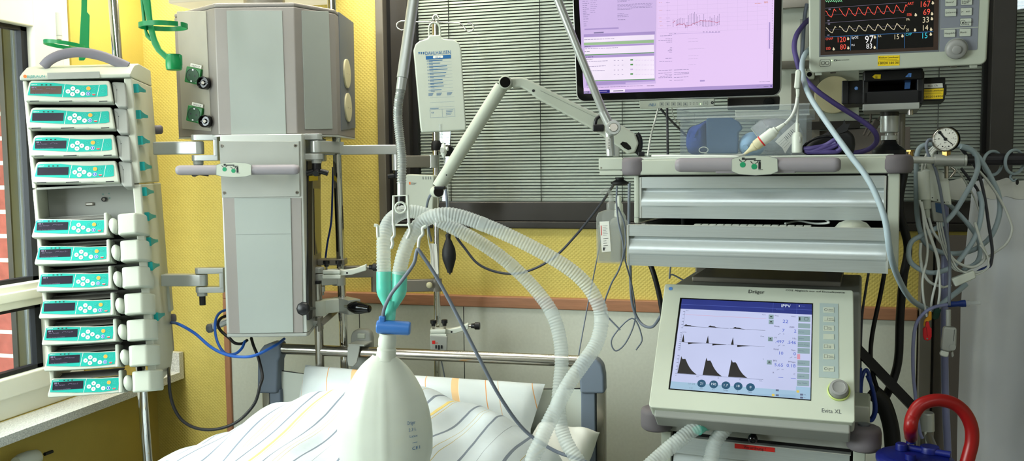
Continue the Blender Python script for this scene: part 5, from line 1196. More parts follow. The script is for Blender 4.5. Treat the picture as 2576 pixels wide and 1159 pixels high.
mb = MB(); ztr = FCt.uv(1900, 573, YL+.004)[1]; mb.box(FCt.uv(1690, 570, YL)[0], FCt.uv(2105, 574, YL)[0], YL+.02, YL+.17, zk-.02, zk-.0145, 'device_grey', .001); part_in(mb, 'key_tray', kb, FCt)
mb = MB(); c = FCt.l(2145, 574, YL+.07); r = (FCt.uv(2213, 574, YL+.07)[0]-FCt.uv(2078, 574, YL+.07)[0])/2
mb.lathe([(0, -.012), (r*.96, -.012), (r, -.006), (r*.985, -.001), (r*.9, .006), (r*.7, .0145), (r*.4, .019), (0, .02)], c+V((0, 0, -.004)), (0, 0, 1), 'device_white', 36, sy=.75); part_in(mb, 'palm_pad', kb, FCt)
solo_keyb_cable = cable('keyboard_cable', 'pale keyboard cable lying in the dark gap of the open drawer', 'cable', [FCt.M @ FCt.l(*q) for q in ((1975, 562, .02), (2010, 556, .05), (2050, 562, .03), (2085, 560, .0), (2075, 550, .04), (2085, 548, .06))], .0022, 'cable_white')
# things under and beside
mb = MB(); FQ = FCt
# clamp block of the hose support arm on the cart edge
mb.box(*[FCt.uv(1507, 420, .0)[0], FCt.uv(1568, 420, .0)[0]], -.004, .035, FCt.uv(1510, 427, 0)[1], FCt.uv(1510, 398, 0)[1], 'device_white', .002); mb.box(*[FCt.uv(1509, 420, .0)[0], FCt.uv(1568, 420, .0)[0]], -.004, .035, FCt.uv(1510, 441, 0)[1], FCt.uv(1510, 429, 0)[1], 'device_white', .002); u = FCt.uv(1512, 422, -.005); mb.disc(u[0], u[1], .0018, -.0045, 'steel', 8)
part_in(mb, 'clamp_block', ha, FCt)
mb = MB(); k = FCt.l(1559, 446, .015); zk2 = FCt.uv(1559, 466, .015)[1]; h = k.z-zk2
mb.lathe([(0, 0), (.012, 0), (.0195, h*.2), (.0198, h*.38), (.015, h*.52), (.009, h*.7), (.010, h), (0, h)], V((k.x, k.y, zk2)), (0, 0, 1), 'black_rubber', 24); part_in(mb, 'clamp_knob', ha, FCt)
# white swivel arm
FSA = Fr(P(1575, 395, 1.95), 10); sa = thing('swivel_arm', 'white double-jointed swivel arm with black end caps rising from the cart corner', 'swivel arm', FSA)
Y2 = .0; Y1 = .05
mb = MB(); a, b = FSA.l(1103, 470, Y1), FSA.l(1262, 217, Y1); mb.tube([a, b], [.0155, .0155], 'device_white', 22); mb.disc(*FSA.uv(1123, 440, Y1-.016), .0018, Y1-.0162, 'ink', 8); part_in(mb, 'forearm', sa, FSA)
mb = MB(); c = FSA.l(1272, 208, Y1-.012); mb.lathe([(0, -.012), (.0135, -.012), (.0150, -.010), (.0150, .022), (0, .022)], c, (0.0, 1, 0), 'device_white', 26); mb.lathe([(0, -.0135), (.0118, -.0135), (.0122, -.0118), (0, -.0116)], c, (0, 1, 0), 'black_gloss', 22); part_in(mb, 'elbow', sa, FSA)
mb = MB(); q = FSA.poly([(1283, 196), (1312, 194), (1330, 200), (1420, 246), (1500, 285), (1570, 318), (1598, 336), (1607, 360), (1598, 384), (1580, 388), (1556, 370), (1535, 356), (1500, 330), (1400, 275), (1348, 246), (1332, 232), (1310, 219), (1288, 221)], Y1-.01)
mb.prism(q, Y1-.014, Y1+.018, 'device_white', .005, 3); mb.disc(*FSA.uv(1342, 228, Y1-.0145), .0033, Y1-.0145, 'ink', 12); mb.line([FSA.uv(1360, 228, Y1-.0145), FSA.uv(1530, 310, Y1-.0145)], .0005, Y1-.0145, 'ink_grey'); part_in(mb, 'upper_arm', sa, FSA)
mb = MB(); q = FSA.poly([(1560, 362), (1566, 356), (1576, 358), (1586, 368), (1588, 375), (1580, 377), (1570, 372)], Y1-.0145); mb.face(q, Y1-.0146, 'black_gloss'); 
arc = [FSA.l(1597+12*cos(t), 362+26*sin(t), Y1) for t in [-1.25+2.5*i/10 for i in range(11)]]; mb.tube(arc, .0075, 'black_plastic', 10); part_in(mb, 'base_cap', sa, FSA)
mb = MB(); q = FSA.l(1508, 322, Y1-.018); mb.box(q.x-.015, q.x+.010, Y1-.03, Y1-.005, q.z-.008, q.z+.008, 'black_plastic', .003); mb.tube(spline([FSA.l(1496, 322, Y1-.02), FSA.l(1500, 300, Y1-.022), FSA.l(1512, 290, Y1-.02)], 4), .004, 'black_plastic', 8); part_in(mb, 'lock_lever', sa, FSA)
mb = MB(); q = FSA.l(1613, 388, Y1); mb.box(q.x-.0075, q.x+.0075, Y1-.008, Y1+.008, FSA.uv(1600, 394, Y1)[1], FSA.uv(1600, 381, Y1)[1], 'black_plastic', .002); part_in(mb, 'black_stop', sa, FSA); mb = MB(); mb.box(*[FSA.uv(1542, 380, Y1)[0], FSA.uv(1558, 380, Y1)[0]], Y1-.01, Y1+.01, FSA.uv(1550, 394, Y1)[1], FSA.uv(1550, 350, Y1)[1], 'device_grey', .002); part_in(mb, 'foot_socket', sa, FSA)
mb = MB(); c = FSA.l(1099, 482, Y1); mb.lathe([(0, -.014), (.0125, -.014), (.0135, -.012), (.0135, .012), (0, .012)], c, (-.5, 1, 0), 'device_white', 24); mb.lathe([(0, -.016), (.0112, -.016), (.0118, -.0135), (0, -.0135)], c, (-.5, 1, 0), 'black_gloss', 20); q = FSA.l(1109, 472, Y1-.008); mb.box(q.x-.014, q.x+.011, Y1-.02, Y1+.012, q.z-.0035, q.z+.0035, 'black_plastic', .002); part_in(mb, 'end_fork', sa, FSA)
# bottles
def pump_bottle(px, py0, py1, w_, Z, lbl, cap, label):
    fr = Fr(P(px, py1, Z), -8); e = thing('soap_bottle', lbl, 'pump bottle', fr, 'pump bottles beside the cart'); h = fr.uv(px, py0)[1]; w = w_*mpp(Z)/2
    mb = MB(); pr = [(-w*.9, 0), (w*.85, 0), (w*.95, .004), (w, h*.5), (w, h*.86), (w*.8, h*.95), (w*.3, h), (-w*.3, h), (-w*.85, h*.95), (-w, h*.86), (-w, h*.5), (-w*.97, .004)]
    mb.prism(pr, -.02, .02, 'bottle_clear', .006, 3); part_in(mb, 'bottle', e, fr)
    mb = MB(); pr2 = [(-w*.84, .003), (w*.8, .003), (w*.94, h*.5), (w*.94, h*.72), (-w*.94, h*.72), (-w*.94, h*.5)]; mb.prism(pr2, -.017, .017, 'liquid', .004); part_in(mb, 'liquid', e, fr)
    mb = MB()
    if cap: mb.lathe([(0, 0), (.010, 0), (.0105, .004), (.0095, .03), (.006, .033), (.0055, .05), (0, .05)], V((0, 0, h)), (0, 0, 1), 'plastic_white', 20)
    else:
        mb.lathe([(0, 0), (.011, 0), (.011, .014), (.006, .018), (.0055, .032), (0, .032)], V((0, 0, h)), (0, 0, 1), 'bottle_clear', 20); mb.tube(spline([V((0, 0, h+.03)), V((-.004, -.004, h+.042)), V((-.016, -.008, h+.043)), V((-.021, -.01, h+.036))], 4), .005, 'bottle_clear', 10)
    part_in(mb, 'pump_head', e, fr)
    if label:
        mb = MB(); y = -.0206; q = fr.poly([(1508, 557), (1532, 556), (1537, 632), (1514, 634)], y); mb.face(q, y, 'paper'); 
        L2 = lambda x, yy: fr.uv(x, yy, y-.0003)
        mb.face([L2(1511, 567), L2(1513, 567), L2(1514, 592), L2(1512, 592)], y-.0003, 'tape_red')
        for i in range(7): mb.line([L2(1516+i*.2, 568+i*4), L2(1528-(i*3 % 5)+i*.2, 567+i*4)], .0008, y-.0003, 'ink_grey')
        for i in range(5): mb.line([L2(1518, 600+i*6), L2(1530-(i*5 % 7), 599+i*6)], .001, y-.0003, 'ink')
        mb.face([L2(1517, 622), L2(1521, 622), L2(1521, 630), L2(1517, 630)], y-.0003, 'ink'); part_in(mb, 'paper_label', e, fr)
    return e
pump_bottle(1557, 545, 656, 36, 2.08, 'rear clear bottle with a white cap beside the drawer cart', True, False)
pump_bottle(1538, 527, 660, 66, 2.0, 'front clear pump bottle with a white printed label hanging beside the drawer cart', False, True)
cable('bottle_lead', 'thin grey lead hanging in front of the pump bottles', 'cable', PP([(1552, 468, 1.93), (1551, 510, 1.93), (1556, 560, 1.93), (1566, 605, 1.93), (1568, 640, 1.93), (1556, 680, 1.95), (1535, 720, 2.0), (1520, 780, 2.1), (1560, 830, 2.1)]), .002, 'cable_grey')
cable('bottle_lead', 'second thin grey lead looping over the front pump bottle toward the wall panels', 'cable', PP([(1554, 520, 1.935), (1570, 560, 1.94), (1574, 610, 1.94), (1572, 650, 1.95), (1590, 720, 2.1), (1598, 800, 2.2), (1575, 860, 2.2), (1548, 882, 2.2), (1540, 850, 2.2), (1590, 800, 2.2), (1615, 850, 2.2), (1600, 880, 2.2)]), .0019, 'cable_grey')
cable('falling_lead', 'thin pale lead falling from the cart past the wooden wall trim to the headboard', 'cable', PP([(1512, 600, 2.3), (1500, 660, 2.35), (1480, 760, 2.4), (1465, 840, 2.4), (1455, 900, 2.4), (1452, 950, 2.4)]), .0018, 'cable_grey')
cable('grey_hanging_cable', 'grey cable hanging behind the left post of the drawer cart', 'cable', PP([(1583, 460, 2.12), (1582, 560, 2.12), (1585, 660, 2.12), (1590, 760, 2.15), (1610, 810, 2.15), (1640, 822, 2.1), (1665, 790, 2.05)]), .0036, 'cable_grey')
cable('black_hanging_cable', 'thick black cable running down left of the ventilator from the drawer underside', 'cable', PP([(1632, 655, 1.98), (1645, 690, 1.97), (1658, 740, 1.97), (1668, 800, 1.97), (1672, 850, 1.97)]), .0058, 'cable_black')
cable('thin_hanging_lead', 'thin grey lead hanging above the ventilator top under the open drawer', 'cable', PP([(1688, 660, 2.1), (1684, 700, 2.1), (1690, 690, 2.1), (1720, 705, 2.1)]), .002, 'cable_grey')

# ================================================================ ventilator and its trolley
TYW = -7
FTr = Fr(P(1690, 1090, 1.80), TYW)
xt0, xt1 = FTr.uv(1664, 1100)[0], FTr.uv(2152, 1130)[0]; zs1 = FTr.uv(1690, 1050)[1]
tr = thing('ventilator_trolley', 'low trolley with grey corner bumpers carrying the ventilator, red label on its drawer', 'trolley', Fr((FTr.M @ V((.2, .2, 0))).xy.to_3d(), TYW))
tpn = lambda mb, n, fr=FTr: part_in(mb, n, tr, fr)
mb = MB(); mb.box(xt0+.004, xt1-.004, -.004, .42, .006, zs1, 'device_grey', .003); tpn(mb, 'top_slab')
mb = MB(); zdz = -.55; mb.box(xt0, xt0+.02, -.002, .42, zdz, .004, 'device_white', .002); mb.box(xt1-.004, xt1+.018, -.002, .42, zdz, .004, 'device_white', .002); mb.box(xt0+.01, xt1, .02, .42, zdz, .004, 'frame_black'); tpn(mb, 'side_panels')
def drawer2(z0, z1, y):
    H_ = z1-z0; zz = lambda t: z1-H_*t; pr = [(y, zz(0)), (y, zz(.3)), (y+.010, zz(.31))]
    for i in range(1, 13): t = i/12; pr.append((y+.010-.0115*sin(t*pi/2)**1.6, zz(.31+.37*t)))
    pr += [(y-.002, zz(.71)), (y, zz(.74)), (y, zz(1)), (y+.018, zz(1)), (y+.018, zz(0))]
    mb = MB(); mb.xprism(pr, xt0+.024, xt1-.01, 'alu_brushed', smooth=True); mb.box(xt0+.022, xt1-.008, y-.001, y+.014, zz(0), zz(-.02), 'alu_light'); return tpn(mb, 'drawer')
drawer2(-.115, -.006, -.002); drawer2(-.235, -.125, -.002); drawer2(-.40, -.245, -.002)
mb = MB(); yy = -.0028; q = FTr.poly([(1848, 1115), (1949, 1124), (1949, 1137), (1848, 1127)], yy); mb.face(q, yy, 'tape_red'); u = FTr.uv(1898, 1130, yy-.0003); mb.text('Verordnung !', u[0], u[1], .0085, yy-.0003, 'ink', 'c', ang=0, width=.042); tpn(mb, 'red_label')
mb = MB(); k = FTr.l(1896, 1090, -.01); mb.tube([V((k.x, .01, k.z+.004)), V((k.x, -.018, k.z-.002))], .006, 'black_plastic', 14); mb.ball((k.x, -.026, FTr.uv(1896, 1101, -.02)[1]), .0095, .009, .0095, 'black_gloss'); tpn(mb, 'lock_knob')
for px0, px1, py0, py1, dr_ in ((1605, 1685, 1033, 1094, .0), (2127, 2219, 1085, 1147, .0)):
    yy = -.03; a, b = FTr.uv(px0, (py0+py1)/2, yy), FTr.uv(px1, (py0+py1)/2, yy); r = (b[0]-a[0])/2; cx = (a[0]+b[0])/2; zb0 = FTr.uv(cx and (px0+px1)/2, py1-3, yy-r*.3)[1]; zb1 = zb0+.046
    mb = MB(); h = zb1-zb0; mb.lathe([(0, 0), (r*.8, 0), (r*.95, .004), (r, h*.3), (r, h*.75), (r*.93, h*.93), (r*.72, h), (0, h)], V((cx, yy+r*.8, zb0)), (0, 0, 1), 'bumper_grey', 36); tpn(mb, 'corner_bumper')
    mb = MB(); mb.lathe([(0, h), (r*.32, h), (r*.34, h+.004), (0, h+.005)], V((cx+.0, yy+r*.8, zb0)), (0, 0, 1), 'pendant_side', 20); tpn(mb, 'bumper_plug')
for x in (xt0+.03, xt1-.03):
    for y in (.02, .40):
        mb = MB(); zf = -oc.z; zf = -(FTr.M.translation.z); mb.cyl((x-.012, y, zf+.05), (x+.012, y, zf+.05), .05, 'black_rubber', n=24); mb.cyl((x, y, zf+.06), (x, y, zdz), .02, 'steel', n=14); tpn(mb, 'caster')
# rear column holding the drawer cart above the ventilator
mb = MB(); q = FTr.I @ (FCt.M @ V((.24, .36, zl0))); 
for dx in (-.15, .15): mb.box(q.x+dx-.02, q.x+dx+.02, .385, .415, zs1, q.z-.012, 'frame_grey', .003)
tpn(mb, 'rear_column')
# ventilator
VT = -38
FVt = Fr(P(1672, 713, 1.86), -5, VT)
vent = thing('ventilator', 'white ventilator with a tilted touch screen showing breathing curves, on the trolley', 'ventilator', Fr(FTr.M @ V((.2, .15, zs1)), TYW))
vp = lambda mb, n, fr=FVt: part_in(mb, n, vent, fr)
mb = MB(); q = FVt.poly([(1672, 716), (1676, 713), (2143, 729), (2147, 733), (2151, 1058), (2146, 1063), (1638, 1024), (1632, 1018)]); mb.prism(q, 0, .045, 'evita_white', .005, 3); vp(mb, 'front_panel')
mb = MB(); q = FVt.poly([(1650, 1018), (2140, 1058), (2138, 1062), (1652, 1022)]); xs_ = [p[0] for p in q]; zsb = min(p[1] for p in q); mb.box(min(xs_)-.004, max(xs_), .012, .06, zsb-.016, zsb+.03, 'device_grey', .004); vp(mb, 'lower_ledge')
mb = MB(); bx0, bx1 = FTr.uv(1688, 900, .12)[0], FTr.uv(2150, 900, .12)[0]; zv1 = FTr.uv(1900, 700, .30)[1]
mb.box(bx0, bx1+.01, .14, .44, zs1, zv1, 'device_grey', .006); mb.box(bx0-.02, bx1+.03, .03, .14, zs1, zs1+.05, 'device_white', .004)
mb.box(bx0+.03, bx1-.03, .20, .42, zv1, zv1+.012, 'frame_grey', .003); vp(mb, 'body', FTr)
c3 = lambda x, y: (1640+x/3.219, 700+y/3.219)
S3 = lambda x, y, k=-.0008: FVt.uv(*c3(x, y), k)
mb = MB(); mb.face([S3(*q) for q in ((228, 156), (1304, 201), (1288, 989), (133, 897))], -.0006, 'black_gloss'); vp(mb, 'screen_surround')
# screen coordinates: bilinear over the lit area
cs = [S3(*q, -.001) for q in ((243, 166), (1296, 210), (1283, 981), (147, 890))]
def B(u, v):
    a, b, c, d = cs; x = (1-v)*((1-u)*a[0]+u*b[0])+v*((1-u)*d[0]+u*c[0]); z = (1-v)*((1-u)*a[1]+u*b[1])+v*((1-u)*d[1]+u*c[1]); return (x, z)
# inverse lookup of crop pixels into u,v by Newton steps
def inv(px, py):
    t = S3(px, py, -.001); u = v = .5
    for _ in range(12):
        p = B(u, v); e = 1e-4; pu = B(u+e, v); pv = B(u, v+e)
        a, b_, c, d = (pu[0]-p[0])/e, (pv[0]-p[0])/e, (pu[1]-p[1])/e, (pv[1]-p[1])/e; dt = a*d-b_*c; rx, rz = t[0]-p[0], t[1]-p[1]
        u += (rx*d-rz*b_)/dt; v += (a*rz-c*rx)/dt
    return u, v
sc_ = MB()
def R_(u0, v0, u1, v1, y, m): sc_.face([B(u0, v0), B(u1, v0), B(u1, v1), B(u0, v1)], y, m)
R_(0, 0, 1, 1, -.0010, 'lcd_sky'); R_(0, 0, 1, .115, -.0013, 'lcd_header'); R_(0, .062, 1, .066, -.0015, 'lcd_headline'); R_(0, .925, .9, 1, -.0013, 'lcd_foot'); R_(.9, .88, 1, 1, -.0013, 'lcd_foot')
for u in (.712, .888): R_(u, 0, u+.002, .115, -.0015, 'lcd_headline')
WD = sqrt((cs[1][0]-cs[0][0])**2)
def T_(t, px, py, hpx, m, al='l', y=-.0016): p = S3(px, py, y); sc_.text(t, p[0], p[1], hpx*.000262*1.25, y, m, al, ang=radians(-.4))
T_('IPPV', 1048, 232, 30, 'lcd_white'); T_('AutoFlow', 1005, 255, 12, 'lcd_headline'); T_('Erw.', 1208, 228, 13, 'lcd_headline'); sc_.disc(*S3(1193, 223, -.0016), .0012, -.0016, 'lcd_white', 8)
def pw_(pts, m, y=-.0016): sc_.face([S3(*p, y) for p in pts], y, m)
def ln(pts, w, m, y=-.0016): sc_.line([S3(*p, y) for p in pts], w, y, m)
ln([(270, 292), (925, 325)], .0005, 'lcd_pink')
ln([(255, 386), (620, 405)], .0005, 'lcd_wave'); ln([(630, 405), (918, 421)], .0005, 'lcd_wave'); 
for dx, dy in ((0, 0), (197, 10), (398, 21)): pw_([(258+dx, 383+dy), (270+dx, 374+dy), (278+dx, 371+dy), (285+dx, 376+dy), (312+dx, 379+dy), (325+dx, 385+dy), (365+dx, 391+dy)], 'lcd_wave'); pw_([(240+dx*1.005, 512+dy*1.1), (257+dx*1.005, 450+dy*1.15), (262+dx*1.005, 514+dy*1.1)], 'lcd_wave'); pw_([(292+dx, 517+dy*1.1), (440+dx*.9, 524+dy*1.1), (330+dx, 527+dy*1.1), (293+dx, 533+dy*1.1)], 'lcd_wave')
ln([(238, 514), (600, 534)], .0005, 'lcd_wave'); ln([(615, 535), (912, 552)], .0004, 'lcd_wave')
for dx, dy in ((0, 0), (204, 14), (411, 28)): pw_([(206+dx, 767+dy), (238+dx*.99, 628+dy), (247+dx*.99, 652+dy), (271+dx*.99, 651+dy), (279+dx, 668+dy), (289+dx, 692+dy), (304+dx, 719+dy), (325+dx, 747+dy), (345+dx, 765+dy), (362+dx, 778+dy)], 'lcd_wave')
ln([(205, 769), (900, 819)], .0006, 'lcd_grey')
for x0, y0, x1, y1, n_ in ((268, 268, 250, 400, 6), (244, 440, 226, 578, 9), (222, 622, 203, 768, 6)):
    ln([(x0, y0), (x1, y1)], .0004, 'lcd_grey')
    for i in range(n_): t = i/(n_-1); x = x0+(x1-x0)*t; y = y0+(y1-y0)*t; ln([(x-14, y), (x-1, y)], .0009, 'lcd_grey')
for t, x, y in (('Paw', 275, 264), ('Flow', 893, 297), ('Flow', 880, 472), ('L/min', 248, 437), ('V', 897, 658), ('0', 190, 788), ('5.0', 360, 798), ('10', 532, 810), ('15', 708, 822), ('Sek.', 870, 832)): T_(t, x, y, 11, 'lcd_grey')
for t, x, y, h in (('22', 1058, 360, 34), ('7', 1055, 432, 30), ('2', 1150, 438, 30), ('.497', 1000, 522, 30), ('.546', 1096, 528, 30), ('10', 1030, 616, 30), ('0', 1146, 622, 30), ('5.65', 992, 710, 30), ('0.18', 1090, 716, 30)): T_(t, x, y, h, 'lcd_blue')
for t, x, y, h in (('Pmax', 995, 305, 11), ('FiO2', 1130, 312, 12), ('Pmitt', 992, 392, 14), ('PEEP', 1115, 400, 14), ('VT', 990, 485, 14), ('VTe', 1136, 492, 14), ('ftotal', 985, 577, 14), ('fspn', 1130, 585, 14), ('MV', 982, 672, 16), ('MVspn', 1105, 680, 15), ('R', 979, 768, 14), ('C', 1148, 780, 14)): T_(t, x, y, h, 'scr_text_dark')
for x, y in ((1022, 455), (1020, 548), (1012, 742), (1115, 645)): ln([(x, y), (x+20, y-10)], .0006, 'lcd_grey'); T_('100' if y > 500 else '40', x+38, y-2, 9, 'lcd_grey')
ln([(1025, 801), (1062, 803)], .0008, 'lcd_blue'); ln([(1126, 808), (1164, 810)], .0008, 'lcd_blue')
for x, y in ((946, 292), (946, 333), (940, 472), (931, 660)): pw_([(x, y), (x+40, y+2), (x+39, y+38), (x-1, y+36)], 'lcd_menu'); pw_([(x+8, y+20), (x+18, y+10), (x+32, y+20), (x+20, y+22)], 'lcd_wave', -.0019); ln([(x+6, y+28), (x+34, y+29)], .0006, 'lcd_wave', -.0019)
for i, (y, h) in enumerate(((305, 44), (362, 40), (410, 44), (462, 44), (512, 44), (562, 44), (662, 44), (715, 44), (768, 46), (822, 46))):
    x0 = 1186-i*1.2; pw_([(x0, y), (x0+98, y+4), (x0+97, y+h+4), (x0-1, y+h)], 'lcd_menu')
    if i > 1: T_(('', '', 'Kurven', 'System', 'Bronch. Absaug.', 'Werte...', 'Standard', 'Werte', 'Logbuch..', 'Tag / Nacht')[i], x0+4, y+26, 9 if i == 4 else 11, 'lcd_grey', y=-.0019)
pw_([(1192, 314), (1202, 314), (1202, 340), (1192, 340)], 'lcd_wave', -.0019); ln([(1236, 316), (1264, 317), (1263, 338), (1235, 337), (1236, 316)], .0006, 'lcd_wave', -.0019); pw_([(1176, 612), (1200, 613), (1200, 655), (1175, 653)], 'lcd_pink')
for (x, y), t, cpt in (((402, 850), '21', 'O2'), ((500, 857), '190', 'VT'), ((599, 865), '1.7', 'Tinsp'), ((698, 872), '10', 'f'), ((798, 880), '0', 'PEEP')):
    c = S3(x, y, -.0016); sc_.disc(c[0], c[1], .0082, -.0016, 'lcd_circle', 24); sc_.text(t, c[0], c[1]-.0022, .0072, -.0019, 'lcd_white', 'c'); T_(cpt, x-4, y+46, 13, 'lcd_grey', 'c')
T_('1.0 : 2.5', 294, 856, 13, 'lcd_grey'); T_('I : E', 304, 890, 12, 'lcd_grey')
for x, y in ((982, 944), (1182, 915)): sc_.disc(*S3(x, y, -.0016), .0028, -.0016, 'lcd_amber', 10)
for x, y in ((1003, 905), (1003, 946), (1200, 940), (1200, 965)): pw_([(x, y-8), (x+24, y-7), (x+24, y+8), (x, y+7)], 'lcd_grey'); 
T_('Ext.', 1230, 944, 9, 'lcd_grey'); T_('Int.', 1230, 968, 9, 'lcd_grey')
vp(sc_, 'screen')
mb = MB(); p = S3(782, 118); mb.text('Dräger', p[0], p[1], .0115, -.0006, 'ink', width=.031); vp(mb, 'maker_lettering'); mb = MB(); p = S3(1082, 100); mb.text('CO2 Abgleich nur auf Einmalküvette', p[0], p[1], .0055, -.0006, 'ink', width=.112, ang=radians(-.5)); vp(mb, 'notice_lettering'); mb = MB(); p = S3(1375, 1082); mb.text('Evita XL', p[0], p[1], .0115, -.0006, 'ink_grey', width=.034)
vp(mb, 'model_lettering'); mb = MB(); mb.disc(*S3(151, 82), .0042, -.0006, 'sticker_blue', 16); vp(mb, 'blue_dot')
mb = MB(); q = [S3(*p) for p in ((1358, 199), (1508, 206), (1512, 808), (1351, 799))]; mb.prism(q, -.001, .002, 'keypad_grey'); 
for i, (y, t) in enumerate(((255, ('Alarm', 'Stumm')), (330, ('Alarm', 'grenzen')), (403, ('Insp.', 'hold')), (472, None), (551, ('Cal', 'O2')), (632, ('Menü', 'zurück')), (733, ('Stand', 'by')))):
    x = 1432; mb.prism([S3(x-44, y-22), S3(x+42, y-20), S3(x+43, y+24), S3(x-45, y+22)], -.0018, -.0008, 'evita_white', .0003)
    if t: 
        for k, w_ in enumerate(t): p = S3(x-2, y+2+k*11); mb.text(w_, p[0], p[1], .0034, -.0022, 'ink_grey')
        p = S3(x-24, y); mb.ring(p[0], p[1], .0022, .003, -.0022, 'ink_grey', 10) if i in (0, 6) else mb.line([(p[0]-.003, p[1]-.003), (p[0]+.003, p[1]-.003), (p[0]+.003, p[1]+.003), (p[0]-.003, p[1]+.003), (p[0]-.003, p[1]-.003)][:5 if i != 1 else 3], .0005, -.0022, 'ink_grey')
vp(mb, 'keypad')
mb = MB(); c = S3(1513, 910); mb.lathe([(0, 0), (.0205, 0), (.0205, -.003), (.0185, -.0045), (.0175, -.003), (0, -.003)], V((c[0], 0, c[1])), (0, 1, 0), 'ring_lime', 32); mb.lathe([(0, -.003), (.0172, -.003), (.0170, -.014), (.0155, -.018), (.0115, -.019), (.0105, -.0178), (0, -.0175)], V((c[0], 0, c[1])), (0, 1, 0), 'knob_face', 32); vp(mb, 'rotary_knob')
# turquoise ports under the panel
for a, b, lbl in (((1795, 1046, 1.74), (1752, 1078, 1.712), 'left'), ((1885, 1052, 1.76), (1848, 1062, 1.728), 'right')):
    mb = MB(); p, q = FTr.p(*a), FTr.p(*b); d = q-p; mb.tube([p, p+d*.45, p+d*.46, p+d*.55, p+d*.56, q], [.015, .015, .0168, .0168, .0142, .0142], 'teal_clear', 20); vp(mb, 'hose_port', FTr)

# ================================================================ computer monitor
FPC = Fr(P(1450, 257, 2.1), .5, 11)
pc = thing('computer_monitor', 'black framed computer monitor with a bright lilac screen of patient charts above the cart', 'monitor', FPC)
zt_m = FPC.uv(1440, 0)[1]+.12
xl_, xr_ = FPC.uv(1448, 200)[0], FPC.uv(1966, 200)[0]; r = .019
def rrect(x0, z0, x1, z1, r, n=6):
    o = []
    for cx, cz, a0 in ((x1-r, z0+r, -pi/2), (x1-r, z1-r, 0), (x0+r, z1-r, pi/2), (x0+r, z0+r, pi)): o += [(cx+r*cos(a0+pi/2*i/n), cz+r*sin(a0+pi/2*i/n)) for i in range(n+1)]
    return o
mb = MB(); mb.prism(rrect(xl_, 0, xr_, zt_m, r), .001, .04, 'alu_light', .002); part_in(mb, 'back_shell', pc, FPC)
mb = MB(); mb.prism(rrect(xl_+.003, .003, xr_-.003, zt_m-.003, r-.002), -.001, .004, 'black_gloss'); part_in(mb, 'bezel', pc, FPC)
c4 = lambda x, y: (1430+x/4.457, y/4.457)
def S4(x, y, k=-.0014): return FPC.uv(*c4(x, y), k)
b0, b1 = S4(172, 1050), S4(2290, 985); x0, x1 = b0[0], b1[0]; zb0 = b0[1]; SW = x1-x0; SH = SW*10/16
mb = MB()
mb.rect(x0, zb0, x1, min(zb0+SH, zt_m-.02), -.0012, 'scr_lilac')
F4 = lambda pts, m, y=-.0015: mb.face([S4(*p, y) for p in pts], y, m)
F4([(118, 0), (985, 0), (978, 935), (168, 985)], 'scr_lilac_dark', -.0014); F4([(172, 385), (970, 352), (970, 385), (172, 418)], 'scr_purple'); F4([(180, 322), (563, 306), (563, 322), (180, 338)], 'scr_purple'); F4([(285, 362), (395, 356), (395, 370), (285, 376)], 'scr_text')
F4([(172, 420), (962, 388), (962, 440), (172, 478)], 'scr_white'); F4([(172, 480), (958, 445), (958, 480), (172, 509)], 'scr_green'); F4([(172, 512), (958, 484), (958, 500), (174, 532)], 'scr_purple', -.0016); F4([(178, 535), (958, 502), (960, 582), (185, 610)], 'scr_white'); F4([(185, 612), (962, 586), (962, 594), (185, 622)], 'scr_green_dark'); F4([(185, 625), (962, 597), (962, 622), (187, 650)], 'scr_purple'); F4([(190, 655), (962, 625), (965, 880), (198, 905)], 'scr_white')
F4([(200, 905), (970, 882), (970, 890), (200, 914)], 'scr_green_dark'); F4([(200, 917), (970, 893), (970, 910), (640, 924), (640, 943), (200, 960)], 'scr_purple')
F4([(172, 1020), (2290, 940), (2290, 987), (172, 1052)], 'scr_purple'); F4([(320, 1010), (462, 1004), (462, 1040), (320, 1046)], 'scr_navy', -.0018); F4([(466, 1004), (633, 997), (633, 1030), (466, 1037)], 'scr_white', -.0018); F4([(182, 1022), (232, 1020), (232, 1046), (182, 1048)], 'scr_text', -.0018)
tx_ = lambda t, x, y, h, m, y_=-.0020: mb.text(t, *S4(x, y, y_), h*.000214, y_, m, ang=radians(1.2))
tx_('Start', 186, 1038, 18, 'scr_white'); tx_('COPRA', 350, 1030, 18, 'scr_white') if False else mb.line([S4(335, 1026, -.002), S4(430, 1022, -.002)], .0016, -.002, 'scr_purple'); mb.line([S4(505, 1020, -.002), S4(612, 1016, -.002)], .0014, -.002, 'scr_text_dark')
rnd = random.Random(5)
def dash(x, y, ln_, h=7, m='scr_text', y_=-.0018):
    k = x
    while k < x+ln_:
        w_ = rnd.uniform(10, 34); w_ = min(w_, x+ln_-k); mb.line([S4(k, y-(k-x)*.04, y_), S4(k+w_, y-(k+w_-x)*.04, y_)], h*.00012, y_, m); k += w_+rnd.uniform(5, 11)
for i, y in enumerate((15, 40, 62, 84, 104, 126, 148, 168, 190, 214, 242, 270, 292)): dash(158+i*1.2, y, rnd.uniform(30, 75)); 
for i, y in enumerate((10, 32, 55, 75, 98, 120, 140)): dash(248, y, rnd.uniform(40, 90), 6)
for y, l in ((5, 290), (22, 100), (52, 390), (65, 380), (80, 370), (95, 390), (108, 160), (155, 70), (172, 120), (190, 130)): dash(550, y, l, 6)
for i, y in enumerate((222, )): dash(556, y, 80, 7, 'scr_text_dark')
for x, y, l in ((178, 445, 340), (188, 522, 60), (182, 548, 370), (182, 578, 60), (196, 640, 80), (198, 664, 75), (205, 690, 240), (225, 745, 190), (245, 795, 165), (210, 985, 620), (880, 962, 80)): dash(x, y, l, 8, 'scr_text_dark' if l < 90 else 'scr_text')
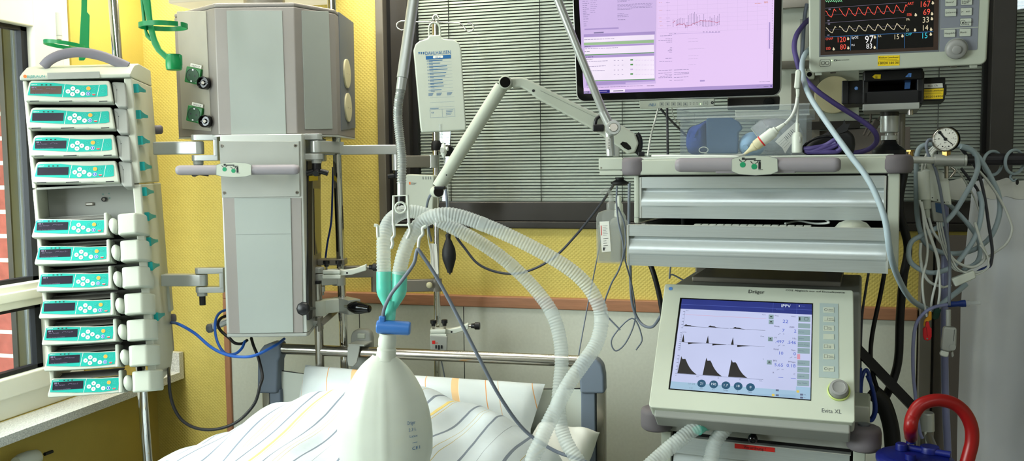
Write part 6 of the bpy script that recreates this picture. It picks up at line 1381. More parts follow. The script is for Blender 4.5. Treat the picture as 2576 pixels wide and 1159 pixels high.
for y in (672, 725, 779, 831):
    dash(510, y+6, 16); dash(552, y+6, 14); dash(598, y+4, 16); F4([(694, y-9), (724, y-10), (724, y+6), (694, y+7)], 'scr_green_dark' if y != 779 else 'scr_line', -.0018)
    for k in range(13): mb.line([S4(745+k*17, y-2, -.0018), S4(747+k*17, y+8, -.0018)], .0006, -.0018, 'scr_line')
for i in range(12): x = 1000+i*112; mb.line([S4(x, 0, -.0015), S4(x-2, 340 if i < 11 else 880, -.0015)], .0003, -.0015, 'scr_line')
for i in range(7): y = 20+i*50; mb.line([S4(1005, y+50, -.0015), S4(2230, y, -.0015)], .0003, -.0015, 'scr_line')
mb.line([S4(985, 0, -.0016), S4(978, 935, -.0016)], .0012, -.0016, 'scr_line'); mb.line([S4(1160, 382, -.0016), S4(1700, 360, -.0016)], .0006, -.0016, 'scr_purple')
prev = None; ys = [255, 235, 282, 274, 268, 272, 275, 262, 293, 292, 286, 282, 279, 262, 268, 250, 250, 238, 228, 234, 234, 235, 236, 235, 235, 240, 246, 245, 255, 252, 243]; hi = [30, 0, 50, 55, 55, 70, 65, 50, 15, 40, 110, 118, 125, 105, 130, 85, 60, 65, 0, 0, 70, 18, 0, 0, 45, 30, 35, 70, 45, 70, 85, 48]; lo2 = [40, 8, 5, 8, 12, 6, 4, 10, 20, 18, 6, 6, 6, 4, 4, 28, 35, 45, 50, 58, 60, 58, 62, 58, 55, 50, 40, 35, 32, 25, 30]
for i, yy in enumerate(ys):
    x = 1174+i*17.2; mb.line([S4(x, yy-hi[i], -.0017), S4(x, yy+lo2[i], -.0017)], .0006, -.0017, 'scr_text'); c = S4(x, yy, -.0019); mb.disc(c[0], c[1], .0008, -.0019, 'scr_red', 8)
    for dy in (-hi[i], lo2[i]): c = S4(x, yy+dy, -.0019); mb.disc(c[0], c[1], .0006, -.0019, 'scr_text_dark', 6)
    if prev and i not in (2,): mb.line([prev, S4(x, yy, -.0018)], .0006, -.0018, 'scr_red')
    prev = S4(x, yy, -.0018)
for x, y in ((1040, 28), (1045, 115), (1040, 203), (1045, 240), (1050, 290)): dash(x-25, y, 30, 5, 'scr_orange'); dash(x+55, y, 40, 5)
for x in (1510, 1545, 1580, 1612, 1648, 1682, 1190): dash(x, 358 if x > 1200 else 378, 12, 9, 'scr_text')
for y, l in ((380, 30), (403, 130), (435, 70), (455, 150), (472, 60), (535, 20), (552, 25), (570, 45), (585, 30), (655, 70), (690, 140), (790, 150), (822, 150), (838, 80), (855, 130), (872, 150), (902, 25)): dash(1160-l, y, l, 7)
for y in (785, 815, 832, 868, 900): dash(1185, y, 165 if y < 880 else 110, 7)
for y, l in ((435, 100), (468, 110), (550, 190), (625, 110), (660, 100), (725, 80)): dash(1345, y, l, 7, 'scr_line')
tx_('98%', 2192, 38, 26, 'scr_orange'); dash(2090, 40, 70, 6, 'scr_orange')
for i in range(22): y = 10+i*28; mb.rect(*S4(2282, y+4, -.0018), *S4(2286, y-4, -.0018), -.0018, 'scr_text_dark')
F4([(2248, 250), (2262, 249), (2260, 545), (2246, 546)], 'scr_purple', -.0016); F4([(1474, 898), (1528, 896), (1528, 912), (1474, 914)], 'scr_purple', -.0016); F4([(2264, 958), (2280, 957), (2280, 970), (2264, 971)], 'scr_navy', -.0018); dash(2190, 972, 55, 6, 'scr_text_dark'); dash(2110, 966, 40, 6); dash(2140, 916, 120, 5)
part_in(mb, 'screen', pc, FPC)
mb = MB(); q = FPC.poly([(1608, 253), (1797, 247), (1797, 267), (1610, 274)], .004); mb.prism(q, .002, .03, 'device_white', .002); yk = .0014
g0 = lambda x, y: FPC.uv(1660+x/6.44, 250+y/6.44, yk)
mb.text('/ΛEU', *FPC.uv(1632, 267, yk), .0085, yk, 'scr_navy' if False else 'ink_blue', width=.016)
for x in (30, 123, 220, 317, 412): p = g0(x, 75); mb.line([(p[0]+dx*.0042, p[1]+dz*.0042) for dx, dz in ((-1, -1), (1, -1), (1, 1), (-1, 1), (-1, -1))], .0005, yk, 'ink_grey'); mb.disc(p[0], p[1], .0022, yk, 'ink_grey', 10)
for x in (495, 548, 602): mb.disc(*g0(x, 76), .0007, yk, 'ink', 8); mb.line([g0(x-12, 52), g0(x+10, 51)], .0009, yk, 'ink_grey')
mb.disc(*g0(658, 74), .0013, yk, 'led_green', 10); p = g0(742, 60); mb.line([(p[0]+dx*.0045, p[1]+dz*.0045) for dx, dz in ((-1, -1), (1, -1), (1, 1), (-1, 1), (-1, -1))], .0005, yk, 'ink_grey'); mb.ring(p[0], p[1], .0012, .0018, yk, 'ink_grey', 12); mb.disc(*g0(848, 52), .0032, yk, 'ink', 14); mb.disc(*g0(848, 52), .0012, yk-.0002, 'device_white', 6); part_in(mb, 'control_bar', pc, FPC)
mb = MB(); q = FPC.poly([(1830, 245), (1962, 242), (1960, 275), (1830, 276)], .06); mb.prism(q, .05, .08, 'frame_dark', .003); c = FPC.l(1934, 259, .045); mb.lathe([(0, 0), (.0125, 0), (.0125, .03), (0, .03)], V((c.x, c.y, c.z)), (0, 1, 0), 'black_gloss', 20); part_in(mb, 'mount_bracket', pc, FPC)
mb = MB(); ax_ = FPC.uv(1890, 100, .04)[0]; mb.box(ax_-.06, ax_+.06, .04, .16, .15, .27, 'frame_dark', .006); mb.box(ax_-.03, ax_+.03, .16, .40, .18, .24, 'frame_dark', .004); part_in(mb, 'wall_mount', pc, FPC)
cable('monitor_cable', 'pale cable falling from the computer monitor control bar to the cart top', 'cable', PP([(1656, 272, 2.12), (1650, 295, 2.12), (1638, 340, 2.08), (1629, 392, 2.03)]), .0022, 'cable_white')
cable('monitor_cable', 'dark straight cable hanging from under the computer monitor to the cart top', 'cable', PP([(1678, 272, 2.14), (1679, 330, 2.12), (1680, 390, 2.08)]), .0030, 'cable_dark')
cable('monitor_cable', 'dark slanting cable running from under the computer monitor behind the clear plastic box', 'cable', PP([(1661, 272, 2.13), (1680, 295, 2.16), (1710, 325, 2.22), (1730, 345, 2.25)]), .0028, 'cable_dark')
cable('monitor_cable', 'thin pale looping cable between the computer monitor and the clear plastic box', 'cable', PP([(1690, 270, 2.14), (1693, 290, 2.15), (1700, 303, 2.18), (1715, 318, 2.24)]), .0013, 'cable_white')
# ================================================================ patient monitor on its pedestal
FPM = Fr(P(2035, 185, 1.90), -8, 14)
pm = thing('patient_monitor', 'off-white patient monitor with dark screen of red and cream pulse curves, top right', 'patient monitor', FPM)
pmp = lambda mb, n, fr=FPM: part_in(mb, n, pm, fr)
c5 = lambda x, y: (1990+x/5.051, y/5.051)
S5 = lambda x, y, k=-.0004: FPM.uv(*c5(x, y), k)
zt5 = FPM.uv(2035, 0)[1]+.13; x0, x1 = S5(228, 880, 0)[0], S5(2482, 830, 0)[0]; zb5 = S5(300, 928, 0)[1]
mb = MB(); mb.prism(rrect(x0, zb5, x1, zt5, .012), 0, .05, 'device_white', .004, 3); mb.prism(rrect(x0+.012, zb5+.012, x1-.012, zt5-.01, .012), .05, .17, 'device_grey', .006); pmp(mb, 'housing')
mb = MB(); 
for xx in (345, 2320): u = S5(xx, 945, 0); mb.box(u[0]-.007, u[0]+.007, .01, .03, zb5-.007, zb5+.002, 'device_white', .001)
for xx in (520, 2080): u = S5(xx, 960, 0); mb.box(u[0]-.006, u[0]+.006, .04, .06, zb5-.009, zb5+.014, 'frame_grey', .001)
for i in range(20): x = x0+.05+i*.0135; mb.box(x, x+.008, .052, .12, zb5+.007, zb5+.013, 'frame_dark')
pmp(mb, 'underside_feet')
mb = MB(); q = [S5(*p) for p in ((368, -600), (356, 724), (1882, 656), (1908, -660))]; mb.face(q, -.0004, 'pendant_side'); q = [S5(*p, -.0006) for p in ((385, -600), (374, 700), (1868, 634), (1890, -660))]; mb.face(q, -.0006, 'mon_brown'); q = [S5(*p, -.0008) for p in ((440, -600), (428, 655), (1806, 596), (1828, -640))]; mb.face(q, -.0008, 'mon_black')
Y5 = -.0011
l5 = lambda pts, w, m, y=Y5: mb.line([S5(*p, y) for p in pts], w, y, m)
for a, b, m in (((432, 104), (1470, 30), 'mon_lilac'), ((436, 292), (1455, 222), 'mon_lilac'), ((432, 196), (1460, 130), 'mon_lilac'), ((432, 384), (1455, 322), 'mon_lilac')): l5([a, b], .0007 if a[1] in (104, 292) else .0003, m)
l5([(430, 470), (1805, 402)], .0009, 'mon_blue')
for xx, ya, yb in ((758, 455, 640), (1096, 440, 625), (1444, 425, 610)): l5([(xx, ya), (xx-4, yb)], .0008, 'mon_blue')
def wave(x0_, x1_, yb_, slope, amp, per, m, ph, start=None):
    pts = []; x = x0_
    while x <= x1_:
        t = ((x-ph)/per) % 1; v = (t/.28) if t < .28 else (1-((t-.28)/.72))**1.6; v = v if t < .28 else v+.10*math.exp(-((t-.5)/.07)**2)
        pts.append((x, yb_+(x-x0_)*slope-amp*v)); x += 6
    l5(pts, .0011, m)
wave(440, 575, 222, -.06, 105, 121, 'mon_red', 515); wave(612, 1480, 212, -.062, 105, 121, 'mon_red', 700)
wave(446, 575, 420, -.055, 80, 121, 'mon_cream', 525); wave(612, 1456, 410, -.048, 80, 121, 'mon_cream', 585)
def t5(t, x, y, h, m, w=None, al='l', y_=Y5): p = S5(x, y, y_); mb.text(t, p[0], p[1], h*.000172*1.38, y_, m, al, ang=radians(1), sx=.8)
for t, x, y, h, m in (('167', 1648, 92, 72, 'mon_red'), ('69', 1680, 192, 72, 'mon_red'), ('33', 1672, 290, 70, 'mon_cream'), ('14', 1676, 388, 66, 'mon_cream'), ('15', 1668, 488, 68, 'mon_cyan'), ('120', 594, 538, 66, 'mon_red'), ('80', 624, 630, 66, 'mon_red'), ('97', 940, 548, 92, 'mon_white'), ('83', 956, 620, 66, 'mon_white'), ('15', 1315, 500, 62, 'mon_cream'),
    ('ART', 1478, 66, 34, 'mon_red'), ('106', 1474, 205, 36, 'mon_red'), ('PA', 1466, 264, 30, 'mon_cream'), ('21', 1462, 400, 36, 'mon_cream'), ('CVP', 1456, 456, 34, 'mon_cyan'), ('CNAP', 440, 510, 30, 'mon_red'), ('SpO2', 768, 494, 32, 'mon_white'), ('PLS', 768, 584, 24, 'mon_white'), ('RA', 1106, 474, 28, 'mon_cream'), ('100', 446, 634, 36, 'mon_red')): t5(t, x, y, h, m)
for x, y in ((1802, 36), (1792, 174), (1790, 238), (1780, 372), (1776, 434), (1585, 188), (1576, 382), (726, 490), (728, 608), (542, 622), (1066, 470), (1062, 602), (1416, 456)): p = S5(x, y, Y5); mb.disc(p[0], p[1]-.0008, .0024, Y5, 'mon_cream', 10); mb.disc(p[0]-.0004, p[1]+.0022, .0013, Y5, 'mon_cream', 8)
for x, y in ((490, 118), (476, 262), (482, 305), (474, 446)): p = S5(x, y, Y5); mb.rect(p[0]-.0022, p[1]-.0013, p[0]+.0022, p[1]+.0013, Y5, 'mon_lilac')
pts = [(440+i*9, 30-abs(((i*37) % 11)-5)*6) for i in range(24)]; l5(pts, .001, 'mon_green')
pmp(mb, 'screen')
mb = MB(); q = [S5(*p) for p in ((1904, -500), (2398, -520), (2392, 0), (2366, 626), (2340, 634), (1888, 656))]; mb.face(q, -.0006, 'mon_panel'); l5 = lambda pts, w, m, y=-.0009: mb.line([S5(*p, y) for p in pts], w, y, m); l5([(1902, 368), (2380, 344)], .0016, 'device_white')
for cx, cy, t in ((2030, 30, ('Notruf',)), (2230, 15, ('Schneller', 'Zugriff')), (2027, 160, ('Entlassung',)), (2226, 148, ('|<   mm',)), (2220, 282, ('Normal', 'Stop')), (2015, 424, ('Hauptbild',)), (2212, 412, ('Menü',)), (2034, -110, ('Alarm',)), (2236, -118, ('Trends',))):
    mb.prism([S5(cx+dx, cy+dy) for dx, dy in ((-72, -44), (-62, -47), (64, -51), (73, -46), (70, 42), (62, 46), (-66, 50), (-74, 44))], -.0028, 0, 'button_face', .0006)
    q = [S5(cx+dx, cy+dy, -.003) for dx, dy in ((-72, -44), (-62, -47), (64, -51), (73, -46), (70, 42), (62, 46), (-66, 50), (-74, 44))]; mb.line(q+[q[0]], .0004, -.003, 'ink_grey')
    off = 30 if t[0] == 'Normal' else 0
    for i, w_ in enumerate(t): p = S5(cx-62+off*1.6, cy+12+i*22, -.003); mb.text(w_, p[0], p[1], .0050 if len(t) == 1 else .0045, -.003, 'ink')
    if off: p = S5(cx-38, cy+4, -.003); mb.ring(p[0], p[1], .0042, .0048, -.003, 'ink', 16); mb.face([(p[0]-.002, p[1]-.002), (p[0]+.002, p[1]-.002), (p[0]+.0012, p[1]+.002), (p[0]-.0006, p[1]+.001)], -.003, 'ink')
pmp(mb, 'key_panel')
mb = MB(); c = S5(2100, 620); mb.lathe([(0, 0), (.0205, 0), (.0205, -.002), (.0197, -.010), (.0175, -.013), (.012, -.014), (.0085, -.0142), (.0082, -.0175), (.006, -.0185), (0, -.0185)], V((c[0], 0, c[1])), (0, 1, 0), 'knob_face', 36); mb.ring(c[0], c[1], .0207, .0215, -.0012, 'device_white', 30); pmp(mb, 'rotary_knob')
def sticker(mb, q, y, lines, m='sticker_yellow'):
    mb.face(q, y, m); 
    cx = (q[0][0]+q[1][0])/2
    for t, v, sz, w_ in lines:
        a = (q[0][0]*(1-v)+q[3][0]*v, q[0][1]*(1-v)+q[3][1]*v); b = (q[1][0]*(1-v)+q[2][0]*v, q[1][1]*(1-v)+q[2][1]*v); W_ = b[0]-a[0]; ang = atan2(b[1]-a[1], b[0]-a[0])
        if t == '-': mb.line([(a[0]+W_*.04, a[1]), (a[0]+W_*(.04+w_), a[1]+(b[1]-a[1])*w_)], sz, y-.0003, 'ink')
        else: mb.text(t, a[0]+W_*(.5-w_/2), a[1], sz, y-.0003, 'ink', width=W_*w_, ang=ang)
mb = MB(); q = [S5(*p, -.0006) for p in ((1102, 708), (1380, 700), (1378, 832), (1100, 840))]; sticker(mb, q, -.0006, [('Klinikum Leverkusen', .27, .0056, .9), ('-', .41, .0005, .84), ('-', .52, .0004, .92), ('1802018100', .83, .0068, .94)]); pmp(mb, 'inventory_sticker')
mb = MB(); q = [S5(*p, -.0006) for p in ((368, 768), (378, 760), (490, 756), (498, 764), (496, 832), (488, 838), (376, 844), (366, 836))]; mb.line(q+[q[0]], .0006, -.0006, 'ink'); 
for cx in (406, 458): p = S5(cx, 800, -.0006); mb.ring(p[0], p[1], .0034, .0041, -.0006, 'ink', 16); mb.disc(p[0], p[1], .0006 if cx == 406 else .0001, -.0006, 'ink', 6)
p = S5(517, 768, -.0006); mb.disc(p[0], p[1], .0012, -.0006, 'led_green', 10); p = S5(545, 776, -.0006); mb.rect(p[0], p[1]-.0002, p[0]+.005, p[1]+.003, -.0006, 'ink'); mb.rect(p[0]+.0012, p[1]+.0004, p[0]+.0038, p[1]+.0018, -.0009, 'device_white'); p = S5(582, 772, -.0006); mb.text('Elektromedizin', p[0], p[1], .0034, -.0006, 'ink', width=.0245); pmp(mb, 'printed_symbols')
# module rack under the monitor
FMd = Fr(P(2170, 262, 1.93), -8)
md = thing('module_rack', 'black measuring module rack with an open slot and yellow stickers under the patient monitor', 'module rack', FMd)
mp_ = lambda mb, n: part_in(mb, n, md, FMd)
mb = MB(); q = FMd.poly; 
def bx(pxa, pya, pxb, pyb, y0, y1, m, bev=.002): a, b = FMd.uv(pxa, pya, y0), FMd.uv(pxb, pyb, y0); mb.box(a[0], b[0], y0, y1, min(a[1], b[1]), max(a[1], b[1]), m, bev)
bx(2120, 204, 2178, 260, .02, .16, 'black_plastic'); bx(2118, 203, 2134, 261, .012, .02, 'black_plastic', .002)
bx(2170, 180, 2184, 261, 0, .17, 'black_plastic', .003); bx(2307, 180, 2324, 258, 0, .17, 'black_plastic', .003); bx(2172, 178, 2322, 199, -.004, .17, 'black_plastic', .004); bx(2172, 230, 2322, 262, 0, .17, 'black_plastic', .003); bx(2184, 198, 2308, 231, .12, .13, 'black_rubber', 0)
bx(2322, 196, 2377, 252, .02, .16, 'black_plastic'); bx(2374, 213, 2381, 238, .03, .1, 'black_plastic'); mp_(mb, 'housing')
mb = MB(); p = FMd.uv(2154, 222, .019); mb.disc(p[0], p[1], .0038, .0192, 'sticker_blue', 16); mb.line([(p[0]-.002, p[1]-.002), (p[0]+.002, p[1]+.002)], .0008, .0188, 'paper'); mp_(mb, 'status_dot')
mb = MB(); y = -.0046; mb.face(FMd.poly([(2194, 193), (2201, 187), (2216, 187), (2215, 198), (2201, 198)], y), y, 'sticker_yellow'); u = FMd.uv(2207, 197, y-.0003); mb.text('B3', u[0], u[1], .006, y-.0003, 'ink', ang=pi/2); mb.face(FMd.poly([(2277, 194), (2286, 184), (2293, 184), (2292, 194)], y), y, 'sticker_blue'); u = FMd.uv(2288, 193, y-.0003); mb.text('B5', u[0], u[1], .005, y-.0003, 'ink', ang=pi/2); mp_(mb, 'slot_stickers')
mb = MB(); y = .06; mb.face(FMd.poly([(2277, 196), (2292, 196), (2289, 223), (2275, 224)], y), y, 'sticker_blue'); mp_(mb, 'hanging_tag')
mb = MB(); y = .0192; sticker(mb, FMd.poly([(2322, 211), (2371, 209), (2374, 216), (2371, 220), (2322, 222)], y)[:2]+FMd.poly([(2372, 220), (2322, 222)], y), y, [('Blatt 17b', .72, .0056, .5)], 'paper'); sticker(mb, FMd.poly([(2323, 224), (2374, 222), (2372, 248), (2322, 250)], y), y, [('Klinikum Leverkusen', .27, .0052, .96), ('-', .42, .0004, .84), ('-', .5, .0004, .92), ('0302014901', .86, .0062, .98)]); mp_(mb, 'inventory_sticker')
# pedestal
ped = thing('monitor_pedestal', 'short silver swivel pedestal with a black foot carrying the patient monitor on the cart', 'pedestal', Fr(FMd.M @ FMd.l(2235, 388, .08), -8))
pd_ = lambda mb, n: part_in(mb, n, ped, FMd)
mb = MB(); a, b = FMd.uv(2170, 262, .0), FMd.uv(2313, 274, .0); mb.box(a[0], b[0], -.002, .17, b[1], a[1], 'alu', .0015); u = FMd.uv(2290, 280, .03); mb.cyl((u[0], .03, u[1]-.008), (u[0], .03, u[1]+.012), .006, 'steel', n=10); pd_(mb, 'top_plate')
cx, cy_ = FMd.uv(2237, 330, .08)[0], .08
zf = lambda py: FMd.uv(2237, py, .08)[1]
mb = MB(); s9 = mpp(1.98); mb.lathe([(0, zf(292)), (22*s9, zf(292)), (22*s9, zf(272)), (0, zf(272))], V((cx, cy_, 0)), (0, 0, 1), 'frame_dark', 30); pd_(mb, 'swivel_ring')
mb = MB(); mb.lathe([(0, zf(352)), (19*s9, zf(352)), (19*s9, zf(341)), (10*s9, zf(340)), (10*s9, zf(335)), (21*s9, zf(333)), (22*s9, zf(330)), (22*s9, zf(292)), (0, zf(292))], V((cx, cy_, 0)), (0, 0, 1), 'alu', 32); pd_(mb, 'column')
mb = MB(); zc_ = FMd.I @ (FCt.M @ V((.5, .1, zTop+.0045))); mb.lathe([(0, zc_.z), (39*s9, zc_.z), (40*s9, zf(378)), (30*s9, zf(370)), (20*s9, zf(362)), (16*s9, zf(352)), (0, zf(352))], V((cx, cy_, 0)), (0, 0, 1), 'black_plastic', 30); pd_(mb, 'foot')
mb = MB(); u = FMd.uv(2263, 390, .16); mb.cyl((u[0], .16, zc_.z), (u[0], .16, FMd.uv(2263, 287, .16)[1]), .011, 'frame_grey', n=20); pd_(mb, 'rear_post')
# ================================================================ wall rail panel behind
mb = MB(); yW = 2.55
FRP = Fr((WY(2040, 390, yW).x, yW, WY(2040, 395, yW).z)); rp = thing('medical_rail_panel', 'pale wall panel with two steel equipment rails between the computer monitor and the patient monitor', 'rail panel', FRP)
q = lambda pts, y=0: FRP.poly(pts, y)
mb.prism(q([(1840, -80), (2170, -80), (2165, 150), (2030, 158), (2030, 300), (1850, 300)]), .012, .09, 'plastic_white', .002); mb.prism(q([(2030, 160), (2163, 155), (2163, 320), (2030, 320)]), .014, .09, 'device_white', .002); part_in(mb, 'back_panel', rp, FRP)
mb = MB(); mb.prism(q([(1990, 185), (2062, 183), (2062, 392), (1990, 392)], .004), .004, .02, 'frame_grey', .001); mb.prism(q([(2012, 48), (2034, 47), (2034, 138), (2012, 138)], .004), .004, .02, 'device_grey', .001); mb.prism(q([(2040, 306), (2164, 303), (2164, 322), (2040, 326)], -.004), -.004, .02, 'frame_dark', .001); mb.prism(q([(2030, 330), (2290, 318), (2290, 400), (2030, 400)], .02), .02, .06, 'taupe', .001); part_in(mb, 'cable_duct', rp, FRP)
for pa in ((1900, -25, 2170, 20), (1900, 152, 2170, 173)):
    mb = MB(); a, b = FRP.uv(pa[0], pa[1]+3, -.02), FRP.uv(pa[2], pa[3]-3, -.02); mb.box(a[0], b[0], -.02, -.008, FRP.uv(2000, pa[3], -.02)[1], FRP.uv(2000, pa[1], -.02)[1], 'steel', .002)
    for x in (a[0]+.08, b[0]-.05): mb.box(x-.01, x+.01, -.008, .012, FRP.uv(2000, pa[3], -.02)[1]+.003, FRP.uv(2000, pa[1], -.02)[1]-.003, 'frame_grey')
    part_in(mb, 'equipment_rail', rp, FRP)
mb = MB(); c = FRP.uv(2098, 238, -.006); r_ = 46*mpp(2.4); mb.lathe([(0, .02), (r_, .02), (r_, .002), (r_-.003, 0), (0, 0)], V((c[0], -.006, c[1])), (0, 1, 0), 'cream', 40); u = FRP.uv(2077, 240, -.0065); mb.disc(u[0], u[1], .0028, -.0067, 'ink', 10); part_in(mb, 'round_cover', rp, FRP)
mb = MB(); u = FRP.uv(2036, 187, -.03); mb.box(u[0]-.014, u[0]+.014, -.03, 0, u[1]-.013, u[1]+.010, 'device_white', .003); mb.disc(u[0], u[1], .0065, -.0305, 'black_gloss', 16); part_in(mb, 'rail_clamp', rp, FRP)
# ================================================================ clear box and what lies in it
FBX = Fr(FCt.M @ V((FCt.uv(1708, 392, .09)[0], .09, zTop+.0042)), CY)
bw = FCt.uv(2030, 392, .09)[0]-FCt.uv(1708, 392, .09)[0]; bh = FBX.uv(1800, 270, 0)[1]; bd = .20
tb = thing('storage_box', 'clear plastic storage box on top of the drawer cart filled with packaged supplies', 'plastic box', FBX)
mb = MB(); t = .0018; h2 = bh*.80
mb.box(.002, bw-.002, .002, .002+t, 0, h2, 'tray_clear'); mb.box(.002, bw-.002, bd-t, bd, 0, h2, 'tray_clear'); mb.box(.002, .002+t, .002, bd, 0, h2, 'tray_clear'); mb.box(bw-.002-t, bw-.002, .002, bd, 0, h2, 'tray_clear'); mb.box(.002, bw-.002, .002, bd, 0, t, 'tray_clear'); part_in(mb, 'walls', tb, FBX)
mb = MB(); 
for y in (-.004, bd+.002): mb.box(-.004, bw+.004, y, y+t, h2-.002, bh, 'tray_clear')
for x in (-.004, bw+.002): mb.box(x, x+t, -.004, bd+.004, h2-.002, bh, 'tray_clear')
for z in (h2, bh): 
    for y in (-.0045, bd+.003): mb.tube([V((-.004, y, z)), V((bw+.004, y, z))], .0019, 'plastic_clear', 8)
    for x in (-.0045, bw+.0035): mb.tube([V((x, -.004, z)), V((x, bd+.004, z))], .0019, 'plastic_clear', 8)
part_in(mb, 'rim', tb, FBX)
B_ = lambda px, py, y: FBX.l(px, py, y)
def crumple(name, lbl, cat, pts, y0, y1, m, seed, grp=None):
    rnd = random.Random(seed); fr = FBX; P2_ = [fr.uv(*p, y0) for p in pts]; cx = sum(p[0] for p in P2_)/len(P2_); cz = sum(p[1] for p in P2_)/len(P2_); n = len(P2_); vs = []; fs = []; K = 7
    for side in (0, 1):
        for k in range(K+1):
            f = k/K
            for x, z in P2_:
                X = cx+(x-cx)*f; Z = cz+(z-cz)*f; d = (1-f**2)**.5*(y1-y0)/2; y = (y0+y1)/2+(-d if side == 0 else d)+rnd.uniform(-.008, .008)*(1-f*.6); vs.append((X+rnd.uniform(-.003, .003), max(y0, min(y1, y)), Z+rnd.uniform(-.002, .002)*(1-f)))
    for side in (0, 1):
        o_ = side*(K+1)*n
        for k in range(K):
            for i in range(n): fs.append([o_+k*n+i, o_+k*n+(i+1) % n, o_+(k+1)*n+(i+1) % n, o_+(k+1)*n+i])
    mb = MB(); mb.add(vs, fs, m, True); o = solo(mb, name, lbl, cat, grp, fr=fr); o.modifiers.clear(); s_ = o.modifiers.new('sub', 'SUBSURF'); s_.levels = s_.render_levels = 1; return o
mat('film_white', '#d5d9de', .18, alpha=.42, var=.25, vscale=40, bump=.8, bscale=60)
crumple('folded_cloth', 'crumpled dark blue cloth at the left end inside the clear storage box', 'cloth', [(1718, 388), (1717, 350), (1719, 322), (1735, 314), (1752, 311), (1766, 300), (1776, 298), (1778, 340), (1774, 388), (1745, 389)], .03, .12, 'cloth_blue', 3)
mb = MB(); fr = FBX; q = fr.poly([(1778, 386), (1777, 300), (1783, 295), (1840, 296), (1858, 306), (1867, 318), (1866, 326), (1858, 332), (1856, 386)], .04); mb.prism(q, .035, .05, 'folder_blue', .003); solo(mb, 'blue_pouch', 'flat grey-blue pouch standing beside the dark blue cloth in the clear box', 'pouch', fr=fr)
mb = MB(); c = B_(1770, 377, .02); mb.tube([c+V((.010*cos(t), 0, .0065*sin(t))) for t in [2*pi*i/20 for i in range(20)]], .0011, 'plastic_white', 6, closed=True); solo(mb, 'white_ring', 'small white plastic ring low in the clear box beside the blue cloth', 'ring', fr=fr)
mb = MB(); c = B_(1886, 366, .05); mb.lathe([(0, -.03), (.006, -.03), (.009, -.022), (.018, -.014), (.026, .0), (.028, .02), (0, .022)], c, (.2, 1, .15), 'mask_blue', 26); solo(mb, 'face_mask', 'pale blue round face mask lying in the middle of the clear storage box', 'mask', fr=fr)
crumple('film_package', 'crinkled clear film package filling the right half of the clear storage box', 'package', [(1890, 386), (1885, 350), (1888, 318), (1905, 298), (1925, 292), (1960, 293), (1985, 300), (2005, 315), (2018, 340), (2020, 386), (1950, 388)], .06, .16, 'film_white', 9)
mb = MB(); y = .03; q = fr.poly([(1950, 356), (1958, 347), (2002, 306), (2012, 312), (2004, 340), (1975, 386), (1968, 372)], y); mb.face(q, y, 'paper'); 
for i in range(7): a, b = fr.uv(1973+i*3.2, 345-i*3.4, y-.0004), fr.uv(1980+i*3.2, 353-i*3.4, y-.0004); mb.line([a, b], .0012 if i % 2 else .0007, y-.0004, 'ink')
for i in range(4): a, b = fr.uv(1958+i*5, 360+i*4, y-.0004), fr.uv(1975+i*4, 345+i*4, y-.0004); mb.line([a, b], .0005, y-.0004, 'ink_grey')
solo(mb, 'sterile_package', 'white paper sterile package with a barcode slanting in the right end of the clear box', 'package', fr=fr)
mb = MB(); y = .025; mb.face(fr.poly([(1889, 320), (1915, 302), (1928, 318), (1924, 346), (1908, 345)], y), y, 'film_white'); mb.tube([fr.l(1889, 322, y), fr.l(1908, 346, y)], .0012, 'plastic_white', 6); solo(mb, 'wrapped_tubing', 'film-wrapped white tubing piece above the pale blue mask in the clear box', 'package', fr=fr)
# probe connector in front of the box
FPR = Fr(FCt.M @ FCt.l(1925, 352, .03), CY)
pr = thing('probe_connector', 'white and beige cable connector with a red ring leaning in front of the clear box', 'connector', FPR)
a, b = FPR.l(1872, 388, 0), FPR.l(1974, 311, 0); d = b-a; L = d.length; k_ = L/128
mb = MB(); mb.lathe([(0, 0), (3*k_, 0), (5*k_, 14*k_), (7*k_, 22*k_), (11*k_, 30*k_), (12*k_, 33*k_), (11*k_, 35*k_), (14*k_, 38*k_), (14.5*k_, 55*k_), (0, 55*k_)], a, d, 'cream', 22); part_in(mb, 'beige_tip', pr, FPR)
mb = MB(); mb.lathe([(0, 54*k_), (15.2*k_, 54*k_), (15.2*k_, 57.5*k_), (0, 57.5*k_)], a, d, 'clip_red', 24); part_in(mb, 'red_ring', pr, FPR)
mb = MB(); mb.lathe([(0, 57*k_), (14.5*k_, 57*k_), (14.5*k_, 92*k_), (11*k_, 96*k_), (11*k_, 102*k_), (7*k_, 104*k_), (4*k_, 127*k_), (0, L)], a, d, 'plastic_white', 22); part_in(mb, 'white_body', pr, FPR)
W_ = lambda px, py, y: FCt.M @ FCt.l(px, py, y)
cable('probe_cable', 'white cable rising from the beige connector to the white block beside the rail panel', 'cable', [W_(1974, 312, .03), W_(1992, 292, .04), W_(2002, 268, .05), W_(2006, 245, .06), W_(2008, 232, .06)], .0034, 'cable_white')
cable('probe_cable', 'white cable running left along the cart top edge from the connector tip', 'cable', [W_(1873, 388, .03), W_(1862, 391, .02), W_(1840, 392.5, .01), W_(1780, 392.5, .01), W_(1720, 392.5, .01), W_(1675, 392, .015), W_(1640, 392.5, .03)], .0028, 'cable_white')
FVP = Fr(FCt.M @ FCt.l(2005, 384, .035), CY); vpg = thing('white_plug', 'white upright cable plug standing before the right end of the clear box', 'plug', FVP)
mb = MB(); s7 = mpp(1.95); mb.lathe([(0, 0), (11*s7, 0), (12*s7, 3*s7), (12*s7, 38*s7), (9*s7, 46*s7), (4.5*s7, 48*s7), (4*s7, 68*s7), (0, 68*s7)], V((0, 0, 0)), (0, 0, 1), 'plastic_white', 22); mb.ball((7*s7, -9*s7, 30*s7), 4*s7, 4*s7, 8*s7, 'device_grey', 12, 8); part_in(mb, 'plug_body', vpg, FVP)
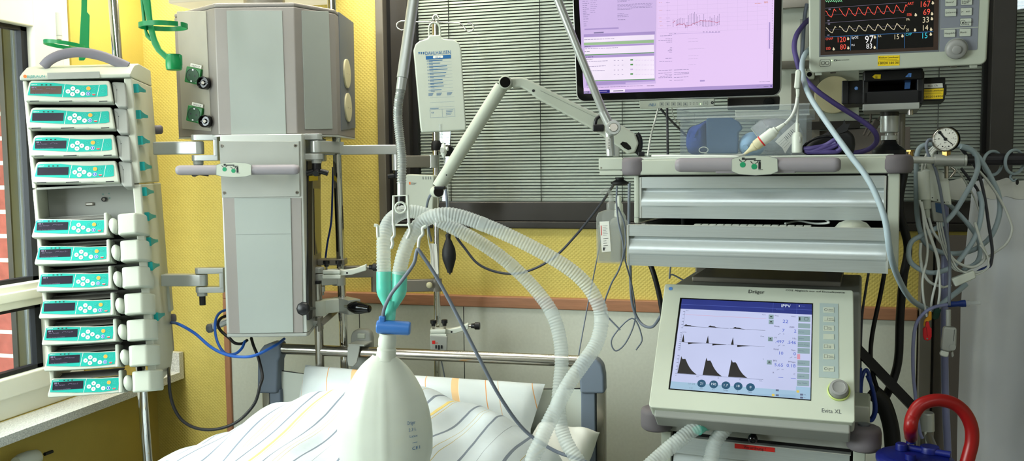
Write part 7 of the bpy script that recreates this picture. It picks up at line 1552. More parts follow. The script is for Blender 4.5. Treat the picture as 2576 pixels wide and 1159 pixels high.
cable('plug_cable', 'white cable falling straight into the upright white plug', 'cable', [W_(2005, 318, .035), W_(2006, 280, .05), W_(2007, 245, .06), W_(2008, 232, .06)], .0026, 'cable_white')
FSL = Fr(W_(2006, 224, .06), CY); mb = MB(); mb.prism(FSL.poly([(1998, 223), (2002, 178), (2010, 174), (2016, 180), (2012, 223)]), -.01, .01, 'plastic_white', .003); mb.prism(FSL.poly([(2002, 223), (2012, 223), (2010, 246), (2003, 246)]), -.005, .005, 'plastic_white', .002); solo(mb, 'cable_junction', 'white cable junction block hanging left of the patient monitor', 'cable junction', fr=FSL)
cable('monitor_lead', 'grey cable running down the left side of the patient monitor', 'cable', PP([(2030, 10, 1.97), (2026, 30, 1.97), (2022, 70, 1.98), (2019, 120, 1.98), (2015, 155, 1.99), (2010, 180, 1.99)]), .0042, 'cable_grey')
cable('purple_cable', 'purple cable looping from behind the patient monitor down to the black pouch', 'cable', PP([(2040, 45, 2.0), (2022, 62, 1.96), (2004, 88, 1.94), (1998, 118, 1.93), (2004, 150, 1.92), (2016, 185, 1.92), (2048, 222, 1.90), (2100, 260, 1.90), (2160, 298, 1.90), (2195, 325, 1.90), (2206, 348, 1.91), (2196, 368, 1.93), (2165, 382, 1.95), (2110, 387, 1.96), (2060, 386, 1.96)]), .0056, 'cable_purple', n=12)
cable('pale_hose', 'pale grey-blue hose sweeping from the patient monitor down in front of the cart drawers', 'hose', PP([(2040, 120, 1.98), (2026, 135, 1.92), (2018, 158, 1.88), (2020, 190, 1.84), (2036, 240, 1.80), (2080, 308, 1.73), (2135, 385, 1.65), (2180, 445, 1.60), (2208, 500, 1.57), (2228, 560, 1.55), (2240, 640, 1.56), (2260, 700, 1.63), (2288, 748, 1.72), (2322, 772, 1.81), (2350, 776, 1.82), (2400, 740, 1.84), (2430, 715, 1.85)]), .0056, 'cable_pale', n=12)
# black pouch with purple coils
FPO = Fr(FCt.M @ V((FCt.uv(2085, 388, .02)[0], .05, zTop+.0042)), CY); po = thing('black_cuff_pouch', 'black open pouch holding a coiled purple cable on the cart top', 'pouch', FPO)
mb = MB(); hull = FPO.poly([(2019, 384), (2024, 368), (2040, 352), (2062, 340), (2085, 330), (2110, 322), (2132, 326), (2148, 338), (2150, 360), (2146, 388), (2030, 390)], 0); mb.prism([(x, max(z, .001)) for x, z in hull], .015, .12, 'black_rubber', .012, 3); part_in(mb, 'pouch_body', po, FPO)
mb = MB(); ring = FPO.poly([(2020, 376), (2030, 360), (2055, 347), (2085, 343), (2110, 350), (2115, 372), (2100, 388), (2060, 392), (2030, 390)], -.005); mb.tube(spline([V((x, -.005, max(.004, z))) for x, z in ring], 5, True), .003, 'black_gloss', 8, closed=True); part_in(mb, 'opening_rim', po, FPO)
mb = MB(); q = FPO.l(2118, 318, .01); mb.prism(FPO.poly([(2090, 336), (2120, 312), (2124, 300), (2128, 312), (2140, 310), (2130, 330), (2112, 336)], .012), .012, .016, 'black_rubber'); part_in(mb, 'strap', po, FPO)
mb = MB()
for pts in (((2024, 374), (2045, 372), (2075, 366), (2100, 352), (2112, 350)), ((2026, 380), (2060, 382), (2095, 370), (2116, 356)), ((2030, 384), (2060, 376), (2090, 364), (2105, 358)), ((2032, 387), (2070, 388), (2100, 382), (2118, 372)), ((2036, 389), (2080, 388), (2110, 380), (2116, 364))): mb.tube(spline([V((FPO.uv(*p, 0)[0], -.012-.004*(i % 2), max(.006, FPO.uv(*p, 0)[1]))) for i, p in enumerate(pts)], 5), .0046, 'cable_purple', 10)
o = part_in(mb, 'purple_coil', po, FPO); o['label'] = 'coiled purple cable'
cable('brown_plug_lead', 'dark brown lead with a moulded plug hanging behind the silver pedestal', 'cable', PP([(2190, 275, 2.05), (2190, 300, 2.05), (2182, 320, 2.05), (2172, 340, 2.05)]), .0025, 'taupe')
mb = MB(); fr = Fr(P(2200, 315, 2.04), 10, 0, 30); mb.box(-.008, .008, -.006, .006, -.014, .014, 'taupe', .003); mb.tube([V((0, 0, .013)), V((.004, 0, .035))], .0025, 'taupe', 8); mb.tube([V((0, 0, -.013)), V((-.002, 0, -.03))], .0025, 'taupe', 8); solo(mb, 'brown_plug', 'dark brown moulded plug hanging left of the silver pedestal', 'plug', fr=fr)
# ================================================================ vacuum gauge, leads and clips
ZG = 1.86
FGa = Fr(P(2378, 418, 1.765), -4); ga = thing('vacuum_regulator', 'round vacuum gauge with white dial on a silver cylinder right of the cart', 'gauge', FGa)
gp = lambda mb, n: part_in(mb, n, ga, FGa)
s8 = mpp(1.765); c = FGa.l(2378, 350); 
mb = MB(); mb.lathe([(0, .022), (28*s8, .022), (30*s8, .018), (31*s8, .002), (30*s8, -.002), (28*s8, -.003), (27.5*s8, 0), (0, 0)], c, (0, 1, 0), 'steel', 40); mb.lathe([(27*s8, .024), (31.5*s8, .022), (31.8*s8, .006), (31*s8, .004)], c+V((.003, 0, 0)), (0, 1, 0), 'black_plastic', 40); gp(mb, 'case')
mb = MB(); y = -.0008; mb.disc(c.x, c.z, 27.5*s8, y, 'paper', 40); y = -.0012
for i in range(19):
    a_ = radians(225-i*15); r0 = (21 if i % 3 == 0 else 23)*s8; mb.line([(c.x+r0*cos(a_), c.z+r0*sin(a_)), (c.x+25*s8*cos(a_), c.z+25*s8*sin(a_))], .0009 if i % 3 == 0 else .0005, y, 'ink')
for t, a_ in (('-1', 225), ('-.8', 175), ('-.6', 120), ('-.4', 65), ('-.2', 10), ('0', -40)): mb.text(t, c.x+16.5*s8*cos(radians(a_)), c.z+16.5*s8*sin(radians(a_))-.0018, .0048, y, 'ink', 'c')
mb.text('bar', c.x, c.z-10*s8, .0035, y, 'ink', 'c'); 
for dx in (-6, 8): mb.disc(c.x+dx*s8, c.z-18*s8, 1.8*s8, y, 'ink', 10)
mb.line([(c.x-12*s8, c.z-23*s8), (c.x-2*s8, c.z-22*s8), (c.x+1*s8, c.z-18*s8), (c.x+3*s8, c.z-25*s8), (c.x+12*s8, c.z-22*s8)], .0005, y, 'ink'); gp(mb, 'dial')
mb = MB(); y = -.0016; a, b = FGa.uv(2364, 333, y), FGa.uv(2398, 364, y); mb.line([(c.x, c.z), b], .0012, y, 'ink'); mb.line([a, (c.x, c.z)], .0034, y, 'ink'); mb.disc(a[0], a[1], .0034, y, 'ink', 10); mb.disc(c.x, c.z, .0034, y-.0003, 'ink', 12); gp(mb, 'needle')
mb = MB(); a = FGa.l(2380, 378, .012); b = FGa.l(2380, 392, .012); mb.lathe([(0, 0), (11*s8, 0), (11*s8, (a-b).length), (0, (a-b).length)], b, a-b, 'brass', 6, smooth=False); gp(mb, 'brass_nut')
mb = MB(); a, b = FGa.l(2350, 403, .012), FGa.l(2424, 403, .012); mb.cyl(a, b, 15*s8, 'alu', n=32, bev=.0006); e = FGa.l(2432, 403, .012); mb.cyl(b, e, 14*s8, 'alu_light', n=28, bev=.001); mb.cyl(FGa.l(2296, 402, .012), a, 9*s8, 'alu_light', n=24); mb.cyl(e, FGa.l(2450, 403, .012), 10*s8, 'black_plastic', n=20); gp(mb, 'cylinder')
mb = MB(); a, b = FGa.l(2381, 418, .012), FGa.l(2381, 448, .012); mb.cyl(a, b, 5*s8, 'steel', n=12); mb.tube(spline([FGa.l(2392, 420, .012), FGa.l(2402, 430, .012), FGa.l(2390, 446, .012)], 5), 3*s8, 'steel', 8); gp(mb, 'outlet_spigot')
mb = MB(); a = FGa.l(2297, 392, .02); mb.cyl(FGa.l(2290, 394, .03), FGa.l(2290, 380, .03), .006, 'brass', n=14); mb.cyl(FGa.l(2290, 381, .03), FGa.l(2290, 377, .03), .009, 'brass', n=6); gp(mb, 'side_valve')
c8 = lambda x, y: (2120+x/2.318, 300+y/2.318)
def c8p(pts, Z, dz=0): return [P(*c8(x, y), Z+dz*i) for i, (x, y) in enumerate(pts)]
def lead(pts, r, m, lbl, Z=ZG-.03, nm='monitoring_lead', dz=0, grp=None): return cable(nm, lbl, 'cable', c8p(pts, Z, dz), r, m, grp, n=9)
lead([(640, 165), (560, 150), (480, 150), (440, 182), (430, 260), (428, 400), (432, 540), (448, 640), (480, 720), (560, 770), (660, 782), (760, 762), (845, 705), (895, 620), (917, 520), (905, 430), (860, 330), (800, 230), (740, 170), (660, 150)], .0066*.8, 'cable_pale', 'thick pale lead forming the outermost big loop around the gauge', ZG-.01)
lead([(690, 160), (760, 190), (788, 255), (775, 330), (720, 430), (640, 555), (560, 625), (450, 682), (400, 715), (384, 780), (402, 840), (480, 888), (560, 890), (650, 850), (720, 770), (770, 690), (800, 600), (812, 500), (795, 420)], .0052, 'cable_pale', 'thick pale lead crossing below the white lead box and looping out to the left', ZG-.045)
lead([(600, 480), (660, 535), (730, 610), (785, 690), (802, 770), (780, 835), (700, 880)], .0048, 'cable_pale', 'short thick pale lead curving right below the white lead box', ZG-.02)
lead([(530, 160), (495, 195), (470, 250), (462, 300)], .0026, 'cable_white', 'white lead from the gauge top into the white lead box, left one', ZG-.04)
lead([(540, 165), (510, 200), (490, 250), (480, 296)], .0026, 'cable_white', 'white lead from the gauge top into the white lead box, middle one', ZG-.045)
lead([(560, 172), (530, 190), (510, 230), (505, 292)], .0026, 'cable_white', 'white lead from the gauge top into the white lead box, right one', ZG-.05)
lead([(690, 180), (760, 262), (850, 365), (930, 490), (975, 590), (986, 650), (955, 722), (880, 780), (780, 840), (700, 860)], .0026, 'cable_white', 'thin white lead sweeping far right over the white cloth screen', ZG-.02)
lead([(530, 120), (500, 120), (487, 160), (505, 220), (540, 290), (570, 420), (590, 560), (612, 700), (624, 850), (624, 960), (620, 1085)], .0030, 'cable_grey', 'dark grey lead hanging straight down from the gauge to the grey finger clip', ZG-.075)
lead([(690, 170), (760, 255), (800, 340), (830, 470), (852, 620), (872, 760), (864, 840), (850, 862)], .0032, 'cable_dark', 'dark lead hanging right of the gauge to the navy plug', ZG-.03)
for k, (pts, l_) in enumerate(([[(448, 470), (465, 540), (476, 640), (494, 740), (488, 830), (466, 930), (470, 1040), (490, 1150)], 'white lead hanging down to the red clip'], [[(458, 480), (486, 600), (520, 700), (560, 830), (548, 930), (524, 1030), (510, 1120)], 'white lead hanging down to the yellow clip'], [[(470, 560), (500, 660), (545, 790), (562, 900), (566, 1000), (556, 1080)], 'white lead hanging down to the dark green clip'])): lead(pts, .0024, 'cable_white', l_, ZG-.06)
lead([(500, 570), (530, 660), (600, 750), (650, 820), (730, 860), (790, 850), (830, 800), (800, 700), (770, 600)], .0030, 'cable_white', 'white lead leaving the plug under the lead box and curving right', ZG-.05)
for i, x in enumerate((550, 562, 575)): lead([(x, 600), (x+8, 650), (x+30, 740), (x+70, 830), (x+110, 880), (x+200, 890+i*8), (x+270, 880-i*6), (850, 850-i*8), (840, 790), (800, 730)], .0017, 'cable_white', ('left', 'middle', 'right')[i]+' of the three thin white leads leaving the grey plug with blue label', ZG-.055-.004*i)
lead([(455, 720), (452, 800), (470, 890), (510, 950), (590, 980)], .0030, 'cable_white', 'white lead curving into the left end of the white connector box', ZG-.05)
lead([(660, 290), (700, 340), (760, 440), (800, 560), (790, 660), (830, 760), (850, 830)], .0017, 'cable_white', 'thin pale lead behind the loops right of the lead box', ZG+.02)
lead([(690, 285), (740, 350), (790, 420), (800, 520)], .0030, 'cable_dark', 'short dark lead slanting behind the gauge cylinder', ZG+.03)
# white lead box
FE = Fr(P(2355, 518, ZG-.05), -4); c7 = lambda x, y: (2280+x/5.794, 360+y/5.794)
E7 = lambda pts, y=0: FE.poly([c7(*p) for p in pts], y)
eb = thing('lead_box', 'white monitoring lead box hanging under the gauge with plugs below', 'lead box', FE)
mb = MB(); mb.prism(E7([(200, 440), (225, 395), (290, 368), (440, 375), (505, 402), (612, 530), (655, 905), (560, 890), (350, 835), (232, 825)]), -.008, .014, 'plastic_white', .005, 3); a, b = FE.l(*c7(268, 820), -.006), FE.l(*c7(252, 410), -.006); mb.tube([a, b], .0115, 'plastic_white', 20)
for x, y in ((380, 795), (455, 828), (557, 860)): p = FE.uv(*c7(x, y), -.0085); mb.disc(p[0], p[1], .0013, -.0085, 'ink', 8)
p = FE.uv(*c7(580, 872), -.0085); mb.text('CE', p[0], p[1], .0045, -.0085, 'ink_grey'); part_in(mb, 'housing', eb, FE)
mb = MB(); mb.tube([FE.l(*c7(365, 160), 0), FE.l(*c7(380, 385), 0)], [.0065, .0105], 'plastic_white', 16); part_in(mb, 'cable_neck', eb, FE)
mb = MB(); mb.tube([FE.l(*c7(285, 820), -.006), FE.l(*c7(295, 955), -.006), FE.l(*c7(296, 958), -.006), FE.l(*c7(305, 1020), -.006), FE.l(*c7(318, 1085), -.006)], [.0095, .009, .006, .0055, .004], 'device_white', 16); part_in(mb, 'round_plug', eb, FE)
mb = MB(); mb.prism(E7([(345, 860), (430, 850), (535, 890), (550, 1140), (510, 1150), (395, 1140), (375, 1030)], -.004), -.008, .010, 'device_grey', .003); q = E7([(420, 865), (530, 885), (532, 1030), (430, 1000)], -.0085); mb.face(q, -.0085, 'folder_blue'); part_in(mb, 'flat_plug', eb, FE)
FC9 = lambda px, py, Z=ZG-.06: Fr(P(px, py, Z), -4)
c9 = lambda x, y: (2120+x/2.419, 680+y/2.419)
def poly9(name, lbl, cat, pts, m, y0, y1, bev, extra=None, Z=ZG-.06, grp=None):
    fr = FC9(*c9(*pts[0]), Z); mb = MB(); mb.prism(fr.poly([c9(*p) for p in pts]), y0, y1, m, bev); 
    if extra: extra(mb, fr)
    return solo(mb, name, lbl, cat, grp, fr=fr)
def tip(mb, fr): p = fr.uv(*c9(514, 415), -.0055); mb.disc(p[0], p[1], .002, -.0055, 'steel', 8); mb.line([fr.uv(*c9(508, 345), -.0055), fr.uv(*c9(516, 400), -.0055)], .0006, -.0055, 'ink')
poly9('electrode_clip', 'red electrode clip hanging lowest of the three', 'clip', [(505, 310), (524, 310), (530, 345), (540, 350), (540, 400), (532, 420), (515, 425), (495, 420), (487, 400), (486, 350), (500, 345)], 'clip_red', -.005, .004, .0015, tip, ZG-.07, 'electrode clips')
poly9('electrode_clip', 'orange-yellow electrode clip just above the red one', 'clip', [(524, 246), (540, 250), (540, 300), (524, 305), (520, 318), (500, 345), (490, 335), (496, 300), (520, 275)], 'clip_yellow', -.004, .004, .0015, None, ZG-.06, 'electrode clips')
poly9('electrode_clip', 'dark green electrode clip right of the yellow one', 'clip', [(570, 205), (584, 208), (588, 235), (600, 235), (582, 290), (560, 300), (543, 290), (552, 245)], 'clip_green', -.004, .004, .0015, None, ZG-.055, 'electrode clips')
fr = FC9(*c9(640, 525), ZG-.08); fc_ = thing('finger_clip', 'light grey finger sensor clip hanging at the end of the dark grey lead', 'finger clip', fr)
mb = MB(); mb.prism(fr.poly([c9(*p) for p in ((610, 342), (625, 338), (692, 346), (688, 470), (670, 488), (655, 488), (640, 492), (595, 478))]), -.010, .008, 'device_grey', .004); p = fr.uv(*c9(668, 467), -.0105); mb.lathe([(0, 0), (.0062, 0), (.0062, -.002), (0, -.002)], V((p[0], -.010, p[1])), (0, 1, 0), 'device_grey', 20); mb.line([fr.uv(*c9(680, 360), -.0104), fr.uv(*c9(674, 430), -.0104)], .0006, -.0104, 'ink'); part_in(mb, 'upper_shell', fc_, fr)
mb = MB(); mb.prism(fr.poly([c9(*p) for p in ((600, 482), (648, 490), (640, 524), (620, 526), (588, 514), (590, 500))]), -.006, .006, 'plastic_white', .003); mb.prism(fr.poly([c9(*p) for p in ((658, 492), (672, 490), (678, 520), (664, 530))]), -.003, .006, 'device_grey', .002); part_in(mb, 'finger_pads', fc_, fr)
mb = MB(); pts = [fr.l(*c9(643, 238+i*5), 0) for i in range(21)]; mb.tube(pts, [.0045+.0007*(i % 2) for i in range(21)], 'device_grey', 12); part_in(mb, 'strain_relief', fc_, fr)
fr = FC9(2392, 720, ZG-.05); mb = MB(); mb.prism(fr.poly([c8(*p) for p in ((632, 928), (762, 878), (776, 922), (655, 976))]), -.008, .010, 'plastic_white', .003); mb.prism(fr.poly([c8(*p) for p in ((585, 975), (632, 958), (638, 972), (590, 985))]), -.004, .004, 'plastic_white', .002); solo(mb, 'connector_box', 'white slanted connector box hanging before the dark door panel', 'connector', fr=fr)
fr = FC9(2470, 690, ZG-.04); mb = MB(); mb.prism(fr.poly([c8(*p) for p in ((768, 893), (800, 872), (855, 848), (862, 858), (830, 885), (775, 905))]), -.006, .006, 'cable_navy', .003); solo(mb, 'navy_plug', 'navy blue plug at the right end of the white connector box', 'plug', fr=fr)
fr = FC9(2400, 770, ZG-.05); mb = MB(); a, b = fr.l(*c9(636, 207), 0), fr.l(*c9(748, 200), 0); mb.lathe([(0, 0), (.005, 0), (.0062, .006), (.0055, .02), (.0072, (b-a).length*.8), (.0072, (b-a).length), (0, (b-a).length)], a, b-a, 'cable_navy', 18); mb.tube([b, fr.l(*c9(770, 198), 0), fr.l(*c9(772, 198), 0), fr.l(*c9(838, 197), 0)], [.006, .006, .0042, .0034], 'plastic_clear', 12); solo(mb, 'suction_connector', 'navy blue connector with a clear ribbed tip pointing right across the hoses', 'connector', fr=fr)
cable('suction_tubing', 'thin violet tube running from the navy connector down to the canister', 'tube', [P(*c9(x, y), 1.78) for x, y in ((636, 208), (560, 222), (500, 255), (450, 320), (430, 430), (428, 600), (440, 740), (455, 880), (470, 985), (485, 1020))], .0036, 'hose_violet')
cable('violet_hose', 'wide translucent violet hose hanging straight down left of the white screen', 'hose', [P(*q, 1.93) for q in ((2376, 455), (2377, 560), (2376, 700), (2376, 850), (2378, 1000), (2385, 1159), (2386, 1250), (2388, 1600))], .0078, 'hose_violet', n=14)
# mobile screen: ribbed bar, rings, cloth
ZS_ = 2.02
FSc = Fr(P(2500, 450, ZS_), 4)
mb = MB(); a, b = FSc.l(2428, 401, 0), FSc.l(2760, 398, 0)
for k in range(1): 
    n_ = 40; prof = [(.0142+.0010*((i % 4) < 2), ) for i in range(n_)]
    vs = []; L = b-a
    for e_ in (a, b): vs += [e_+V((0, (.0125+.0010*((i % 4) < 2))*cos(2*pi*i/n_), (.0125+.0010*((i % 4) < 2))*sin(2*pi*i/n_))) for i in range(n_)]
    mb.add(vs, [[i, (i+1) % n_, n_+(i+1) % n_, n_+i] for i in range(n_)]+[list(range(n_))[::-1], list(range(n_, 2*n_))], 'hose_ribbed')
scb = solo(mb, 'screen_rail', 'dark ribbed horizontal rail carrying the rings of the white cloth screen', 'rail', fr=FSc)
for cx, cy2, lb in ((2497, 408, 'grey plastic ring on the ribbed rail, nearer the gauge'), (2552, 405, 'grey plastic ring on the ribbed rail at the right edge')):
    mb = MB(); c = FSc.l(cx, cy2, 0); rr = 28*mpp(ZS_); mb.tube([c+V((rr*cos(t), +.019*cos(t), rr*1.06*sin(t)-.002)) for t in [2*pi*i/36 for i in range(36)]], .0036, 'cable_pale', 10, closed=True); q = c+V((-.004, 0, -rr*1.06)); mb.tube(spline([q, q+V((-.006, -.006, -.010)), q+V((0, -.010, -.018)), q+V((.008, -.004, -.014))], 5), .0024, 'cable_pale', 8); solo(mb, 'curtain_ring', lb, 'ring', 'curtain rings', fr=FSc)
def cloth(u, v):
    x0 = FSc.uv(2425, 700, 0)[0]; x1 = FSc.uv(2790, 700, 0)[0]; x = x0+(x1-x0)*u; zt_c = FSc.uv(2500, 447, 0)[1]
    sag = .008*abs(sin((x-x0)*pi/.055+1.0)) ; z0 = -FSc.M.translation.z+.01; z = (zt_c-sag)*(1-v)+z0*v
    y = .004+.016*sin(x*52)*(.3+.7*min(1, v*3))+.016*sin(x*23+1.3)*min(1, v*2)+.006*sin(x*95+v*4)+.003*sin(x*30+v*25)
    xs_ = x+(.018*math.exp(-((u)/.08)**2))*(1-min(1, v*5))
    return V((xs_, y+.012, z))
mb = MB(); mb.grid(cloth, 90, 60, 'curtain_cloth'); cs_ = solo(mb, 'cloth_screen', 'hanging white cloth screen at the right edge behind the coiled leads', 'curtain', fr=FSc)
mb = MB(); mb.grid(lambda u, v: cloth(.12+u*.88, v*.028)+V((0, -.0022, 0)), 80, 4, 'curtain_hem'); 
for px, py in ((2492, 457), (2559, 458)): c = FSc.l(px, py, -.0125); mb.disc(c.x, c.z, .0035, c.y, 'frame_black', 12, rz=.0065)
part_in(mb, 'top_hem', cs_, FSc) if False else None
o = mb.build('top_hem', cs_)
mb = MB(); fr = Fr(P(2410, 505, 1.98), 6); mb.prism(fr.poly([(2386, 456), (2424, 446), (2432, 470), (2430, 502), (2408, 504), (2390, 500)]), 0, .004, 'curtain_hem', .001); solo(mb, 'folded_hem', 'small beige folded cloth flap behind the lead box', 'cloth', fr=fr)
# ================================================================ lower right: beam, cables, canister
mb = MB(); a, b = P(2120, 838, 1.98), P(2325, 1052, 1.98); d = (b-a).normalized(); n = d.cross(FW).normalized(); w_ = .0105; q = [a+n*w_-FW*.006, a-n*w_-FW*.006, b-n*w_-FW*.006, b+n*w_-FW*.006]; q2 = [p+FW*.014 for p in q]
mb.add(q+q2, [[0, 1, 2, 3], [7, 6, 5, 4], [0, 4, 5, 1], [1, 5, 6, 2], [2, 6, 7, 3], [3, 7, 4, 0]], 'cable_black'); solo(mb, 'diagonal_strut', 'dark flat diagonal strut behind the ventilator', 'strut')
cable('black_power_cable', 'thick black cable falling beside the right post of the cart to the strut', 'cable', [P(*q, 2.02) for q in ((2275, 430), (2262, 520), (2284, 620), (2272, 700), (2264, 800), (2260, 900), (2245, 960), (2222, 1010), (2215, 1040))], .0095, 'cable_black', n=10)
cable('black_power_cable', 'slimmer black cable curving down from the drawer to behind the ventilator', 'cable', [P(*q, 1.99) for q in ((2226, 680), (2215, 740), (2196, 830), (2190, 890), (2196, 940), (2210, 985), (2230, 1020), (2240, 1080))], .0048, 'cable_black')
cable('black_power_cable', 'thin dark cable falling from the drawer right end straight to the strut', 'cable', [P(*q, 1.99) for q in ((2186, 680), (2176, 740), (2168, 800), (2165, 880), (2164, 930))], .0028, 'cable_dark')
cable('black_hose', 'wide black hose curving down behind the blue canister lid', 'hose', [P(*q, 1.97) for q in ((2195, 985), (2220, 1010), (2238, 1060), (2245, 1110), (2250, 1200))], .018, 'cable_black', n=12)
for i, (pts, l_) in enumerate((([(2158, 920), (2152, 960), (2160, 1010), (2178, 1045), (2194, 1050), (2200, 1020), (2190, 960), (2180, 930), (2168, 950), (2166, 1000), (2180, 1050)], 'blue cable coil hanging right of the ventilator, outer turns'), ([(2164, 925), (2162, 980), (2172, 1030), (2190, 1058), (2203, 1030), (2196, 980), (2182, 945)], 'blue cable coil hanging right of the ventilator, inner turns'))): cable('blue_cable_coil', l_, 'cable', [P(q[0], q[1], 1.90-.015*i+.004*(k % 2)) for k, q in enumerate(pts)], .0042, 'cable_navy')
mb = MB(); fr = Fr(P(2184, 1010, 1.87), -5); mb.box(-.0045, .0045, -.002, .002, -.010, .012, 'paper', .001); solo(mb, 'cable_tag', 'small white tag on the blue cable coil', 'tag', fr=fr)
mb = MB(); fr = Fr(P(2331, 1120, 1.9), 0); mb.cyl((fr.l(2333, 1200).x, 0, -fr.M.translation.z), fr.l(2332, 1083), .0135, 'frame_grey', n=20); mb.cyl(fr.l(2332, 1082), fr.l(2331, 1040), .0152, 'alu', n=24); mb.lathe([(0.0152, 0), (.0145, .003), (0, .005)], fr.l(2331, 1040), (0, 0, 1), 'alu', 24); mb.tube([fr.l(2327, 1085, -.014), fr.l(2332, 1120, -.016)], .003, 'alu_light', 8); solo(mb, 'silver_post', 'short silver post with rounded cap behind the blue canister', 'post', fr=fr)
FCa = Fr(P(2302, 1290, 1.56), 0); ca = thing('suction_canister', 'suction canister with dark blue round lid and red hose, bottom right corner', 'suction canister', FCa)
zl9 = (FCa.I @ P(2302, 1142, 1.56)).z; R9 = 92*mpp(1.56); cc = FCa.I @ P(2302, 1148, 1.56)
cp9 = lambda mb, n: part_in(mb, n, ca, FCa)
mb = MB(); mb.lathe([(0, -.012), (R9*.98, -.012), (R9, -.009), (R9, -.003), (R9*.96, 0), (R9*.86, .001), (R9*.82, .004), (0, .005)], cc, (0, 0, 1), 'lid_blue', 48); 
def lidp(px, py): d = FCa.R @ ray(px, py); t = (cc.z+.005-FCa.e.z)/d.z; return FCa.e+d*t
p = lidp(*c9(358, 1090)); mb.lathe([(0, 0), (.0105, 0), (.0105, .010), (.009, .012), (0, .012)], p, (0, 0, 1), 'lid_blue', 18)
p = lidp(*c9(530, 1105)); mb.lathe([(0, 0), (.017, 0), (.017, .008), (.015, .011), (0, .011)], p, (0, 0, 1), 'lid_blue', 22)
p2 = lidp(*c9(400, 1090)); mb.tube([p2+V((0, 0, .004)), p+V((.03, -.02, .004))], .006, 'lid_blue', 12); p3 = lidp(*c9(412, 1150)); mb.lathe([(0, 0), (.009, 0), (.009, .01), (0, .01)], p3, (0, 0, 1), 'lid_blue', 18)
pr_ = lidp(*c9(415, 1050)); mb.lathe([(0, 0), (.0085, 0), (.0075, .016), (0, .016)], pr_, (0, 0, 1), 'lid_blue', 18); cp9(mb, 'lid')
mb = MB(); mb.lathe([(0, -.2), (R9*.75, -.2), (R9*.8, -.19), (R9*.93, -.012), (R9*.9, -.012), (R9*.78, -.188), (0, -.19)], cc, (0, 0, 1), 'bottle_clear', 40); cp9(mb, 'jar')
mb = MB(); mb.tube([cc+V((R9*.9, 0, -.05)), cc+V((R9*.9+.02, .3, -.05))], .008, 'frame_grey', 12); mb.tube([cc+V((R9*.95*cos(t), R9*.95*sin(t), -.05)) for t in [2*pi*i/30 for i in range(30)]], .004, 'frame_grey', 8, closed=True); cp9(mb, 'holder')
base = FCa.M @ pr_
cable('red_hose', 'thick red suction hose arching from the blue canister lid out of the frame', 'hose', [base+V((0, 0, .012))]+[P(*c9(*q), 1.535) for q in ((413, 960), (425, 890), (465, 825), (530, 795), (600, 790), (680, 812), (745, 870), (782, 950), (786, 1040), (768, 1120), (752, 1180), (740, 1260))], .0125*.92, 'hose_red', n=16)
# ================================================================ cables on the left, radiator valve
cable('blue_network_cable', 'blue cable from the pump rack side sagging to the supply column', 'cable', [FT.M @ FT.l(430, 811, yb2-.005)]+PP([(450, 815, 2.38), (490, 838, 2.38), (530, 872, 2.38), (565, 890, 2.38), (600, 897, 2.38), (640, 894, 2.38), (690, 870, 2.42), (715, 852, 2.5)]), .0042, 'cable_blue')
cable('blue_cable_loop', 'blue cable loop hanging beside the lower end of the supply column', 'cable', PP([(575, 778, 2.5), (556, 784, 2.48), (544, 800, 2.45), (541, 830, 2.43), (548, 862, 2.41), (566, 888, 2.40), (590, 890, 2.40), (608, 876, 2.42), (616, 858, 2.45)]), .0038, 'cable_blue')
cable('blue_hanging_cable', 'blue cable hanging behind the long chrome pole', 'cable', PP([(838, 420, 2.62), (836, 500, 2.62), (833, 560, 2.62), (824, 610, 2.62), (818, 655, 2.62)]), .0030, 'cable_navy')
cable('black_mains_cable', 'long black cable looping from the pump rack base down to the bed headboard', 'cable', [FT.M @ FT.l(424, 920, yb2-.03)]+PP([(425, 945, 2.36), (428, 990, 2.36), (440, 1030, 2.36), (462, 1060, 2.36), (500, 1078, 2.36), (550, 1078, 2.36), (600, 1058, 2.36), (640, 1015, 2.36), (654, 970, 2.36), (660, 945, 2.38), (650, 900, 2.42), (638, 870, 2.45), (632, 850, 2.48)]), .0042, 'cable_black', n=10)
cable('black_cable_loop', 'short black cable loop under the supply column beside the blue one', 'cable', PP([(574, 792, 2.5), (556, 800, 2.48), (548, 815, 2.46), (556, 832, 2.45), (575, 848, 2.44), (590, 862, 2.44), (608, 864, 2.45), (622, 855, 2.47)]), .0042, 'cable_black')
mb = MB(); fr = Fr(WX(85, 1150, XL+.06)); a = WX(40, 1168, XL+.06); b = WX(112, 1142, XL+.06); mb.lathe([(0, 0), (.02, 0), (.026, .02), (.026, .05), (.022, .075), (.012, .082), (0, .082)], a, b-a, 'plastic_white', 24); mb.cyl(b, b+(b-a).normalized()*.03, .005, 'black_plastic', n=10); mb.cyl((a.x, a.y, 0), a, .009, 'plastic_white', n=12); o = solo(mb, 'radiator_valve', 'white radiator thermostat head under the window sill', 'radiator valve')
mb = MB(); mb.box(XL+.03, XL+.10, .4, 1.85, .012, .72, 'plastic_white', .01); solo(mb, 'radiator', 'white panel radiator under the window sill', 'radiator')
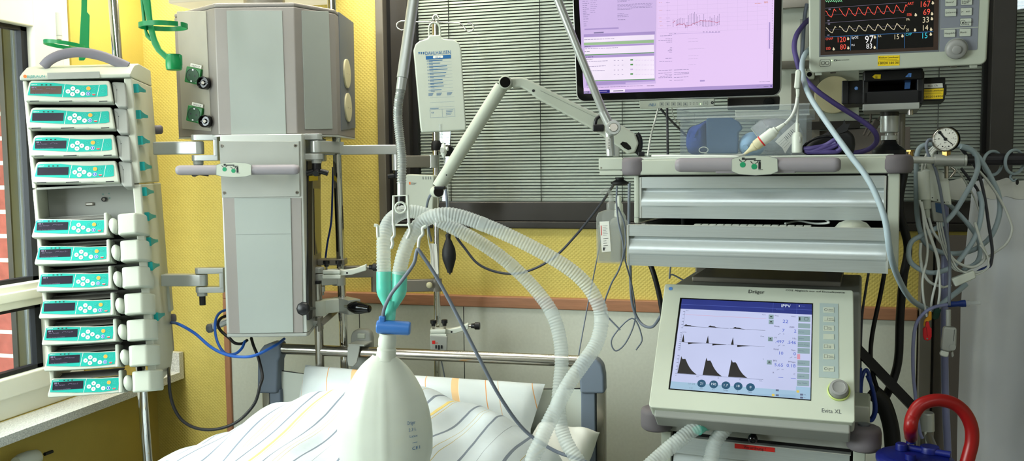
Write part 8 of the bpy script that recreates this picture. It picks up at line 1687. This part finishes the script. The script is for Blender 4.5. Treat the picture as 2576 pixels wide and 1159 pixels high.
# ================================================================ pieces of parts go one level deeper
NEST = {'infusion_pump': {'display': 'control_panel'}, 'syringe_pump': {'display': 'control_panel'},
 'ventilator': {'screen': 'screen_surround', 'keypad': 'front_panel', 'rotary_knob': 'front_panel', 'maker_lettering': 'front_panel', 'notice_lettering': 'front_panel', 'model_lettering': 'front_panel', 'blue_dot': 'front_panel'},
 'patient_monitor': {'rotary_knob': 'key_panel', 'inventory_sticker': 'housing', 'printed_symbols': 'housing', 'underside_feet': 'housing'},
 'medical_supply_unit': {'socket_label': 'power_socket', 'sign_plate': 'grab_handle', 'star_knob': 'arm_bracket', 'column_panel': 'column', 'column_strip': 'column', 'left_panel': 'head', 'front_panel': 'head', 'right_panel': 'head', 'side_panel': 'head', 'edge_cap': 'head'},
 'drawer_cart': {'sign_plate': 'push_handle'}, 'ventilator_trolley': {'bumper_plug': 'corner_bumper', 'red_label': 'drawer'},
 'infusion_bag': {'printed_label': 'pouch'}, 'hose_support_arm': {'rating_label': 'base_tube', 'clamp_knob': 'clamp_block'},
 'soap_bottle': {'paper_label': 'bottle', 'liquid': 'bottle'}, 'white_clamp': {'thumbscrew': 'clamp_body'}, 'breathing_bag': {'printed_mark': 'balloon'},
 'vacuum_regulator': {'needle': 'dial'}, 'module_rack': {'slot_stickers': 'housing', 'inventory_sticker': 'housing', 'hanging_tag': 'housing', 'status_dot': 'housing'}, 'infusion_rack': {'brand_lettering': 'top_cover', 'label_recess': 'top_cover', 'carry_handle': 'top_cover'},
 'bed_handset': {'rating_label': 'shell'}, 'storage_box': {'rim': 'walls'}, 'pole_clamp': {'star_knob': 'clamp_body', 'oval_knob': 'clamp_jaw'}, 'hospital_bed': {'post_cover': 'post'}}
base_ = lambda n: n.rsplit('.', 1)[0] if n[-3:].isdigit() else n
last = {}; pend_ = []
for o in ORDER:
    p = o.parent
    if p is None: continue
    rules = NEST.get(base_(p.name)); k = base_(o.name); last[(p.name, k)] = o
    if rules and k in rules: pend_.append((o, p, rules[k], last.get((p.name, rules[k]))))
for o, p, want, q in pend_:
    q = q or last.get((p.name, want))
    if q is None or q is o: continue
    ml = o.matrix_local.copy() if False else LOCAL.get(o.name, M.Identity(4)); mq = LOCAL.get(q.name, M.Identity(4))
    o.parent = q; o.matrix_parent_inverse = M.Identity(4); o.matrix_local = mq.inverted() @ ml
